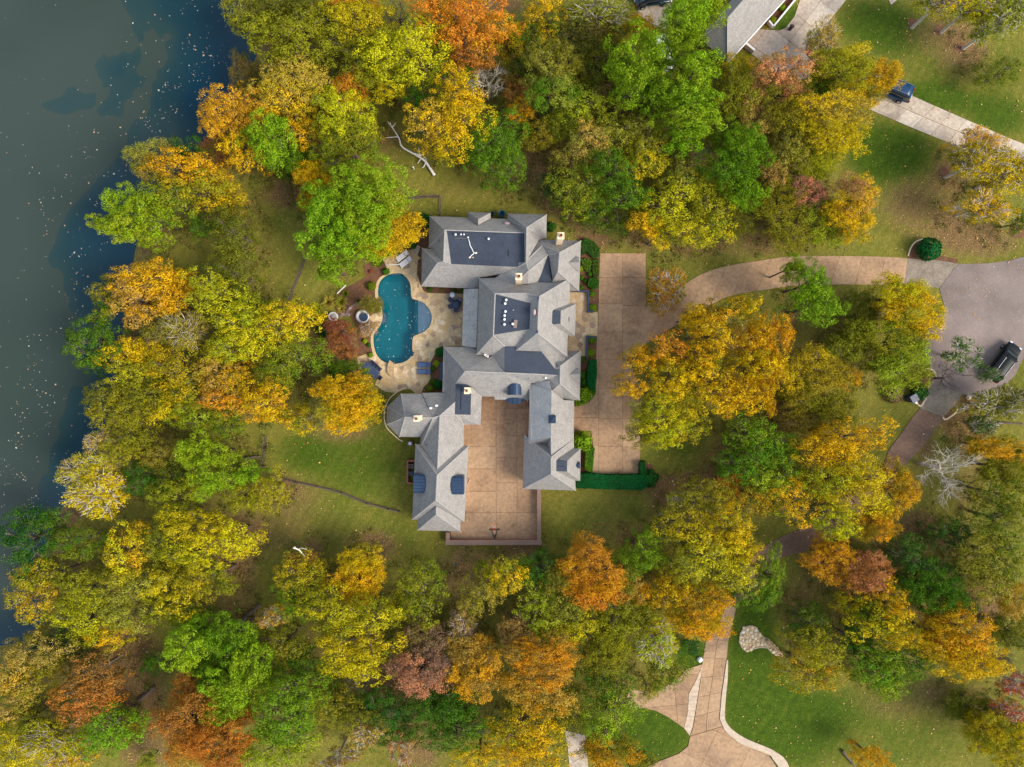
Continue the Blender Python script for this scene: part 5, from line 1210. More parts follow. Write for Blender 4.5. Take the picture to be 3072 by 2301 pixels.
roof_mesh('dormer', [
    [('H1', 1095, 68, 3.5), (1372, 75, 3.5), (1220, 155, 5.3)],
    [('H1', 1095, 68, 3.5), (1220, 155, 5.3), (1220, 228, 5.1), (1095, 140, 3.4)],
    [('H1', 1372, 75, 3.5), (1378, 142, 3.4), (1220, 228, 5.1), (1220, 155, 5.3)]], SH)
# --- north-east wing
roof_mesh('roof', [
    [('H2', 735, 408, 3.6), (775, 478, 4.6), (845, 598, 5.4), (600, 800, 6.6), (575, 690, 6.4), (590, 660, 6.0)],
    [('H2', 845, 598, 5.4), (725, 938, 5.0), (597, 958, 6.5), (600, 800, 6.6)],
    [('H2', 735, 408, 3.6), (1255, 425, E), (990, 570, 6.4), (850, 598, 5.3), (775, 478, 4.6)],
    [('H2', 990, 570, 6.4), (970, 810, 6.4), (900, 890, 5.2), (860, 640, 5.1), (850, 598, 5.3)],
    [('H2', 1255, 425, E), (1232, 1045, E), (970, 810, 6.4), (990, 570, 6.4)],
    [('H2', 1232, 1045, E), (1115, 1050, E), (1115, 945, 4.3), (1075, 918, 5.0), (900, 942, 5.0), (900, 890, 5.2), (970, 810, 6.4)]], SH)
for k, dy in (('H2', 0), ('H4', 232)):
    sx = 8 if k == 'H4' else 0
    roof_mesh('dormer', [
        [(k, 1098 + sx, 695 + dy, 5.1), (1230 + sx, 690 + dy, 5.05), (1230 + sx, 622 + dy, 4.2), (1165 + sx, 628 + dy, 4.2)],
        [(k, 1098 + sx, 695 + dy, 5.1), (1165 + sx, 785 + dy, 4.1), (1231 + sx, 800 + dy, 4.0), (1230 + sx, 690 + dy, 5.05)]], SH, drop=0.1)
    a, b, c = C(k, 1226 + sx, 626 + dy, 4.2), C(k, 1227 + sx, 796 + dy, 4.0), C(k, 1226 + sx, 692 + dy, 5.0)
    hp(MB().face([a, b, c]).face([a, Vector((a.x, a.y, 3.2)), Vector((b.x, b.y, 3.2)), b]), 'gable_wall', M['brick'])
# --- tall centre block
roof_mesh('roof', [
    [('H1', 1230, 890, 5.0), ('H3', 1200, 265, 5.0), ('H2', 165, 1605, 8.3), (187, 1080, 8.3)],
    [('H1', 1230, 890, 5.0), ('H2', 187, 1080, 8.3), (580, 1077, 8.4), (440, 967, 6.2), (190, 884, 5.0)],
    [('H2', 187, 1080, 8.3), (190, 1092, 8.0), (628, 1200, 8.0), (580, 1077, 8.4)],
    [('H2', 187, 1080, 8.3), (165, 1605, 8.3), (170, 1592, 8.0), (190, 1092, 8.0)],
    [('H2', 580, 1077, 8.4), (440, 967, 6.2), (597, 958, 6.0), (725, 940, 5.2), (900, 942, 5.0), (1075, 917, 5.0), (735, 1118, 9.2)],
    [('H2', 580, 1077, 8.4), (735, 1118, 9.2), ('H4', 715, 412, 9.2), (452, 627, 6.4), (447, 575, 6.4), ('H2', 615, 1522, 8.0), (628, 1200, 8.0)],
    [('H3', 1200, 265, 5.0), ('H2', 165, 1605, 8.3), (170, 1592, 8.0), (615, 1522, 8.0), ('H4', 447, 575, 6.4), (305, 575, 6.4), ('H3', 1400, 278, 5.0)],
    [('H2', 735, 1118, 9.2), (1075, 917, 5.0), (1115, 950, 4.8), (1115, 1195, 4.8), (1090, 1605, 4.8), ('H4', 1085, 700, 4.8), (715, 412, 9.2)],
    [('H4', 715, 412, 9.2), (1085, 700, 4.8), (985, 690, 5.0), (765, 643, 6.3), (452, 627, 6.4)]], SH)
roof_mesh('dormer', [
    [('H2', 1065, 1195, 4.8), (1195, 1205, 4.5), (1005, 1295, 7.2), (890, 1282, 7.2)],
    [('H2', 1195, 1205, 4.5), (1180, 1605, 4.5), (1000, 1455, 7.2), (1005, 1295, 7.2)],
    [('H2', 1180, 1605, 4.5), (1050, 1605, 4.6), (900, 1460, 7.2), (1000, 1455, 7.2)]], SH)
# --- west block, south of centre
roof_mesh('roof', [
    [('H3', 790, 165, E), (1060, 470, 6.6), (1550, 490, 6.6), (1330, 310, 5.0), (1200, 200, 3.6), (1140, 170, E)],
    [('H3', 790, 165, E), (775, 730, E), (815, 735, E), (1060, 470, 6.6)],
    [('H3', 1400, 278, 5.0), ('H4', 305, 575, 6.4), (305, 905, 6.35), ('H3', 1550, 490, 6.6), (1330, 310, 5.0)],
    [('H4', 765, 643, 6.3), (985, 690, 5.0), (1060, 705, 4.9), (940, 772, 5.6), (935, 858, 6.2)],
    [('H3', 1060, 470, 6.6), (1550, 490, 6.6), ('H4', 305, 905, 6.35), (955, 932, 6.3), (865, 1000, 5.6), (630, 1035, 4.9), (612, 1240, E), (185, 1240, E), (180, 1200, 3.5), ('H3', 1265, 785, 3.5), (1130, 665, 5.0), (1090, 640, 5.2), (940, 628, 5.2), (815, 735, E)],
    [('H3', 1130, 665, 5.3), (1265, 785, 3.5), (1250, 1135, E), (1045, 1135, E), (1010, 1040, 4.2), (930, 1010, 5.3), (1122, 1010, 5.3)]], SH)
# --- south-west wing, octagon, garages
roof_mesh('roof', [
    [('H3', 815, 735, 3.4), (940, 628, 5.2), (932, 858, 5.6)],
    [('H3', 520, 740, E), (815, 735, E), (932, 858, 5.6), (745, 1022, 6.1), (660, 1050, 6.0)],
    [('H3', 932, 858, 5.6), (930, 1008, 5.3), (1010, 1040, 4.2), (1042, 1135, E), (1040, 1395, E), ('H5', 715, 442, 6.1), ('H3', 745, 1022, 6.1)],
    [('H3', 745, 1022, 6.1), ('H5', 715, 442, 6.1), (520, 150, 3.7), ('H3', 500, 1370, E), (510, 1275, E), (660, 1050, 6.0)],
    [('H3', 260, 750, E), (515, 750, E), (660, 1050, 6.0), (310, 1040, 6.2)],
    [('H3', 90, 910, E), (260, 750, E), (310, 1040, 6.2)],
    [('H3', 85, 1130, E), (90, 910, E), (310, 1040, 6.2)],
    [('H3', 240, 1285, E), (85, 1130, E), (310, 1040, 6.2)],
    [('H3', 500, 1290, E), (240, 1285, E), (310, 1040, 6.2), (660, 1050, 6.0)]], SH)
roof_mesh('roof', [
    [('H5', 440, 135, E), (710, 520, 6.8), (1100, 160, E)],
    [('H5', 440, 135, E), (400, 1070, E), (695, 830, 6.8), (710, 520, 6.8)],
    [('H5', 1100, 160, E), (710, 520, 6.8), (695, 830, 6.8), (1050, 1095, E)],
    [('H5', 400, 1070, E), (1050, 1095, E), (695, 830, 6.8)]], SH)
roof_mesh('roof', [
    [('H5', 465, 1205, 3.2), (700, 1010, 5.9), (700, 915, 5.9), (470, 1076, 3.2)],
    [('H5', 465, 1205, 3.2), (1000, 1220, 3.2), (700, 1010, 5.9)],
    [('H5', 1000, 1220, 3.2), (1000, 1095, 3.2), (925, 1095, 3.6), (700, 915, 5.9), (700, 1010, 5.9)]], SH)
# --- east wing
roof_mesh('roof', [
    [('H4', 618, 1040, 4.4), ('H6', 600, 545, 4.0), (640, 492, 4.7), (880, 468, 6.6), ('H4', 890, 1125, 6.6), (865, 1000, 5.9)]], M['shingle_coarse'])
roof_mesh('roof', [
    [('H6', 600, 545, 4.0), (825, 552, 4.2), (880, 468, 6.6), (640, 492, 4.7)],
    [('H6', 825, 552, 4.1), (880, 468, 6.4), (885, 700, 6.3), (690, 556, 4.0)],
    [('H4', 890, 1125, 6.6), (1045, 1245, 4.6), (1170, 1250, E), ('H6', 1165, 490, E), (885, 695, 6.3), (880, 468, 6.6)],
    [('H4', 1090, 640, E), (1255, 630, E), (1000, 820, 6.4), (940, 772, 5.6)],
    [('H4', 1255, 630, E), (1240, 1245, E), (995, 1040, 6.4), (1000, 820, 6.4)],
    [('H4', 1240, 1245, E), (1045, 1245, E), (885, 1127, 5.8), (995, 1040, 6.4)],
    [('H4', 1000, 820, 6.4), (995, 1040, 6.4), (870, 1125, 5.8), (865, 1000, 5.7), (955, 932, 6.1), (955, 860, 6.1), (940, 772, 5.6)]], SH)
roof_mesh('roof', [
    [('H6', 550, 440, E), (885, 712, 6.6), (1165, 490, E)],
    [('H6', 550, 440, E), (530, 1105, E), (885, 920, 6.6), (885, 712, 6.6)],
    [('H6', 530, 1105, E), (1190, 1125, E), (885, 920, 6.6)],
    [('H6', 1165, 490, E), (1190, 1125, E), (885, 920, 6.6), (885, 712, 6.6)]], SH)
roof_mesh('dormer', [
    [('H6', 1120, 600, 3.5), (1250, 605, 3.4), (1085, 755, 5.9), (975, 745, 5.9)],
    [('H6', 1250, 605, 3.4), (1245, 1005, 3.4), (1080, 890, 5.9), (1085, 755, 5.9)],
    [('H6', 1245, 1005, 3.4), (1100, 1000, 3.5), (960, 885, 5.9), (1080, 890, 5.9)]], SH)
roof_mesh('porch_roof', [[('H1', 1040, 1020, 2.9), (1222, 1018, 3.8), ('H3', 1195, 178, 3.8), (1020, 158, 2.9)]], M['shingle_coarse'])
# --- flat dark decks
def deck(fc, z, name='roof_deck'):
    k = None; ps = []
    for q in fc:
        if len(q) == 3: k = q[0]; ps.append(C(q[0], q[1], q[2], z))
        else: ps.append(C(k, q[0], q[1], z))
    return hp(MB().poly_prism([tuple(p.to_2d()) for p in ps], z - 0.35, z), name, M['deck'])
deck([('H1', 830, 292), ('H2', 548, 325), (553, 690), (485, 692), (470, 750), ('H1', 885, 712)], 5.76)
deck([('H2', 190, 1092), (628, 1200), (615, 1520), (170, 1592)], 8.01)
deck([('H2', 850, 608), (895, 940), (725, 937)], 5.14)
deck([('H4', 306, 575), (447, 575), (452, 632), (765, 643), (935, 860), (955, 860), (955, 932), (305, 905)], 6.42)
deck([('H3', 938, 628), (1090, 638), (1132, 664), (1124, 1012), (930, 1008)], 5.36)
deck([('H2', 878, 1290), (1005, 1295), (1000, 1455), (876, 1450)], 7.24)
deck([('H6', 950, 750), (1085, 755), (1080, 888), (945, 885)], 5.94)
# raised seams on the two metal-sheeted decks
def bar(a, b, wdt, hgt, m, name, z):
    d = (b - a); ang = math.atan2(d.y, d.x); c = (a + b) / 2
    return hp(MB().box((c.x, c.y, z + hgt / 2), (d.length, wdt, hgt), ang), name, m)
bar(C('H3', 1010, 690, 5.36), C('H3', 1005, 945, 5.36), 0.05, 0.06, M['black'], 'seam', 5.36)
bar(C('H6', 950, 825, 5.94), C('H6', 1080, 828, 5.94), 0.04, 0.06, M['deck'], 'seam', 5.94)
# --- walls under the eaves
OUT = [C(*q, 3.2) for q in (('H1', 615, 118), ('H1', 1095, 135), ('H1', 1095, 68), ('H1', 1370, 75), ('H1', 1375, 145), ('H1', 1575, 155), ('H2', 345, 85), ('H2', 830, 98), ('H2', 825, 405), ('H2', 1255, 425),
    ('H2', 1235, 1045), ('H2', 1115, 1050), ('H2', 1115, 1195), ('H2', 1195, 1205), ('H2', 1180, 1605), ('H2', 1090, 1605), ('H4', 1085, 640), ('H4', 1255, 630), ('H4', 1240, 1245), ('H4', 1170, 1245),
    ('H6', 1165, 600), ('H6', 1250, 605), ('H6', 1245, 1005), ('H6', 1190, 1005), ('H6', 1190, 1125), ('H6', 530, 1105), ('H6', 550, 440), ('H6', 602, 440), ('H4', 618, 1040), ('H4', 602, 1240), ('H4', 185, 1240),
    ('H4', 180, 1200), ('H3', 1265, 785), ('H3', 1250, 1135), ('H3', 1045, 1135), ('H3', 1040, 1395), ('H5', 1100, 160), ('H5', 1050, 1095), ('H5', 1000, 1100), ('H5', 1000, 1220), ('H5', 465, 1205), ('H5', 470, 1075),
    ('H5', 400, 1070), ('H5', 440, 135), ('H5', 500, 130), ('H3', 505, 1290), ('H3', 240, 1285), ('H3', 85, 1130), ('H3', 90, 910), ('H3', 260, 750), ('H3', 515, 740), ('H3', 775, 730), ('H3', 790, 165),
    ('H3', 1020, 165), ('H1', 1215, 1015), ('H1', 515, 990), ('H1', 520, 515), ('H1', 605, 505))]
def inset(poly, d):
    n = len(poly); q = [p.to_2d() for p in poly]
    if area2(q) < 0: q.reverse()
    out = []
    for i in range(n):
        a, b, c = q[i - 1], q[i], q[(i + 1) % n]
        d1, d2 = (b - a).normalized(), (c - b).normalized(); n1, n2 = Vector((-d1.y, d1.x)), Vector((-d2.y, d2.x))
        m = n1 + n2; k = max(0.35, m.length_squared / 2)
        out.append(b + m / k * d if m.length > 0.2 else b + n1 * d)
    return out
wallp = inset(OUT, 0.38)
mb = MB(); n = len(wallp)
for i in range(n):
    a, b = wallp[i], wallp[(i + 1) % n]
    mb.face([(a.x, a.y, -0.1), (b.x, b.y, -0.1), (b.x, b.y, 3.12), (a.x, a.y, 3.12)])
hp(mb, 'wall', M['brick'])
o = sheet('ceiling', wallp, 2.95, M['fascia']); o.parent = house; o.matrix_parent_inverse = Matrix.Translation(-house.location)
cb = inset([C('H1', 1232, 890, 5), C('H3', 1202, 263, 5), C('H4', 1083, 700, 5), C('H2', 1108, 950, 5), C('H2', 1075, 920, 5), C('H2', 440, 960, 5)], 0.4)
hp(MB().poly_prism([tuple(p) for p in cb], 2.5, 4.75), 'wall', M['brick'])
# tall wall under the porch and garage faces: doors and windows on the courtyard and terrace sides
def opening(a, b, z0, z1, kind):
    """a door or window leaf set just proud of a wall running from a to b"""
    d = (b - a).to_2d(); ang = math.atan2(d.y, d.x); c = (a + b) / 2
    if kind == 'garage_door':
        f = hp(MB().box((c.x, c.y, (z0 + z1) / 2), (d.length, 0.14, z1 - z0), ang), 'garage_door', M['white'])
        return f
    f = hp(MB().box((c.x, c.y, (z0 + z1) / 2), (d.length, 0.14, z1 - z0), ang), 'window', M['white'])
    hp(MB().box((c.x, c.y, (z0 + z1) / 2), (d.length - 0.16, 0.18, z1 - z0 - 0.16), ang), 'pane', M['glass_dark'], parent=f)
GAR = {}
for q, nd in (((('H5', 1100, 160), ('H5', 1050, 1095)), 3), ((('H6', 530, 1105), ('H6', 550, 440)), 2)): GAR[tuple(C(*v, 3.2).to_2d().to_tuple(2) for v in q)] = nd
for i in range(n):
    a, b = wallp[i], wallp[(i + 1) % n]; L_ = (b - a).length
    ga = next((nd for q, nd in GAR.items() if min((Vector(q[0]) - a).length + (Vector(q[1]) - b).length, (Vector(q[0]) - b).length + (Vector(q[1]) - a).length) < 1.6), 0)
    k_ = ga or int(L_ / 2.4)
    for t in range(k_ if L_ > 1.7 else 0):
        wd = 2.5 if ga else 1.1; c = a.lerp(b, (t + .5) / max(k_, 1)); d = (b - a).normalized() * wd / 2
        opening((c - d).to_3d(), (c + d).to_3d(), .05 if ga else .9, 2.4, 'garage_door' if ga else 'window')
# --- chimneys
def chimney(k, x0, y0, x1, y1, zt, zb):
    a, b = C(k, x0, y0, zt), C(k, x1, y1, zt); cx, cy = (a.x + b.x) / 2, (a.y + b.y) / 2; wx, wy = abs(b.x - a.x), abs(b.y - a.y)
    o = hp(MB().box((cx, cy, (zt - 0.14 + zb) / 2), (wx * 0.88, wy * 0.88, zt - 0.14 - zb)), 'chimney', M['limestone'])
    cap = hp(MB().box((cx, cy, zt - 0.07), (wx, wy, 0.14)), 'cap', M['limestone'], parent=o)
    r = min(wx, wy) * 0.26
    hp(MB().lathe([(r * 1.15, 0), (r, 0.12), (r * 0.95, 0.42), (r * 0.7, 0.42), (r * 0.66, 0.02)], (cx, cy, zt), 14), 'flue_pot', M['terracotta'], True, parent=o)
    hp(MB().lathe([(r * 0.68, 0.3), (0.001, 0.3)], (cx, cy, zt), 14), 'flue', M['black'], parent=o)
chimney('H2', 962, 318, 1048, 404, 8.0, 3.5)
chimney('H2', 440, 825, 525, 912, 9.9, 5.0)
chimney('H3', 1045, 672, 1112, 755, 8.8, 4.2)
chimney('H3', 416, 1022, 490, 1098, 8.6, 5.0)
# --- roof furniture
def vent(k, x, y, z, r=0.10, h=0.35):
    p = C(k, x, y, z)
    hp(MB().lathe([(r * 0.6, -0.1), (r * 0.6, h * 0.55), (r, h * 0.6), (r, h * 0.9), (r * 0.3, h), (0.001, h)], tuple(p), 10), 'vent_pipe', M['white'], True)
for x, y in ((940, 352), (1008, 350), (1045, 350), (1095, 388), (1350, 405)): vent('H1', x, y, 5.76, 0.13 if x in (940, 1350) else 0.10)
for x, y in ((325, 1162), (312, 1207), (315, 1305), (305, 1355), (303, 1403), (303, 1465), (405, 1460)): vent('H2', x, y, 8.01, 0.15)
vent('H2', 413, 1288, 8.01, 0.05)
for k, x, y, z in (('H3', 705, 898, 5.6), ('H4', 818, 967, 5.9)):
    p = C(k, x, y, z); hp(MB().box((p.x, p.y, p.z), (0.24, 0.2, 0.5)), 'vent_box', M['white'])
p = C('H3', 632, 930, 5.2); hp(MB().box((p.x, p.y, p.z), (0.28, 0.22, 0.5)), 'vent_box', M['fabric_white'])
for k, x, y, z in (('H3', 570, 1385, 4.6), ('H3', 703, 1020, 6.0), ('H3', 570, 810, 4.4), ('H1', 728, 425, 5.2), ('H4', 605, 982, 5.4), ('H4', 900, 1043, 6.0)):
    p = C(k, x, y, z); hp(MB().lathe([(0.05, -0.3), (0.05, 0.25), (0.001, 0.25)], tuple(p), 8), 'pipe_stub', M['iron'])
def cond(path, z, m=M['white'], r=0.035):
    hp(MB().tube([C(k, x, y, z) for k, x, y in path], r, 6), 'conduit', m, True)
cond((('H1', 1096, 395), ('H1', 1112, 440), ('H1', 1118, 480), ('H1', 1145, 530), ('H1', 1162, 570), ('H1', 1195, 578)), 5.82, r=0.05)
cond((('H1', 1170, 580), ('H1', 1135, 605), ('H1', 1115, 632)), 5.82, r=0.05)
for x, y, r in ((1118, 630, .13), (1195, 576, .12), (1157, 632, .07)):
    p = C('H1', x, y, 5.8); hp(MB().box(tuple(p), (r * 2, r * 1.3, 0.12), 0.4), 'junction_box', M['limestone'])
cond((('H1', 915, 315), ('H1', 918, 392), ('H1', 1085, 392)), 5.79, M['fascia'], 0.02)
p = C('H1', 1597, 575, 5.8); hp(MB().box(tuple(p), (0.06, 0.75, 0.08)), 'seam_patch', M['black'])
p = C('H2', 440, 1457, 8.1); hp(MB().box(tuple(p), (0.4, 0.9, 0.3), -0.12), 'roof_hatch', M['fascia'])
p = C('H2', 345, 1285, 8.03); hp(MB().box(tuple(p), (0.32, 1.5, 0.03)), 'walk_pad', M['dark_metal'])
for k, x, y, z in (('H2', 722, 1134, 9.2), ('H2', 708, 1555, 9.2)):
    p = C(k, x, y, z); hp(MB().box(tuple(p), (0.26, 0.3, 0.36)), 'ridge_post', M['dark_metal'])
for k, x, y, z, rz in (('H1', 1577, 208, 4.4, 0), ('H2', 676, 1310, 9.0, 1.57)):
    p = C(k, x, y, z); co, si = math.cos(rz), math.sin(rz); mb = MB().lathe([(0.3, -0.25), (0.3, 0.08), (0.18, 0.2), (0.001, 0.24)], (0, 0, 0), 14)
    mb.v = [(p.x + (a * 1.2) * co - b * 0.6 * si, p.y + (a * 1.2) * si + b * 0.6 * co, p.z + c) for a, b, c in mb.v]
    hp(mb, 'roof_vent', mat('pink_clay_vent', lin(176, 150, 150), 0.7), True)
p = C('H1', 1395, 945, 5.2); hp(MB().box((p.x, p.y, p.z + 0.1), (0.5, 0.07, 0.3), 0).box((p.x + 0.44, p.y - 0.12, p.z + 0.12), (0.5, 0.07, 0.3)), 'snow_guard', M['dark_metal'])
# skylight cupola on the east wing ridge
a, b = C('H6', 853, 192, 7.0), C('H6', 945, 290, 7.0)
cu = hp(MB().box(((a.x + b.x) / 2, (a.y + b.y) / 2, 6.3), (abs(b.x - a.x), abs(a.y - b.y), 1.0)), 'cupola', M['metal'])
mb = MB(); c0 = Vector(((a.x + b.x) / 2, (a.y + b.y) / 2, 7.3)); q = [Vector((a.x, a.y, 6.8)), Vector((a.x, b.y, 6.8)), Vector((b.x, b.y, 6.8)), Vector((b.x, a.y, 6.8))]
for i in range(4): mb.face([q[i], q[(i + 1) % 4], c0])
hp(mb, 'cupola_roof', M['metal'], parent=cu)
# arched metal dormers
def vault(k, x0, y0, x1, y1, axis, zb, zt, name='metal_dormer', m=None, n=12, bow=0.0, parent=None):
    """barrel roof over a plan rectangle; axis: the direction the barrel runs; bow rounds the inner end"""
    mb = MB(); rows = []
    for i in range(n + 1):
        t = i / n; h = zb + (zt - zb) * math.sin(math.pi * t) ** 0.5; g = bow * math.sin(math.pi * t)
        if axis == 'x':
            y = y0 + (y1 - y0) * t; rows.append((C(k, x0 - 0, y, h), C(k, x1 + g, y, h)))
        else:
            x = x0 + (x1 - x0) * t; rows.append((C(k, x, y0, h), C(k, x, y1 + g, h)))
    for i in range(n): mb.face([rows[i][0], rows[i][1], rows[i + 1][1], rows[i + 1][0]])
    lo = [Vector((p.x, p.y, zb - 1.5)) for p in (rows[0][0], rows[-1][0])]
    mb.face([r[0] for r in rows] + [lo[1], lo[0]])
    lo2 = [Vector((p.x, p.y, zb - 1.5)) for p in (rows[0][1], rows[-1][1])]
    mb.face([r[1] for r in rows][::-1] + [lo2[0], lo2[1]])
    for e in (0, -1): mb.face([rows[e][0], rows[e][1], Vector((rows[e][1].x, rows[e][1].y, zb - 1.5)), Vector((rows[e][0].x, rows[e][0].y, zb - 1.5))])
    o = hp(mb, name, m or M['metal'])
    # standing seams
    for i in range(1, n, 2):
        hp(MB().tube([rows[i][0] + Vector((0, 0, .02)), rows[i][1] + Vector((0, 0, .02))], 0.022, 4), 'seam', m or M['metal'], parent=o)
    return o
vault('H5', 415, 512, 548, 745, 'x', 5.05, 5.3, bow=20)
vault('H5', 1040, 535, 902, 760, 'x', 5.1, 5.35, bow=-20)
vault('H4', 345, 1180, 515, 1052, 'y', 4.7, 5.4, bow=-16)
cn_ = vault('H4', 265, 1196, 607, 1200, 'y', 2.95, 3.5, name='arched_canopy', bow=98)
# eyebrow windows
def eyebrow(k, x, y, r, z, sy=1.6):
    p = C(k, x, y, z); mb = MB(); n = 10
    rim = [Vector((p.x, p.y + r * sy * math.cos(math.pi * i / n), p.z + r * 1.1 * math.sin(math.pi * i / n))) for i in range(n + 1)]
    bk = Vector((p.x - r * 1.7, p.y, p.z + r * 0.7))
    for i in range(n): mb.face([rim[i], rim[i + 1], bk])
    o = hp(mb, 'eyebrow_dormer', M['metal'], True)
    hp(MB().face(rim[::-1]), 'pane', M['glass_dark'], parent=o)
eyebrow('H2', 1108, 1398, 0.30, 5.5)
eyebrow('H6', 1238, 808, 0.44, 3.9, 1.05)
# gutters' downpipes at the garage corners
for k, x, y in (('H5', 1094, 205), ('H5', 1062, 1000), ('H5', 1098, 590)):
    p = C(k, x, y, 1.5); hp(MB().box((p.x, p.y, 1.6), (0.09, 0.09, 3.1)), 'downpipe', M['copper'])
# blue awning on the west wall
mb = MB(); q = [C('H3', 785, 350, 2.9), C('H3', 783, 590, 2.9), C('H3', 735, 580, 2.3), C('H3', 740, 362, 2.3)]
mb.face(q[::-1]).face([p - Vector((0, 0, .06)) for p in q]); 
for i in range(4): mb.face([q[i], q[(i + 1) % 4], q[(i + 1) % 4] - Vector((0, 0, .06)), q[i] - Vector((0, 0, .06))])
hp(mb, 'awning', M['metal'])
# front steps edging walls
def low_wall(path, wdt, h, m, label):
    e = empty('low_wall', path[0], label, 'wall')
    for i, (a, b) in enumerate(zip(path, path[1:])):
        d = b - a; c = (a + b) / 2 - e.location
        MB().box((c.x, c.y, h / 2 - 0.05), (d.length + wdt * 0.98, wdt, h + 0.1 + i * 0.006), math.atan2(d.y, d.x)).build('wall', m, e)
low_wall(pts('H2', (1120, 1052), (1342, 1058), (1340, 1306), (1400, 1306)), 0.22, 0.55, M['dark_metal'], 'dark low wall round the box bushes north of the entry walk')
low_wall(pts('H4', (1430, 472), (1328, 455), (1322, 706)), 0.22, 0.55, M['dark_metal'], 'dark low wall round the box bushes south of the entry walk')
low_wall(pts('H5', (440, 330), (355, 332), (355, 600), (415, 610)), 0.2, 1.0, M['brick'], 'low brick wall screening the air conditioners west of the garage')
# curved garden edging round the octagon
e_ = empty('garden_edging', C('H3', 60, 1000), 'pale curved stone edging round the bed of the octagon wing', 'edging')
path = smooth_open([C('H3', *q) for q in ((285, 1342), (230, 1310), (110, 1200), (62, 1110), (55, 980), (80, 890), (130, 800), (230, 720), (330, 672))], 4)
part_at(MB().tube([p + Vector((0, 0, .08)) for p in path], 0.07, 6), 'stone_edge', M['limestone'], e_)

# ------------------------------------------------------------------ neighbour's house, cut by the top of the picture
nb = empty('neighbour_house', P(2290, 20), 'grey hip-roofed house among trees beside the pale slab driveway', 'house')
def nroof(faces): return roof_mesh('roof', faces, M['shingle'], root=nb)
zr = 6.2
A_, B_ = ('a20', 1390, 125, zr), ('a20', 1930, -500, zr)
nroof([[A_, B_, ('a20', 1940, -200, 3.2), ('a20', 1392, 405, 3.2)],
       [A_, ('a20', 1392, 405, 3.2), ('a20', 1212, 245, 3.2)],
       [A_, ('a20', 1212, 245, 3.2), ('a20', 1700, -330, 3.2), B_]])
nw = inset([C('a20', 1392, 405, 3.2), C('a20', 1940, -200, 3.2), C('a20', 1700, -330, 3.2), C('a20', 1212, 245, 3.2)], 0.4)
def np_(mb, name, m):
    o = mb.build(name, m); o.parent = nb; o.matrix_parent_inverse = Matrix.Translation(-nb.location); return o
mb = MB()
for i in range(4):
    a, b = nw[i], nw[(i + 1) % 4]; mb.face([(a.x, a.y, -.1), (b.x, b.y, -.1), (b.x, b.y, 3.1), (a.x, a.y, 3.1)])
np_(mb, 'wall', M['brick'])
np_(MB().tube([C('a20', 1394, 410, 3.15), C('a20', 1942, -196, 3.15)], 0.08, 6), 'gutter', M['white'])
np_(MB().tube([C('a20', 1390, 128, zr + .04), C('a20', 1391, 400, 3.26)], 0.05, 5), 'hip_cap', M['dark_metal'])
bed('planting_bed', pts('a30', (-115, 170), (-20, 165), (30, 150), (240, -70), (240, -120), (100, -60)), 0.04)
low = empty('planter_wall', C('a30', 20, 185), 'white planter wall between the neighbour house and its driveway', 'wall')
for a, b in ((C('a30', -5, 150), C('a30', 22, 184)), (C('a30', 26, 184), C('a30', 232, -70))):
    d = b - a; c = (a + b) / 2
    part_at(MB().box((c.x, c.y, 0.3), (d.length, 0.2, 0.7), math.atan2(d.y, d.x)), 'wall', M['white'], low)
d0 = C('a20', 1535, 330); mb = MB(); 
low2 = empty('retaining_wall', d0, 'short white wall at the corner of the neighbour driveway', 'wall')
part_at(MB().box((d0.x - 0.2, d0.y + 0.2, 0.4), (0.25, 1.6, 0.9), 0.9), 'wall', M['white'], low2)
# ------------------------------------------------------------------ furniture and vehicles
def child(mb, name, m, root, smooth=False, bev=0.0):
    o = mb.build(name, m, root, smooth)
    if bev: bevel(o, bev)
    return o
def dup(root, loc, rz, label):
    r = root.copy(); COL.objects.link(r); r.location = loc; r.rotation_euler = (0, 0, rz); r['label'] = label
    for ch in list(root.children):
        c = ch.copy(); COL.objects.link(c); c.parent = r
        for g in list(ch.children):
            d = g.copy(); COL.objects.link(d); d.parent = c
    return r
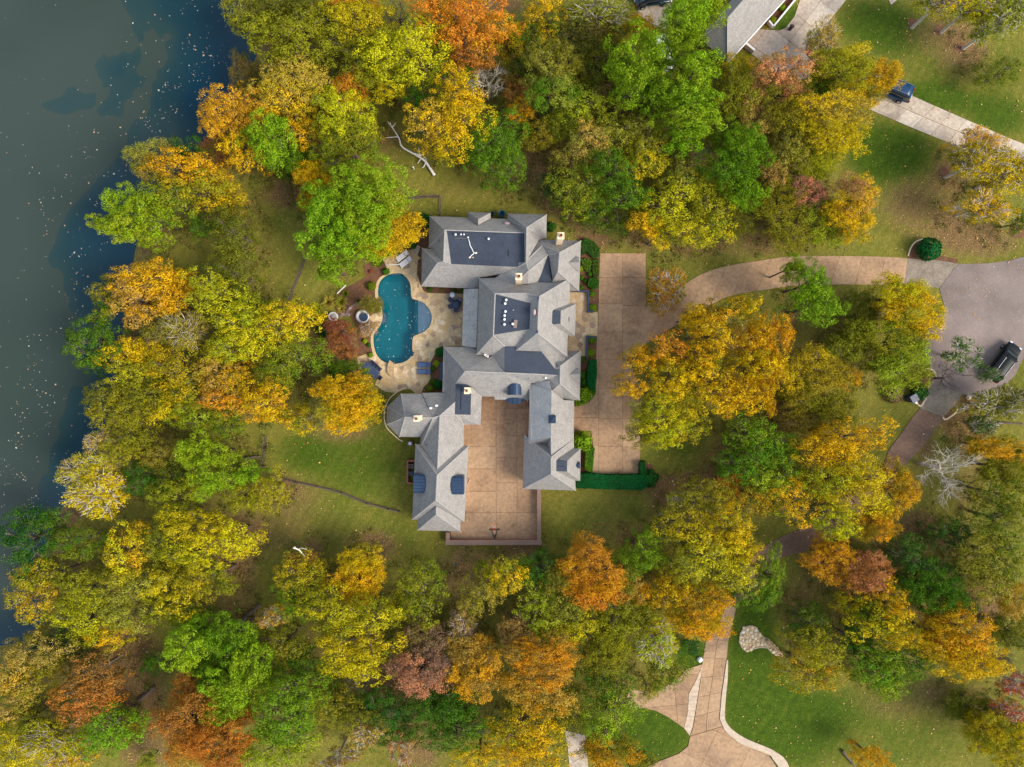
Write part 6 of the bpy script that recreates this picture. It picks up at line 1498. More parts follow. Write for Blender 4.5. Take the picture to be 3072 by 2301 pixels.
# cars: lofted body, glass house, wheels, lights
def car(loc, rz, paint, label, Lc=4.8, Wc=1.95, Hc=1.78, suv=True):
    root = empty('parked_car', loc, label, 'car', rz=rz)
    h0 = 0.32
    prof = [(-0.5, .62, .80), (-0.47, .50, .92), (-0.40, .42, 1.0), (0.0, .40, 1.02), (0.18, .40, 1.0), (0.34, .40, .96), (0.45, .44, .88), (0.5, .55, .70)]
    def loft(sections):
        mb = MB(); n = None
        for x, ring in sections:
            if n is None: n = len(ring)
            mb.v += [(x, y, z) for y, z in ring]
        for i in range(len(sections) - 1):
            for k in range(n):
                k2 = (k + 1) % n; mb.f.append((i * n + k, i * n + k2, (i + 1) * n + k2, (i + 1) * n + k))
        mb.f.append(tuple(range(n - 1, -1, -1))); mb.f.append(tuple((len(sections) - 1) * n + k for k in range(n)))
        return mb
    sec = []
    for t, lowz, hz in prof:
        wd = Wc / 2 * (1 - 0.16 * (abs(t) * 2) ** 4); zt = hz * 1.0
        sec.append((t * Lc, [(-wd, lowz), (-wd * 1.0, zt * 0.82), (-wd * 0.93, zt), (-wd * 0.4, zt + 0.05), (wd * 0.4, zt + 0.05), (wd * 0.93, zt), (wd, zt * 0.82), (wd, lowz)]))
    o = child(loft(sec), 'body', paint, root, True); m = o.modifiers.new('sub', 'SUBSURF'); m.levels = 1; m.render_levels = 2
    gx = [(-0.475, 0.98, .80), (-0.40, Hc - 0.10, .74), (-0.30, Hc - 0.02, .73), (0.05, Hc, .72), (0.17, Hc - 0.08, .70), (0.31, 1.02, .80)] if suv else [(-0.42, 0.98, .80), (-0.26, Hc - 0.06, .70), (-0.1, Hc, .69), (0.08, Hc - 0.04, .68), (0.27, 1.0, .80)]
    sec = [(t * Lc, [(-Wc / 2 * .90, 0.95), (-Wc / 2 * f, z - 0.06), (-Wc / 2 * f * .8, z), (Wc / 2 * f * .8, z), (Wc / 2 * f, z - 0.06), (Wc / 2 * .90, 0.95)]) for t, z, f in gx]
    child(loft(sec), 'glass_house', M['glass_dark'], root, True)
    rx = [q for q in gx[1:-1]]
    sec = [(t * Lc, [(-Wc / 2 * f * 1.0, z - 0.07), (-Wc / 2 * f * .84, z + 0.015), (Wc / 2 * f * .84, z + 0.015), (Wc / 2 * f * 1.0, z - 0.07)]) for t, z, f in rx]
    sec[0] = (sec[0][0] - 0.05, sec[0][1])
    child(loft(sec), 'roof_panel', paint, root, True)
    for s in (-1, 1):
        child(MB().tube([(-0.36 * Lc, s * Wc * .30, Hc + .05), (0.04 * Lc, s * Wc * .30, Hc + .07)], 0.025, 6), 'roof_rail', M['chrome'], root)
        child(MB().box((0.17 * Lc, s * (Wc / 2 + 0.08), 1.05), (0.16, 0.2, 0.14)), 'side_mirror', paint, root, bev=0.03)
        child(MB().box((0.475 * Lc, s * Wc * .33, 0.76), (0.2, 0.36, 0.14)), 'headlight', M['clear_light'], root, bev=0.03)
        child(MB().box((-0.487 * Lc, s * Wc * .38, 0.86), (0.1, 0.22, 0.26)), 'tail_light', M['red_light'], root, bev=0.02)
        for x in (-0.29, 0.31):
            wh = MB().lathe([(0.0, -0.12), (0.2, -0.12), (0.34, -0.10), (0.36, 0), (0.34, 0.10), (0.2, 0.12), (0.0, 0.12)], (0, 0, 0), 18)
            wh.v = [(x * Lc + a, s * (Wc / 2 - 0.11) + c, 0.36 + b) for a, b, c in wh.v]
            wheel = child(wh, 'wheel', M['rubber'], root, True)
            rim = MB().lathe([(0.0, 0.02), (0.1, 0.03), (0.21, 0.0)], (0, 0, 0), 14); rim.v = [(x * Lc + a, s * (Wc / 2 + 0.012 + c * .4), 0.36 + b) for a, b, c in rim.v]
            child(rim, 'rim', M['chrome'], wheel)
    child(MB().box((-0.503 * Lc, 0, 0.75), (0.03, 0.5, 0.13)), 'number_plate', M['white'], root)
    return root
paint_black = mat('black_car_paint', (0.005, 0.008, 0.010), 0.4, 0.1, 2, spec=0.2)
paint_blue = mat('navy_car_paint', lin(20, 56, 92), 0.28, 0.1, 2, spec=0.4)
paint_teal = mat('dark_teal_car_paint', lin(14, 44, 52), 0.2, 0.1, 2, spec=0.6)
paint_white = mat('white_car_paint', lin(220, 226, 230), 0.25, 0.03, 2, spec=0.6)
a, b = C('a31', 1555, 605), C('a31', 1432, 770)
car((a + b) / 2 + Vector((0, 0, .05)), math.atan2(a.y - b.y, a.x - b.x), paint_black, 'black open-roofed car parked on the worn grey cul-de-sac', 5.4, 2.1, 1.75)
car(C('a30', 785, 590, .07), math.atan2(*(C('a30', 300, 400) - C('a30', 885, 640)).to_2d().yx), paint_blue, 'navy blue SUV on the upper slab driveway, its nose under a gold tree', 5.0, 2.15, 1.85)
car(C('a20', 905, 8, .07), math.radians(8), paint_teal, 'dark teal car cut by the top edge of the picture', 4.6, 1.9, 1.6, False)
car(C('a20', 985, 358, .07), math.radians(105), paint_white, 'white car almost hidden under the tall bright pines', 4.6, 1.85, 1.5, False)

# patio furniture
def lounger(loc, rz, fab, label, frame):
    root = empty('sun_lounger', loc, label, 'sun lounger', 'sun loungers round the pool', rz)
    child(MB().box((0.28, 0, 0.30), (1.15, 0.58, 0.09)), 'seat_cushion', fab, root, bev=0.03)
    mb = MB(); mb.v = [(-0.32, -.29, .28), (-0.32, .29, .28), (-0.82, .29, .52), (-0.82, -.29, .52), (-0.34, -.29, .36), (-0.34, .29, .36), (-0.85, .29, .60), (-0.85, -.29, .60)]
    mb.f = [(0, 1, 2, 3), (7, 6, 5, 4), (0, 4, 5, 1), (1, 5, 6, 2), (2, 6, 7, 3), (3, 7, 4, 0)]
    child(mb, 'backrest', fab, root, bev=0.025)
    child(MB().box((0.28, .31, .25), (1.25, .05, .06)).box((0.28, -.31, .25), (1.25, .05, .06)), 'frame', frame, root)
    for x in (0.78, -0.3):
        for y in (-.28, .28): child(MB().box((x, y, .12), (.05, .05, .24)), 'leg', frame, root)
    return root
for k, q, lab in (('H1', ((232, 655), (335, 580)), 'pale sling lounger behind the pool spillway, the one farther from the house'), ('H1', ((272, 730), (378, 655)), 'pale sling lounger behind the pool spillway, the one nearer the house')):
    f, h = C(k, *q[0]), C(k, *q[1]); c = (f + h) / 2; lounger(c + Vector((0, 0, .06)), math.atan2(f.y - h.y, f.x - h.x), M['fabric_white'], lab, M['white'])
for y, lab in ((392, 'slate blue lounger on the patio, second from the stone diving slab'), (477, 'slate blue lounger on the patio beside the round box bush')):
    lounger(C('H3', 552, y, .06), math.pi, M['fabric_blue'], ('slate blue lounger on the flagstones, the one nearer the emerald bush at the patio corner' if y == 392 else 'slate blue lounger on the flagstones, the one nearer the octagon wing'), M['dark_metal'])
def chair(loc, rz, label, cush=None, grp='chairs round the round patio table'):
    root = empty('patio_chair', loc, label, 'chair', grp, rz)
    child(MB().box((0, 0, .42), (.5, .5, .06)), 'seat', cush or M['dark_metal'], root, bev=.02)
    child(MB().box((-.25, 0, .68), (.06, .5, .5)), 'backrest', M['dark_metal'], root, bev=.02)
    for x in (-.22, .22):
        for y in (-.22, .22): child(MB().box((x, y, .2), (.04, .04, .4)), 'leg', M['iron'], root)
    for y in (-.26, .26): child(MB().box((0, y, .62), (.46, .05, .04)), 'armrest', M['dark_metal'], root)
    return root
tl = C('H1', 955, 1218, .06)
t = empty('round_table', tl, 'round dark patio table beside the covered porch', 'table')
child(MB().lathe([(0, .70), (.56, .70), (.58, .72), (.56, .75), (0, .75)], (0, 0, 0), 24), 'table_top', M['dark_metal'], t, True)
child(MB().lathe([(.28, 0), (.26, .04), (.05, .08), (.05, .70)], (0, 0, 0), 12), 'pedestal', M['iron'], t, True)
for (x, y), lab, cu in (((885, 1168), 'dark chair at the round table facing the white grill lid', None), ((988, 1168), 'chair with a pale lilac cushion at the round table', mat('lilac_cushion', lin(170, 170, 196), .8)), ((880, 1245), 'dark chair on the pool side of the round table', None), ((950, 1288), 'dark chair at the round table, farthest from the white grill', None)):
    c = C('H1', x, y, .06); d = tl - c; chair(c, math.atan2(d.y, d.x), lab, cu)
g = empty('round_grill', C('H1', 908, 1105, .06), 'round white-lidded grill beside the flower bed by the patio', 'grill')
child(MB().lathe([(.10, .55), (.3, .62), (.36, .78), (.36, .82), (.30, .95), (.15, 1.03), (0, 1.05)], (0, 0, 0), 20), 'lid', mat('pale_blue_enamel', lin(206, 220, 238), .3), g, True)
for i in range(3):
    a = i * 2.1; child(MB().tube([(.2 * math.cos(a), .2 * math.sin(a), .6), (.34 * math.cos(a), .34 * math.sin(a), 0)], .02, 6), 'leg', M['iron'], g)
child(MB().tube([(-.08, 0, 1.04), (-.06, 0, 1.1), (.06, 0, 1.1), (.08, 0, 1.04)], .015, 6), 'handle', M['iron'], g)
# long dining table with six chairs
a, b = C('H7', 650, 1375), C('H7', 820, 1530); c = (a + b) / 2 + Vector((0, 0, .05)); ang = math.atan2(b.y - a.y, b.x - a.x)
t = empty('dining_table', c, 'long dark blue dining table at the corner of the flagstone patio', 'table', rz=ang)
child(MB().box((0, 0, .73), (2.15, .95, .05)), 'table_top', mat('dark_blue_table_top', lin(56, 72, 104), .5, .1, 3), t, bev=.02)
for x in (-.95, .95):
    for y in (-.38, .38): child(MB().box((x, y, .35), (.07, .07, .70)), 'leg', M['iron'], t)
R_ = Matrix.Rotation(ang, 3, 'Z')
for i, (x, y, rz, lab) in enumerate(((-.55, .72, -1.57, 'dark chair on the pool side of the long table, nearer the lawn'), (.0, .74, -1.57, 'dark chair in the middle of the pool side of the long table'), (.6, .72, -1.57, 'dark chair on the pool side of the long table, nearer the diving slab'), (-.5, -.72, 1.57, 'dark chair on the hedge side of the long table, nearer the garden step'), (.5, -.72, 1.57, 'dark chair on the hedge side of the long table, at the patio edge'), (1.38, 0, 3.14, 'dark chair at the foot of the long table'))):
    chair(c + R_ @ Vector((x, y, 0)), ang + rz, lab, grp='chairs round the long dining table')
ds = empty('diving_rock', C('H7', 965, 1435), 'tan stone slab jutting over the pool edge as a diving rock', 'rock')
q = [(C('H7', *p) - ds.location).to_2d() for p in ((953, 1326), (998, 1362), (1006, 1440), (1008, 1545), (960, 1525), (922, 1480), (926, 1390))]
bevel(child(MB().poly_prism([tuple(p) for p in q], .05, .42), 'slab', M['slab_rock'], ds), .06, 2)
# pool handrail at the spillway, ladder box and skimmer lid
hr = empty('pool_handrail', C('H7', 995, 140), 'thin white handrail behind the pool spillway', 'handrail')
part_at(MB().tube([C('H7', 908, 178, .1), C('H7', 908, 140, .8), C('H7', 960, 134, .85), C('H7', 1075, 142, .8), C('H7', 1080, 150, .1)], .035, 8), 'rail', M['white'], hr, True)
sk = empty('skimmer_box', C('H7', 1236, 1252), 'small dark blue box set in the pool edge near the loungers', 'pool skimmer')
child(MB().box((0, 0, .06), (.26, .55, .16), -.3), 'lid', M['metal'], sk, bev=.02)
# two rounded white stone bowls and the stones between them
def bowl(k, x, y, rx, lab, dark):
    e = empty('stone_bowl', C(k, x, y), lab, 'bowl', 'white stone bowls by the pool garden')
    child(MB().lathe([(rx * .7, 0), (rx * .85, .2), (rx * .86, .45), (rx * .78, .56), (rx * .6, .6), (rx * .52, .52), (0, .5)], (0, 0, 0), 24), 'bowl', mat('white_limestone', lin(196, 192, 188), .7, .2, 4), e, True)
    child(MB().lathe([(rx * .56, .60), (rx * .54, .63), (0, .63)], (rx * .2, -rx * .08, 0), 20), 'water', dark, e)
dk = mat('dark_bowl_water', lin(40, 58, 84), .12, .1, 3)
bowl('H7', 618, 788, .98, 'white stone bowl of dark water beside the pool island planting', dk)
bowl('H7', 255, 790, .72, 'smaller white stone bowl at the outer edge of the pool garden', mat('dry_bowl_grit', lin(150, 146, 146), .9, .2, 4))
pth = empty('stone_steps', C('H7', 400, 760), 'rough dark stepping stones between the two white stone bowls', 'stepping stones')
for x, y, r in ((325, 765, .22), (350, 780, .2), (375, 758, .24), (400, 770, .2), (425, 752, .22), (445, 765, .2), (470, 752, .2), (430, 720, .22), (448, 700, .2), (462, 680, .22), (480, 662, .2), (502, 648, .2), (525, 636, .18)):
    p = C('H7', x, y) - pth.location; n = random.randint(5, 7)
    child(MB().poly_prism([(p.x + r * random.uniform(.75, 1.1) * math.cos(6.28 * i / n), p.y + r * random.uniform(.75, 1.1) * math.sin(6.28 * i / n)) for i in range(n)], 0, random.uniform(.08, .2)), 'stone', M['path_rock'], pth)
st = empty('garden_steps', C('H1', 450, 550), 'four pale stone steps climbing from the loungers to the north lawn', 'steps')
for i, q in enumerate((((400, 565), (455, 610), (478, 580), (415, 545)), ((418, 540), (478, 576), (490, 552), (435, 520)), ((440, 515), (492, 548), (500, 528), (455, 500)), ((458, 495), (500, 522), (508, 500), (470, 485)))):
    p = [(C('H1', *w) - st.location).to_2d() for w in q]; child(MB().poly_prism([tuple(v) for v in p], 0, .12 + .07 * i), 'step', M['kerb'], st, bev=.02)
fp = empty('timber_rail', C('H7', 350, 445), 'short pale timber rail at the edge of the pool garden', 'rail')
part_at(MB().tube([C('H7', 295, 500, .45), C('H7', 405, 395, .45)], .07, 6), 'rail', M['bark_white'], fp)
for x, y in ((300, 496), (400, 400)): part_at(MB().tube([C('H7', x, y, 0), C('H7', x, y, .45)], .05, 6), 'post', M['bark'], fp)
# bins, dish, hoop, air conditioners, mailbox, lamp, play toy
def bin_(k, x, y, r, lab):
    e = empty('garden_bin', C(k, x, y), lab, 'bin', 'teal bins on the north side of the house')
    child(MB().lathe([(r * .8, 0), (r, .9), (r * 1.06, .95), (r * 1.06, 1.0), (r * .9, 1.0), (r * .8, .2), (0, .2)], (0, 0, 0), 18), 'tub', M['teal_plastic'], e, True)
    child(MB().box((r * 1.02, 0, .9), (.08, .2, .05)), 'handle', M['iron'], e)
bin_('H1', 1397, 102, .22, 'smaller teal bin against the north wall next to the shingled bay'); bin_('H1', 1515, 108, .42, 'larger teal round bin against the north wall of the house')
sdp = C('H3', 1318, 282, 5.2)
sdh = empty('satellite_dish', sdp, 'white oval satellite dish on the eave of the centre roof', 'satellite dish')
mb = MB().lathe([(0, 0), (.2, .03), (.34, .1), (.35, .11), (.2, .05), (0, .02)], (0, 0, 0), 20)
dsh = child(mb, 'dish', M['white'], sdh, True); dsh.rotation_euler = (math.radians(-35), math.radians(40), 0.35); dsh.location = (0, 0, .35); dsh.scale = (.75, 1.15, 1)
child(MB().tube([(0, 0, -.2), (0, 0, .35)], .03, 6), 'mast', M['iron'], sdh)
child(MB().tube([(0, 0, .35), (.32, .1, .5)], .02, 6), 'arm', M['iron'], sdh)
hb = C('H5', 1428, 1180, 0); hoop = empty('basketball_hoop', C('H5', 1428, 1262, .07), 'basketball hoop with a red rim at the end of the garage courtyard', 'basketball hoop')
z = 3.05; bx = C('H5', 1428, 1186, z) - hoop.location; rim = C('H5', 1427, 1160, z) - hoop.location
child(MB().box((0, 0, 1.2), (.14, .14, 2.4)), 'pole', M['iron'], hoop)
for s in (-1, 1): child(MB().tube([(s * .06, 0, 2.2), (s * .42, bx.y - .05, z + .1)], .035, 6), 'arm', M['iron'], hoop)
for s in (-1, 1): child(MB().tube([(s * .06, 0, 1.7), (s * .3, bx.y - .05, z - .2)], .03, 6), 'arm', M['iron'], hoop)
child(MB().box((0, bx.y, z + .3), (1.25, .05, .9)), 'backboard', M['iron'], hoop)
child(MB().box((0, bx.y + .04, z + .15), (.5, .02, .38)), 'target_square', M['orange_paint'], hoop)
ring = [(.2 * math.cos(a), bx.y + .32 + .2 * math.sin(a), z) for a in [i * math.pi / 9 for i in range(19)]]
child(MB().tube(ring, .02, 5, False).box((0, bx.y + .08, z), (.14, .12, .05)), 'rim', M['orange_paint'], hoop)
child(MB().lathe([(.19, 0), (.15, -.25), (.11, -.45)], (0, bx.y + .32, z), 12), 'net', M['white'], hoop)
for k, x, y, lab in (('H3', 385, 1362, 'grey air conditioner below the octagon wing, beside the brick nook'), ('H5', 395, 400, 'grey air conditioner behind the low brick screen, next to the wall'), ('H5', 392, 490, 'teal-topped air conditioner at the open end of the brick screen')):
    e = empty('air_conditioner', C(k, x, y), lab, 'air conditioner', 'air conditioners on the west wall')
    child(MB().box((0, 0, .4), (.62, .5, .8)), 'case', M['teal_plastic'] if 'teal' in lab else M['fascia'], e, bev=.03)
    child(MB().lathe([(.2, .81), (.2, .84), (.05, .84), (0, .83)], (0, 0, 0), 14), 'fan', M['white'] if k == 'H3' else M['iron'], e)
mbx = empty('mailbox_pillar', C('a31', 902, 920), 'dark brick pillar with a pale letter box beside the lane', 'mailbox')
child(MB().box((0, 0, .75), (.75, .75, 1.5), .5), 'pillar', M['dark_metal'], mbx, bev=.03)
child(MB().box((0, 0, 1.54), (.9, .9, .1), .5), 'cap', mat('slate_cap', lin(112, 112, 120), .7), mbx)
child(MB().box((.35, -.45, 1.1), (.25, .5, .25), .5), 'letter_box', M['white'], mbx, bev=.03)
lt = empty('white_boulder', C('a22', 1214, 958), 'white painted boulder on the grass at the fork of the lower lane', 'boulder')
mb = MB().lathe([(.30, 0), (.36, .12), (.32, .3), (.16, .42), (0, .45)], (0, 0, 0), 10); mb.v = [(x * random.uniform(.85, 1.12), y * random.uniform(.85, 1.12), z) for x, y, z in mb.v]
child(mb, 'stone', M['white'], lt)
pt_ = empty('tree_stump', C('a31', 1296, 916, .07), 'pale round cut stump on the leaf-strewn verge by the cul-de-sac', 'tree stump')
child(MB().lathe([(.3, 0), (.24, .1), (.22, .3), (0, .31)], (0, 0, 0), 14), 'stump', M['limestone'], pt_, True)
mb = empty('yard_post', C('a10', 1024, 1096), 'thin white post standing on the north lawn by the fallen trunk', 'post')
child(MB().tube([(0, 0, 0), (0, 0, .9)], .06, 8).lathe([(.09, .9), (.09, .96), (0, 1.0)], (0, 0, 0), 8), 'post', M['white'], mb)
ty = empty('garden_sprinkler', C('H5', 948, 1618), 'small teal sprinkler on bare ground below the courtyard wall', 'sprinkler')
child(MB().box((0, 0, .06), (.4, .12, .08), .6).box((0, 0, .06), (.4, .12, .085), -.6), 'base', M['teal_plastic'], ty); child(MB().tube([(0, 0, .05), (0, 0, .35)], .03, 6), 'riser', M['teal_plastic'], ty)
dg = empty('litter_bin', C('a30', 140, 190, .07), 'small black bin standing on the neighbour driveway', 'bin')
child(MB().lathe([(.2, 0), (.26, .7), (.28, .72), (.1, .8), (0, .8)], (0, 0, 0), 12), 'tub', M['iron'], dg, True); child(MB().box((.22, 0, .76), (.12, .2, .05)), 'handle', M['iron'], dg)

# fences
def fence(path, label, h=1.0, step=2.4):
    e = empty('iron_fence', path[0], label, 'fence')
    pk = MB()
    for a, b in zip(path, path[1:]):
        d = b - a; n = max(1, round(d.length / step)); ang = math.atan2(d.y, d.x)
        for z in (.2, h - .1):
            c = (a + b) / 2 - e.location; child(MB().box((c.x, c.y, z), (d.length, .05, .05), ang), 'rail', M['fence_iron'], e)
        for i in range(n + (1 if b is path[-1] else 0)):
            p = a.lerp(b, i / n) - e.location; child(MB().box((p.x, p.y, h / 2), (.1, .1, h + .1), ang), 'post', M['fence_iron'], e)
        for i in range(int(d.length / .16)):
            p = a.lerp(b, (i + .5) / int(d.length / .16)) - e.location; pk.box((p.x, p.y, h / 2), (.014, .014, h), ang)
    o = child(pk, 'picket', M['fence_iron'], e); o['kind'] = 'stuff'
    s_ = MB()
    for a, b in zip(path, path[1:]):
        d = b - a; nn = Vector((-d.y, d.x, 0)).normalized() * .11; s_.poly_prism([tuple((v - e.location).to_2d()) for v in (a + nn, b + nn, b - nn, a - nn)], 0.0, .025 + .004 * path.index(a))
    child(s_, 'mulch_strip', mat('fence_line_mulch', lin(98, 80, 68), .95, .3, 6), e)
fence(pts('a11', (105, 1420), (260, 1462), (400, 1490), (560, 1530), (720, 1598), (860, 1635), (930, 1650)), 'dark iron fence crossing the sunny lawn west of the garage')
fence(pts('a10', (990, 1286), (1100, 1277), (1192, 1275), (1190, 1395)), 'dark iron fence turning a corner north of the shingled house')
fence(pts('a11', (318, 10), (285, 120), (240, 220), (218, 310)), 'dark iron fence along the lawn above the pool garden')
fence(pts('a11', (66, 1168), (58, 1250), (44, 1340)), 'short dark iron fence beside the bright pine west of the house')

# rock garden
rg = empty('rock_garden', C('a22', 1550, 830), 'keyhole-shaped bed of pale river rocks in the lower lawn', 'rock garden')
RG = [C('a22', *q) for q in ((1500, 752), (1545, 742), (1580, 752), (1600, 790), (1625, 815), (1657, 830))] + pts('a32', (20, 850), (70, 900), (95, 935), (60, 938), (10, 900)) + pts('a22', (1650, 882), (1600, 880), (1560, 890), (1520, 910), (1490, 885), (1470, 845), (1478, 790))
q = [(p - rg.location).to_2d() for p in RG]
child(MB().poly_prism([tuple(p) for p in q], 0, .04), 'gravel_bed', M['mortar'], rg)
child(MB().tube([(p.x, p.y, .07) for p in q + [q[0]]], .09, 5, False), 'edging', M['kerb'], rg)
rng = random.Random(3); placed = []
for _ in range(1500):
    p = (rng.uniform(min(v.x for v in q), max(v.x for v in q)), rng.uniform(min(v.y for v in q), max(v.y for v in q))); r = rng.choice((.13, .17, .22, .28))
    if len(placed) < 95 and inside(p, q) and all(math.hypot(p[0] - a[0], p[1] - a[1]) > (r + a[2]) * .8 for a in placed): placed.append((*p, r))
for x, y, r in placed:
    n = 6; mb = MB(); a0 = rng.uniform(0, 6)
    for s_, z in ((1, 0.03), (.95, r * .5), (.55, r * .85)):
        for i in range(n):
            rr = r * s_ * rng.uniform(.8, 1.15); mb.v.append((x + rr * math.cos(a0 + 6.283 * i / n), y + rr * math.sin(a0 + 6.283 * i / n), z))
    for k in range(2):
        for i in range(n): mb.f.append((k * n + i, k * n + (i + 1) % n, (k + 1) * n + (i + 1) % n, (k + 1) * n + i))
    mb.f.append(tuple(2 * n + i for i in range(n))); mb.build('rock', M['rock'], rg)
# stone edging rings of the cul-de-sac beds
for path, lab in ((pts('a31', (985, 770), (1000, 742), (1030, 728), (1070, 745), (1085, 785)), 'pale stone edging of the upper bed where the lane meets the cul-de-sac'), (pts('a31', (960, 930), (966, 958), (985, 970), (1005, 945), (1022, 920)), 'pale stone edging of the lower bed beside the mailbox pillar'), (pts('a31', (1128, 1040), (1145, 1058), (1190, 1032), (1220, 1000), (1215, 975)), 'pale stone edging of the oval bed across the lane')):
    e = empty('stone_edging', path[0], lab, 'edging'); part_at(MB().tube([p + Vector((0, 0, .06)) for p in smooth_open(path, 4)], .1, 5), 'stone_edge', M['limestone'], e)
e = empty('brick_edging', C('a30', 905, 1650), 'curved pale brick edging of the bed with the clipped round bush', 'edging')
part_at(MB().tube([p + Vector((0, 0, .06)) for p in smooth_open(pts('a30', (905, 1657), (925, 1600), (960, 1562), (1010, 1545)), 4)], .1, 5), 'brick_edge', M['limestone'], e)
e = empty('brick_edging', C('a30', 260, 330), 'dark brick edging round the driveway island with the khaki tree', 'edging')
part_at(MB().tube([p + Vector((0, 0, .12)) for p in smooth_open(pts('a30', (268, 262), (256, 300), (255, 350), (290, 390), (330, 400)), 4)], .12, 5), 'brick_edge', M['brick'], e)
# ------------------------------------------------------------------ vegetation
RS = np.random.RandomState(42)
def unit(n):
    v = RS.normal(size=(n, 3)); return v / np.linalg.norm(v, axis=1, keepdims=True)
def leaf_mesh(name, c, nrm, size, bough, aspect=1.0, fold=0.0):
    """one kite-shaped leaf spray per row of c, facing nrm"""
    n = len(c); t = np.cross(nrm, unit(n)); t /= np.linalg.norm(t, axis=1, keepdims=True) + 1e-9; b = np.cross(nrm, t)
    l = (size * 0.5)[:, None]; w_ = l * aspect
    v = np.stack([c - t * l, c + b * w_ * .9 - t * l * .1 + nrm * l * fold, c + t * l, c - b * w_ * .9 - t * l * .1 + nrm * l * fold], 1).reshape(-1, 3)
    me = mesh_np(name, v, np.arange(4 * n).reshape(n, 4))
    for k, arr in (('bough', bough), ('tone', np.clip(RS.normal(.5, .2, n), 0, 1))):
        a = me.attributes.new(k, 'FLOAT', 'FACE'); a.data.foreach_set('value', np.ascontiguousarray(arr, np.float32))
    me.materials.append(M['foliage']); return me
def boughs(R, H0, n, flat=0.75, rb=0.36, low=1.55):
    """bough centres spread over a rough dome; irregular so the outline is lobed"""
    out = []; tries = 0; ph = RS.uniform(0, 6.283, 3); rho = lambda a: 1 + .17 * math.sin(2 * a + ph[0]) + .13 * math.sin(3 * a + ph[1]) + .08 * math.sin(5 * a + ph[2])
    while len(out) < n and tries < 4000:
        tries += 1
        a, q = RS.uniform(0, 6.283), math.sqrt(RS.uniform(0, 1)) * .80; w_ = rho(a)
        r = R * rb * RS.uniform(.7, 1.25)
        x, y = w_ * q * R * math.cos(a), w_ * q * R * math.sin(a)
        z = H0 - R * .25 + flat * R * (math.sqrt(max(0, 1 - q * q)) - .55) + RS.normal(0, .13 * R) - r * .4
        if all((x - p[0]) ** 2 + (y - p[1]) ** 2 + (z - p[2]) ** 2 > (0.52 * (r + p[3])) ** 2 for p in out): out.append((x, y, z, r))
    # lower skirt
    for _ in range(n // 2):
        a = RS.uniform(0, 6.283); q = RS.uniform(.45, .78); r = R * rb * RS.uniform(.75, 1.05)
        q *= rho(a); out.append((q * R * math.cos(a), q * R * math.sin(a), H0 - R * RS.uniform(.8, low), r))
    return out
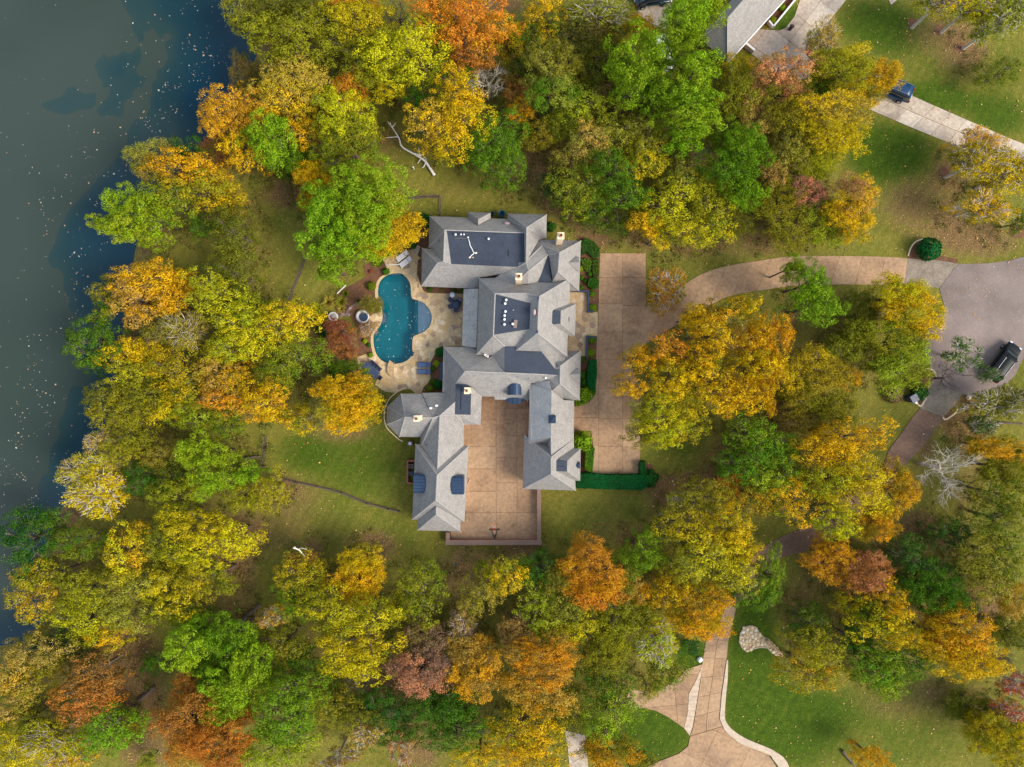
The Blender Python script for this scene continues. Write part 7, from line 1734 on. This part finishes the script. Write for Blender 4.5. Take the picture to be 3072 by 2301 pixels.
def crown_proto(kind, R, H0, seed):
    RS.seed(seed)
    if kind == 'O': n, rc, per, sz, asp = 15, .48, 60, .15, .85
    elif kind == 'P': n, rc, per, sz, asp = 14, .5, 100, .19, .5
    elif kind == 'M': n, rc, per, sz, asp = 15, .34, 34, .125, .75
    else: n, rc, per, sz, asp = 13, .30, 14, .15, .8
    n = int(n * {1.8: .75, 2.8: 1.0, 4.2: 1.5}[R]); k_ = {1.8: .85, 2.8: 1.0, 4.2: 1.12}[R]; rc *= k_; sz *= {1.8: .85, 2.8: 1.0, 4.2: 1.15}[R]
    bs = boughs(R, H0, n, .8 if kind != 'M' else .95, .36 if kind != 'P' else .33, 1.0 if kind == 'S' else 1.55)
    C_, Nn, Sz, Bo = [], [], [], []
    for (x, y, z, r) in bs:
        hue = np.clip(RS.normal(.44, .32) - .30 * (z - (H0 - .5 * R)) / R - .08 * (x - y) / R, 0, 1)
        nc = max(6, int(2.0 * (r / rc) ** 2 * (.86 if kind in 'OP' else 1.35) * 1.25))
        u = unit(nc * 3); u = u[u[:, 2] > -.45][:nc]
        u[:, 2] *= .8
        for d in u:
            jit = RS.uniform(.66, 1.16) if kind != 'M' else RS.uniform(.5, 1.12)
            cc = np.array([x, y, z]) + d * r * jit; rcl = rc * RS.uniform(.65, 1.25)
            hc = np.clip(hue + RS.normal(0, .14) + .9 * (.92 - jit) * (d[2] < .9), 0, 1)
            m = int(per * (rcl / rc) ** 1.5) + 2
            q = unit(m)
            if kind in 'OP': q = q[(q @ d) > -.35] if True else q
            m = len(q)
            rad = rcl * RS.uniform(.75, 1.05, (m, 1)) if kind in 'OP' else rcl * RS.uniform(.2, 1.25, (m, 1))
            C_.append(cc + q * rad * np.array([1, 1, .8]))
            if kind == 'P': nn = np.cross(q, unit(m)) * .6 + q * .85 + unit(m) * .25
            elif kind == 'O': nn = q * 1.1 + d * .35 + unit(m) * .4 + np.array([0, 0, .15])
            else: nn = q * .4 + d * .5 + unit(m) * .8 + np.array([0, 0, .25])
            Nn.append(nn / (np.linalg.norm(nn, axis=1, keepdims=True) + 1e-9))
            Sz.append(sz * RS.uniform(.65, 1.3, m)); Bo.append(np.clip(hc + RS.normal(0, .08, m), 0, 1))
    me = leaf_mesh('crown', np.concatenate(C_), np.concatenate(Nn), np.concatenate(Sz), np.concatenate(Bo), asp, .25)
    # trunk and limbs reaching into the boughs
    mb = MB(); tr = .05 * R + .06; top = Vector((RS.normal(0, .15), RS.normal(0, .15), H0 - R * .75))
    mb.tube([(0, 0, -.4), (0, 0, .2), (top.x * .4, top.y * .4, top.z * .5), tuple(top)], [tr * 1.35, tr, tr * .85, tr * .6], 7)
    for i, (x, y, z, r) in enumerate(bs):
        if i % 2 and kind != 'S': continue
        s0 = Vector((top.x * .7, top.y * .7, top.z * RS.uniform(.62, .98))); e = Vector((x, y, z + r * .35)); md = s0.lerp(e, .5) + Vector((RS.normal(0, .12 * R), RS.normal(0, .12 * R), .06 * R))
        q_ = .6 if kind == 'S' else .42; mb.tube([s0, md, e], [tr * q_, tr * q_ * .67, tr * q_ * .2], 5)
        if kind in 'SOM':
            for _ in range(12 if kind == 'S' else 3):
                f = e + Vector(tuple(unit(1)[0] * r * (1.15 if kind == 'S' else .95))); f.z = max(f.z, e.z - .2)
                g = md.lerp(e, RS.uniform(.2, .9))
                mb.tube([g, g.lerp(f, .5) + Vector((RS.normal(0, .08), RS.normal(0, .08), .05)), f], [tr * .24, tr * .17, tr * .06] if kind == 'S' else [tr * .2, tr * .14, tr * .05], 4)
    tm = mb.mesh('trunk', True)
    return me, tm
def bare_proto(R, H0, seed):
    RS.seed(seed); mb = MB()
    def grow(p, d, ln, r, lev):
        segs = 3; path = [p]; dd = d.copy()
        for _ in range(segs):
            dd = (dd + Vector(tuple(unit(1)[0])) * .28 + Vector((0, 0, .05))).normalized(); path.append(path[-1] + dd * ln / segs)
        mb.tube(path, [r, r * .8, r * .62, r * .42], 5 if lev < 2 else 4, False)
        if lev >= 4: return
        for i in range(4 if lev < 2 else 5):
            t = RS.uniform(.3, 1.0); q = path[min(int(t * segs), segs - 1)].lerp(path[min(int(t * segs) + 1, segs)], t * segs % 1)
            nd = (dd + Vector(tuple(unit(1)[0])) * .95); nd.z = abs(nd.z) * .6 + .05
            grow(q, nd.normalized(), ln * RS.uniform(.5, .75), r * .5, lev + 1)
    tr = .06 * R + .05; mb.tube([(0, 0, -.3), (0, 0, H0 * .35)], [tr * 1.1, tr * .7], 7)
    for i in range(6):
        a = i * 1.05 + RS.uniform(-.3, .3); grow(Vector((0, 0, H0 * RS.uniform(.25, .36))), Vector((math.cos(a) * .85, math.sin(a) * .85, RS.uniform(.35, .9))).normalized(), R * RS.uniform(.55, .8), tr * .34, 1)
    me = mb.mesh('branches', True)
    co = np.array([v[:] for v in mb.v]); ext = np.percentile(np.hypot(co[:, 0], co[:, 1]), 98)
    return me, ext, co[:, 2].max()
PROTO = {}
SIZES = (1.8, 2.8, 4.2); H0S = {1.8: 5.0, 2.8: 7.0, 4.2: 9.6}
sd_ = 100
for kind, nvar in (('O', 5), ('P', 4), ('M', 4), ('S', 3)):
    for R in SIZES:
        for v in range(nvar if R < 4 else 2):
            sd_ += 1; PROTO.setdefault((kind, R), []).append(crown_proto(kind, R, H0S[R], sd_))
BARE = [bare_proto(2.8, 7.5, 900 + i) for i in range(4)]
rt_ = random.Random(21)
COUNT = {}; GROW = {'O': 1.2, 'P': 1.2, 'M': 1.2, 'S': 1.12, 'B': 1.0}
for (k, x, y, rx, ry, kind, ca, cb_, lab, H) in TREES:
    s = K[k][2]; r_px = 0.5 * (rx + ry) / s; Rw = r_px / 24
    if H is None: H = min(10.5, 3.0 + 1.6 * Rw)
    H = max(H, Rw * 1.35)
    zc = H - Rw * .55; scl = (CAM_H - zc) / CAM_H
    p = C(k, x, y, zc); gz = ground_z(p.x, p.y)
    Rx, Ry = rx / s / 24 * scl * GROW[kind], ry / s / 24 * scl * GROW[kind]; Rm = (Rx + Ry) / 2
    nm = {'O': 'oak_tree', 'P': 'pine_tree', 'M': 'maple_tree', 'S': 'thin_tree', 'B': 'bare_tree'}[kind]
    cat = 'tree' if H > 3.4 else 'bush'
    if H <= 3.4: nm = 'garden_bush'
    root = empty(nm, (p.x, p.y, gz), lab, cat, 'trees around the house' if cat == 'tree' else 'bushes in the garden', rz=0)
    ang = rt_.choice((0, math.pi / 2, math.pi, 1.5 * math.pi)) + rt_.uniform(-.25, .25)
    if kind == 'B':
        me, ext, hz = rt_.choice(BARE); root.rotation_euler[2] = ang; f = Rm / ext * 1.08
        root.scale = (f, f, (H - gz) / hz)
        if not me.materials: me.materials.append(M['bark_silver'])
        b = bpy.data.objects.new('branches', me); COL.objects.link(b); b.parent = root
        if ca in ('brown', 'plum'):
            b.material_slots[0].link = 'OBJECT'; b.material_slots[0].material = M['bark_pale'] if ca == 'plum' else M['bark']
        continue
    R = min(SIZES, key=lambda q: abs(math.log(q / Rm)))
    lst = PROTO[(kind, R)]; i = COUNT.get((kind, R), 0); COUNT[(kind, R)] = i + 1
    me, tm = lst[i % len(lst)]
    if not tm.materials: tm.materials.append(M['bark_silver'] if kind == 'S' else M['bark_pale'] if kind == 'O' else M['bark'])
    root.rotation_euler[2] = ang
    c_, s_ = abs(math.cos(ang)), abs(math.sin(ang))
    sx, sy = (Rx, Ry) if c_ > s_ else (Ry, Rx)
    zs = max((H - gz) / (H0S[R] + .25 * R), .25)
    root.scale = (sx / R, sy / R, zs)
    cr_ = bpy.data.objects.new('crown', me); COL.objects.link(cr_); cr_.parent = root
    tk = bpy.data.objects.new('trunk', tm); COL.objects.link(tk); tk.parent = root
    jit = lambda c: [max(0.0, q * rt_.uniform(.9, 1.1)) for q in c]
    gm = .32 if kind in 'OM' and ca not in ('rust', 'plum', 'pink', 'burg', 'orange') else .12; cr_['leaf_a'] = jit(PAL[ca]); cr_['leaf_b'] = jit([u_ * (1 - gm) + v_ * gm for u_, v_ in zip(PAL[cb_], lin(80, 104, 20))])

# ---- clipped bushes, hedges, tufts
def ball_mesh(name, n, sz, seed, squash=.85, lump=.08):
    RS.seed(seed); u = unit(n); u = u[u[:, 2] > -.5]; rr = 1 + lump * np.sin(u[:, 0:1] * 5 + seed) * np.cos(u[:, 1:2] * 5) + RS.normal(0, .05, (len(u), 1))
    nn = u * .8 + unit(len(u)) * .5; nn /= np.linalg.norm(nn, axis=1, keepdims=True)
    return leaf_mesh(name, u * rr * np.array([1, 1, squash]) + np.array([0, 0, squash * .85]), nn, sz * RS.uniform(.7, 1.3, len(u)), RS.uniform(0, 1, len(u)), .8, .2)
BALLS = [ball_mesh('leaves', 1900, .17, i, .85, .05) for i in range(3)]; LUMPS = [ball_mesh('leaves', 1700, .2, 10 + i, .7, .2) for i in range(3)]
core_m = mat('dark_twigs', (.02, .025, .012), .9)
CORE = MB().lathe([(.05, 0), (.5, .12), (.66, .5), (.52, .88), (.26, 1.08), (0, 1.14)], (0, 0, 0), 10).mesh('twigs', True); CORE.materials.append(core_m)
def bush(k, x, y, r, a, b, lab, hz=None, lump=False, grp='clipped bushes beside the house'):
    s = K[k][2]; R = r / s / 24; h = hz or R * 1.6
    e = empty('garden_bush', C(k, x, y, h * .4) * Vector((1, 1, 0)) if False else Vector((*C(k, x, y, h * .5).to_2d(), 0.03)), lab, 'bush', grp, rt_.uniform(0, 6))
    e.scale = (R, R, h / 1.6)
    o = bpy.data.objects.new('leaves', rt_.choice(LUMPS if lump else BALLS)); COL.objects.link(o); o.parent = e; o['leaf_a'] = list(PAL[a]); o['leaf_b'] = list(PAL[b])
    o = bpy.data.objects.new('twigs', CORE); COL.objects.link(o); o.parent = e
PAL['box'] = lin(46, 104, 26); PAL['emerald'] = lin(22, 108, 48); PAL['deep'] = lin(24, 86, 38)
for args in (('H3', 745, 235, 58, 'emerald', 'box', 'round emerald bush in the bed at the patio corner, nearest the porch'), ('H3', 728, 640, 56, 'emerald', 'box', 'round emerald bush in the bed beside the octagon wing'), ('H3', 705, 375, 42, 'ygreen', 'lime', 'yellow-green bush beside the blue awning', None, True), ('H3', 655, 600, 40, 'box', 'green', 'small dark bush touching the lower emerald ball', None, True), ('H3', 660, 440, 28, 'box', 'green', 'small dark bush by the heads of the blue loungers', None, True), ('H3', 620, 690, 45, 'olive', 'green', 'olive bush at the lower end of the patio bed', None, True),
             ('H1', 622, 1028, 28, 'box', 'green', 'small round bush in the strip bed, farthest from the porch'), ('H1', 928, 1038, 24, 'box', 'green', 'small round bush in the strip bed near the grill'), ('H1', 1018, 1040, 26, 'box', 'green', 'small round bush in the strip bed against the porch'), ('H1', 765, 1035, 16, 'olive', 'green', 'tiny olive plant in the middle of the strip bed', None, True),
             ('H1', 560, 170, 85, 'deep', 'box', 'dark bush at the north-west corner of the house', 2.2, True), ('H1', 405, 475, 48, 'box', 'leaf', 'dark bush beside the garden steps', None, True),
             ('H2', 880, 250, 60, 'deep', 'leaf', 'dark bush east of the north wing', 1.2, True), ('H2', 1395, 1085, 36, 'lime', 'box', 'box ball by the dark low wall, nearest the driveway, upper'), ('H2', 1400, 1255, 46, 'lime', 'green', 'box ball by the dark low wall, nearest the driveway, lower'),
             ('H4', 1385, 500, 42, 'lime', 'box', 'box ball south of the entry walk, upper'), ('H4', 1375, 655, 46, 'lime', 'green', 'box ball south of the entry walk, lower'),
             ('H2', 1362, 838, 30, 'box', 'green', 'box ball in the mulch north of the entry, upper of two'), ('H2', 1310, 925, 30, 'box', 'green', 'box ball in the mulch north of the entry, lower of two'), ('H2', 1250, 1010, 34, 'box', 'green', 'box ball against the house corner north of the entry'), ('H2', 1247, 770, 36, 'lime', 'ygreen', 'bright lime bush against the east wall', None, True), ('H2', 1255, 880, 36, 'box', 'green', 'green bush against the east wall below the lime one', None, True),
             ('H4', 1275, 735, 34, 'box', 'green', 'small green bush at the wall south of the entry', None, True), ('H4', 1262, 930, 55, 'green', 'box', 'green bush against the east gable wall', None, True), ('H4', 1300, 1020, 60, 'box', 'leaf', 'dark bush between the gable wall and the hedge', None, True),
             ('H4', 1290, 1180, 100, 'lime', 'green', 'large bright green bush where the drive meets the east wing', 2.2, True), ('H4', 1210, 1270, 55, 'lime', 'green', 'bright green bush at the corner of the east wing', 1.6, True), ('H6', 1270, 520, 118, 'lime', 'green', 'large bright green round bush beside the garage dormer', 2.6, True),
             ('a30', 1045, 1612, 70, 'deep', 'emerald', 'big clipped dark green ball bush near the cul-de-sac', 2.2),
             ('a21', 890, 1440, 55, 'deep', 'box', 'dark round bush at the end of the long hedge', 1.3, True),
             ('H7', 710, 1265, 32, 'ygreen', 'green', 'yellow-green plant at the pool corner by the dining table', None, True), ('H7', 640, 1090, 30, 'ygreen', 'lime', 'lime plant below the twiggy poolside bush', None, True), ('H7', 905, 225, 42, 'green', 'box', 'green plant beside the pool spillway', None, True), ('H7', 720, 405, 55, 'leaf', 'olive', 'green shrub in the bed above the pool', None, True), ('H7', 570, 600, 26, 'deep', 'leaf', 'small dark shrub by the stone steps', None, True), ('H7', 120, 940, 90, 'deep', 'leaf', 'dark shrub beside the red maple, toward the lake', 1.4, True), ('H7', 800, 100, 60, 'dolive', 'leaf', 'dark olive shrub above the pool bed', 1.1, True), ('H7', 712, 225, 22, 'red', 'burg', 'small red-leaved plant in the bed above the pool', None, True), ('H7', 300, 1460, 110, 'leaf', 'box', 'green shrub below the red maple', 1.4, True), ('H7', 690, 1140, 26, 'box', 'leaf', 'small green plant beside the pool coping', None, True),
             ('a31', 985, 880, 50, 'deep', 'leaf', 'dark round shrub beside the mailbox pillar', 1.6, True), ('a31', 820, 890, 60, 'dolive', 'plum', 'grey-olive shrub behind the mailbox pillar', 1.2, True), ('a31', 940, 810, 40, 'deep', 'leaf', 'small dark shrub above the mailbox pillar', 1.0, True), ('a31', 1380, 1090, 50, 'green', 'leaf', 'bright shrub on the red-brown ground', 1.0, True),
             ('a30', 90, 45, 22, 'lime', 'green', 'lime plant in the neighbour bed, upper', None, True), ('a30', 30, 130, 24, 'lime', 'olive', 'lime plant in the neighbour bed, lower', None, True), ('a12', 1000, 60 - 60, 1, 'box', 'box', '') ):
    if args[6]: bush(*args)
def hedge(k, poly, h, a, b, lab, seed, dens=150, sz=.14):
    """clipped hedge: leaves over the top and sides of its outline"""
    q = [C(k, x, y, h * .8).to_2d() for x, y in poly]; c0 = sum(q, Vector((0, 0))) / len(q); q = [p - c0 for p in q]
    if area2(q) < 0: q.reverse()
    e = empty('hedge', (c0.x, c0.y, 0.02), lab, 'hedge', 'clipped hedges by the driveway')
    RS.seed(seed); n = int(abs(area2(q)) * dens); xs = [p.x for p in q]; ys = [p.y for p in q]
    X = RS.uniform(min(xs), max(xs), n * 3); Y = RS.uniform(min(ys), max(ys), n * 3); ok = inside_np(X, Y, [tuple(p) for p in q]); X, Y = X[ok], Y[ok]
    top = np.stack([X, Y, h + RS.normal(0, .05, len(X)) + .06 * np.sin(X * 3) * np.cos(Y * 3.3)], 1); nt_ = unit(len(X)) * .6 + np.array([0, 0, .8])
    Cs, Ns = [top], [nt_]
    for i in range(len(q)):
        a0, b0 = q[i], q[(i + 1) % len(q)]; m = int((b0 - a0).length * h * dens * .8); t = RS.uniform(0, 1, m); d = (b0 - a0).normalized()
        nn = np.array([d.y, -d.x, .2]); Cs.append(np.stack([a0.x + (b0.x - a0.x) * t, a0.y + (b0.y - a0.y) * t, RS.uniform(0, h, m)], 1) + RS.normal(0, .04, (m, 3))); Ns.append(unit(m) * .6 + nn * .8)
    Cc = np.concatenate(Cs); Nn = np.concatenate(Ns); Nn /= np.linalg.norm(Nn, axis=1, keepdims=True)
    me = leaf_mesh('leaves', Cc, Nn, sz * RS.uniform(.7, 1.3, len(Cc)), RS.uniform(0, 1, len(Cc)) * .5 + .25 * (1 + np.sin(Cc[:, 0] * 1.3 + seed)), .8, .2)
    o = bpy.data.objects.new('leaves', me); COL.objects.link(o); o.parent = e; o['leaf_a'] = list(PAL[a]); o['leaf_b'] = list(PAL[b])
    MB().poly_prism([tuple(p * .93) for p in q], 0, h * .92).build('twigs', core_m, e)
hedge('H4', ((1352, 760), (1372, 742), (1446, 745), (1448, 900), (1436, 1050), (1420, 1120), (1360, 1120), (1330, 1000), (1338, 860)), 1.1, 'deep', 'emerald', 'long dark green hedge between the east wing and the drive', 1)
hedge('H4', ((1365, 1120), (1432, 1110), (1440, 1140), (1395, 1215), (1360, 1240), (1340, 1200)), .9, 'box', 'green', 'curved end of the hedge by the big bright green bush', 2)
hedge('H6', ((1312, 600), (1395, 570), (1420, 600), (1402, 800), (1392, 890), (1340, 880), (1300, 850)), 1.0, 'box', 'green', 'clipped hedge between the garage dormer and the parking strip', 3)
hedge('a21', ((415, 1412), (500, 1405), (600, 1418), (820, 1415), (880, 1420), (875, 1490), (840, 1512), (640, 1508), (420, 1500)), 1.2, 'deep', 'emerald', 'long emerald hedge closing the lower end of the parking strip', 4, 130)
hedge('a21', ((826, 1335), (862, 1330), (868, 1420), (826, 1415)), 1.0, 'deep', 'box', 'short dark hedge at the corner of the parking strip', 5)
hedge('a21', ((495, 150), (540, 140), (562, 160), (555, 200), (520, 215), (490, 195)), .8, 'leaf', 'box', 'low green hedge at the entry bed by the parking strip', 6)
hedge('H2', ((1250, 420), (1330, 400), (1420, 440), (1480, 520), (1480, 620), (1400, 640), (1330, 560), (1260, 600)), .5, 'box', 'leaf', 'spreading green ground cover at the north end of the east bed', 7, 110)
hedge('H2', ((1250, 660), (1340, 640), (1380, 680), (1370, 800), (1320, 810), (1280, 740)), .5, 'box', 'green', 'spreading green ground cover in the middle of the east bed', 8, 110)
hedge('H2', ((1400, 660), (1475, 650), (1475, 850), (1420, 930), (1395, 800)), .4, 'dolive', 'leaf', 'low olive ground cover beside the parking strip', 9, 110)
# spiky grass tufts
def tuft_mesh(seed):
    RS.seed(seed); n = 170; a = RS.uniform(0, 6.283, n); el = RS.uniform(.25, 1.35, n); ln = RS.uniform(.6, 1.1, n); v = []; f = []
    for i in range(n):
        d = np.array([math.cos(a[i]) * math.cos(el[i]), math.sin(a[i]) * math.cos(el[i]), math.sin(el[i])]); s_ = np.array([-math.sin(a[i]), math.cos(a[i]), 0]) * .022
        m = d * ln[i] * .6; t = d * ln[i]; t[2] -= .25 * ln[i] * math.cos(el[i]); b = len(v)
        v += [d * .03 - s_, d * .03 + s_, m + s_, m - s_, t]; f += [(b, b + 1, b + 2, b + 3), (b + 3, b + 2, b + 4)]
    me = bpy.data.meshes.new('blades'); me.from_pydata([tuple(q) for q in v], [], f); me.update()
    for k_, arr in (('bough', RS.uniform(0, 1, len(f))), ('tone', RS.uniform(.2, .8, len(f)))):
        at = me.attributes.new(k_, 'FLOAT', 'FACE'); at.data.foreach_set('value', np.ascontiguousarray(arr, np.float32))
    me.materials.append(M['foliage']); return me
TUFT = [tuft_mesh(i) for i in (1, 2)]
for x, y, r, a, b, lab in ((190, 610, 110, 'khaki', 'tan', 'straw-coloured grass tuft at the top of the pool garden'), (350, 600, 100, 'khaki', 'olive', 'spiky green-straw tuft between the straw tuft and the stone steps'), (60, 690, 90, 'ygreen', 'khaki', 'spiky yellow-green tuft at the outer edge of the pool garden'), (350, 690, 70, 'khaki', 'tan', 'small straw tuft beside the dark stepping stones'), (95, 790, 80, 'leaf', 'olive', 'green tuft below the yellow-green one'), (400, 500, 60, 'olive', 'leaf', 'olive tuft by the timber rail')):
    e = empty('grass_tuft', C('H7', x, y, .02), lab, 'plant', 'ornamental grasses in the pool garden', rt_.uniform(0, 6)); R = r / 4.1425 / 24; e.scale = (R * 1.2, R * 1.2, R * 1.2)
    o = bpy.data.objects.new('blades', rt_.choice(TUFT)); COL.objects.link(o); o.parent = e; o['leaf_a'] = list(PAL[a]); o['leaf_b'] = list(PAL[b])

# ---- dead wood on the ground
ft = empty('fallen_tree', C('a10', 1150, 1130), 'bleached fallen trunk with forked limbs lying on the north lawn', 'fallen tree')
def ln_(name, path, r0, r1, m, root):
    pp = smooth_open([C(k, x, y, z) for k, x, y, z in path], 4); n = len(pp); rr = [(r0 + (r1 - r0) * i / (n - 1)) * random.uniform(.88, 1.12) for i in range(n)]
    return part_at(MB().tube(pp, rr, 7), name, m, root, True)
ln_('trunk', [('a10', 1155, 1135, .15), ('a10', 1120, 1080, .3), ('a10', 1085, 1035, .45), ('a10', 1020, 995, .6), ('a10', 945, 950, .9), ('a10', 925, 895, 1.3), ('a10', 885, 830, 1.6), ('a10', 850, 785, 1.8)], .19, .04, M['bark_white'], ft)
for pth_ in ([('a10', 915, 885, 1.3), ('a10', 880, 888, 1.2), ('a10', 838, 892, 1.1)], [('a10', 1060, 1010, .5), ('a10', 1055, 980, 1.0), ('a10', 1052, 952, 1.3)], [('a10', 1040, 1005, .6), ('a10', 1075, 1000, .8), ('a10', 1105, 1040, .8)], [('a10', 880, 820, 1.6), ('a10', 895, 810, 1.7), ('a10', 902, 795, 1.8)], [('a10', 870, 810, 1.7), ('a10', 868, 790, 1.8)], [('a10', 1100, 1050, .4), ('a10', 1085, 1080, .3), ('a10', 1070, 1085, .2)], [('a10', 1065, 1030, .4), ('a10', 1045, 1060, .2)], [('a10', 1070, 1010, .5), ('a10', 1025, 990, .9)]):
    ln_('limb', pth_, .08, .03, M['bark_white'], ft)
for path, r, lab, m in (([('a02', 900, 1225, .2), ('a02', 950, 1185, .3), ('a02', 1005, 1135, .25)], .26, 'dark fallen log on the brown leaf ground beside the dull olive bush', 'bark'), ([('a02', 1560, 720, .2), ('a02', 1600, 680, .3), ('a02', 1657, 630, .3), ('a12', 30, 600, .3)], .3, 'dark fallen log at the foot of the back lawn slope', 'bark'), ([('a32', 480, 1550, .2), ('a32', 520, 1600, .25), ('a32', 560, 1650, .25)], .2, 'dark log pointing at the small golden tree on the lower lawn', 'bark'), ([('a01', 1495, 1335, .8), ('a01', 1560, 1320, .5), ('a01', 1650, 1300, .2), ('a11', 20, 1300, .1)], .22, 'curved pale trunk leaning out of the bright lime pine', 'bark_pale'), ([('a31', 1480, 1075, .1), ('a31', 1560, 1082, .1), ('a31', 1657, 1088, .1)], .16, 'dark straight log at the picture edge beyond the red-brown ground', 'bark'), ([('a12', 240, 238, 6.2), ('a12', 275, 250, 6.0), ('a12', 300, 275, 5.6), ('a12', 320, 300, 4.5)], .09, 'bleached bare twig standing above the rusty crown on the back lawn', 'bark_white')):
    e = empty('fallen_log' if 'log' in lab else 'dead_limb', C(*path[0][:3]), lab, 'log' if 'log' in lab else 'branch'); ln_('log', path, r, r * .6, M[m], e)
    if 'twig' in lab:
        for q in ([('a12', 275, 250, 6.0), ('a12', 290, 240, 6.4), ('a12', 328, 248, 6.6)], [('a12', 260, 245, 6.1), ('a12', 250, 230, 6.5)]): ln_('twig', q, .05, .03, M[m], e)
# weathered log at the end of the rock garden
e = empty('fallen_log', C('a32', 10, 880), 'split tan log lying at the tip of the rock garden', 'log'); ln_('log', [('a32', -10, 835, .25), ('a32', 40, 885, .3), ('a32', 92, 925, .25)], .2, .16, M['slab_rock'], e)

# ---- loose leaves on lawns, paving, lake and pool
def scatter(name, X, Y, Z, size, cols, seed, flat=.35):
    RS.seed(seed); n = len(X); nn = unit(n) * flat + np.array([0, 0, 1]); nn /= np.linalg.norm(nn, axis=1, keepdims=True)
    t = np.cross(nn, unit(n)); t /= np.linalg.norm(t, axis=1, keepdims=True); b = np.cross(nn, t); c = np.stack([X, Y, Z], 1); l = (size * np.clip(RS.lognormal(-.15, .45, n), .35, 2.4) * .5)[:, None]
    v = np.stack([c - t * l, c + b * l * .7, c + t * l, c - b * l * .7], 1).reshape(-1, 3); me = mesh_np(name, v, np.arange(4 * n).reshape(n, 4))
    a = me.attributes.new('hue', 'FLOAT', 'FACE'); a.data.foreach_set('value', RS.uniform(0, 1, n).astype(np.float32))
    m, N, L, B = new_mat(name + '_leaf'); at = N.new('ShaderNodeAttribute'); at.attribute_name = 'hue'
    L.new(ramp(N, L, at.outputs['Fac'], cols).outputs[0], B.inputs['Base Color']); B.inputs['Roughness'].default_value = .8
    o = link(name, me, m); o['kind'] = 'stuff'; o['label'] = {'fallen_leaves': 'scattered tan and yellow leaves fallen on lawns and drives', 'floating_leaves': 'pale leaves floating in drifts on the lake', 'pool_leaves': 'pale leaves floating on the teal pool'}[name]; return o
RS.seed(77); n = 95000
X = RS.uniform(-66, 66, n); Y = RS.uniform(-49, 49, n); lk = lake_signed(X, Y)
dens = .12 + .5 * np.clip(field(X, Y, LITTER), 0, 1.3); shp = .5 + .5 * np.sin(X * .9 + 2 * np.sin(Y * .5)) * np.sin(Y * .8 + 1.7 * np.sin(X * .43))
ok = (lk > 2) & (RS.uniform(0, 1, n) < dens * (.45 + .7 * shp)) & ~inside_np(X, Y, [tuple(p) for p in POOL]) & ~inside_np(X, Y, [tuple(p) for p in wallp])
scatter('fallen_leaves', X[ok], Y[ok], np.full(ok.sum(), .10), .125, ((0, lin(150, 110, 70)), (.35, lin(196, 150, 84)), (.6, lin(214, 178, 70)), (.8, lin(170, 96, 60)), (1, lin(226, 206, 160))), 5)
n = 16000; X = RS.uniform(-68, -34, n); Y = RS.uniform(-40, 49, n); lk = lake_signed(X, Y)
w1 = 1.5 * np.exp(-((X + 61 - .03 * (Y)) / 4.5) ** 2) * np.clip((10 - Y) / 25, .0, 1) + .9 * np.exp(-((lk + 7) / 5) ** 2) * np.clip((Y - 2) / 20, 0, 1) + .05
sw = .5 + .5 * np.sin(X * 1.1 + 2.3 * np.sin(Y * .6)) * np.cos(Y * .9 + X * .5)
ok = (lk < -1) & (RS.uniform(0, 1, n) < .62 * w1 * np.clip(2.6 * sw - 1.0, .06, 1))
scatter('floating_leaves', X[ok], Y[ok], np.full(ok.sum(), WATER_Z + .015), .135, ((0, lin(176, 132, 104)), (.5, lin(196, 168, 140)), (1, lin(204, 204, 190))), 6, .05)
n = 420; c = C('H7', 1080, 800); X = RS.uniform(c.x - 4, c.x + 4, n); Y = RS.uniform(c.y - 6, c.y + 6, n)
ok = inside_np(X, Y, [tuple(p) for p in POOL]) & (dist_np(X, Y, [tuple(p) for p in POOL], True) > .15) & (RS.uniform(0, 1, n) < .5)
scatter('pool_leaves', X[ok], Y[ok], np.full(ok.sum(), -.045), .09, ((0, lin(190, 170, 110)), (.5, lin(220, 226, 214)), (1, lin(180, 214, 200))), 7, .05)

# undergrowth between the trunks
RS.seed(5); n = 9000; X = RS.uniform(-66, 66, n); Y = RS.uniform(-49, 49, n); sh = np.zeros(n)
for o_ in [o for o in COL.objects if o.name.split('.')[0] in ('oak_tree', 'maple_tree', 'pine_tree', 'thin_tree')]:
    sh += np.exp(-(((X - o_.location.x) ** 2 + (Y - o_.location.y) ** 2) / 3.6 ** 2) ** 2)
ok = (sh > .75) & (lake_signed(X, Y) > .5) & (field(X, Y, LUSH) < .35) & ~inside_np(X, Y, [tuple(p) for p in wallp])
for q in PAVED: ok &= ~inside_np(X, Y, q) & (dist_np(X, Y, q, True) > .7)
X, Y = X[ok], Y[ok]; Cs, Ns, Bs = [], [], []
for x_, y_ in zip(X, Y):
    r = RS.uniform(.35, .85); m = int(14 * r / .5); u = unit(m); u[:, 2] = np.abs(u[:, 2])
    Cs.append(np.array([x_, y_, ground_z(x_, y_) + .05]) + u * r * RS.uniform(.5, 1, (m, 1)) * np.array([1, 1, .9])); Ns.append(u * .6 + unit(m) * .6 + np.array([0, 0, .4])); Bs.append(np.clip(RS.uniform(0, 1) + RS.normal(0, .1, m), 0, 1))
Cs = np.concatenate(Cs); Ns = np.concatenate(Ns); Ns /= np.linalg.norm(Ns, axis=1, keepdims=True)
me = leaf_mesh('undergrowth', Cs, Ns, .24 * RS.uniform(.7, 1.3, len(Cs)), np.concatenate(Bs), .8, .2)
o = bpy.data.objects.new('undergrowth', me); COL.objects.link(o); o['kind'] = 'stuff'; o['label'] = 'low dull green and brown undergrowth on the shaded woodland floor'
o['leaf_a'] = list(lin(92, 106, 40)); o['leaf_b'] = list(lin(140, 120, 62))
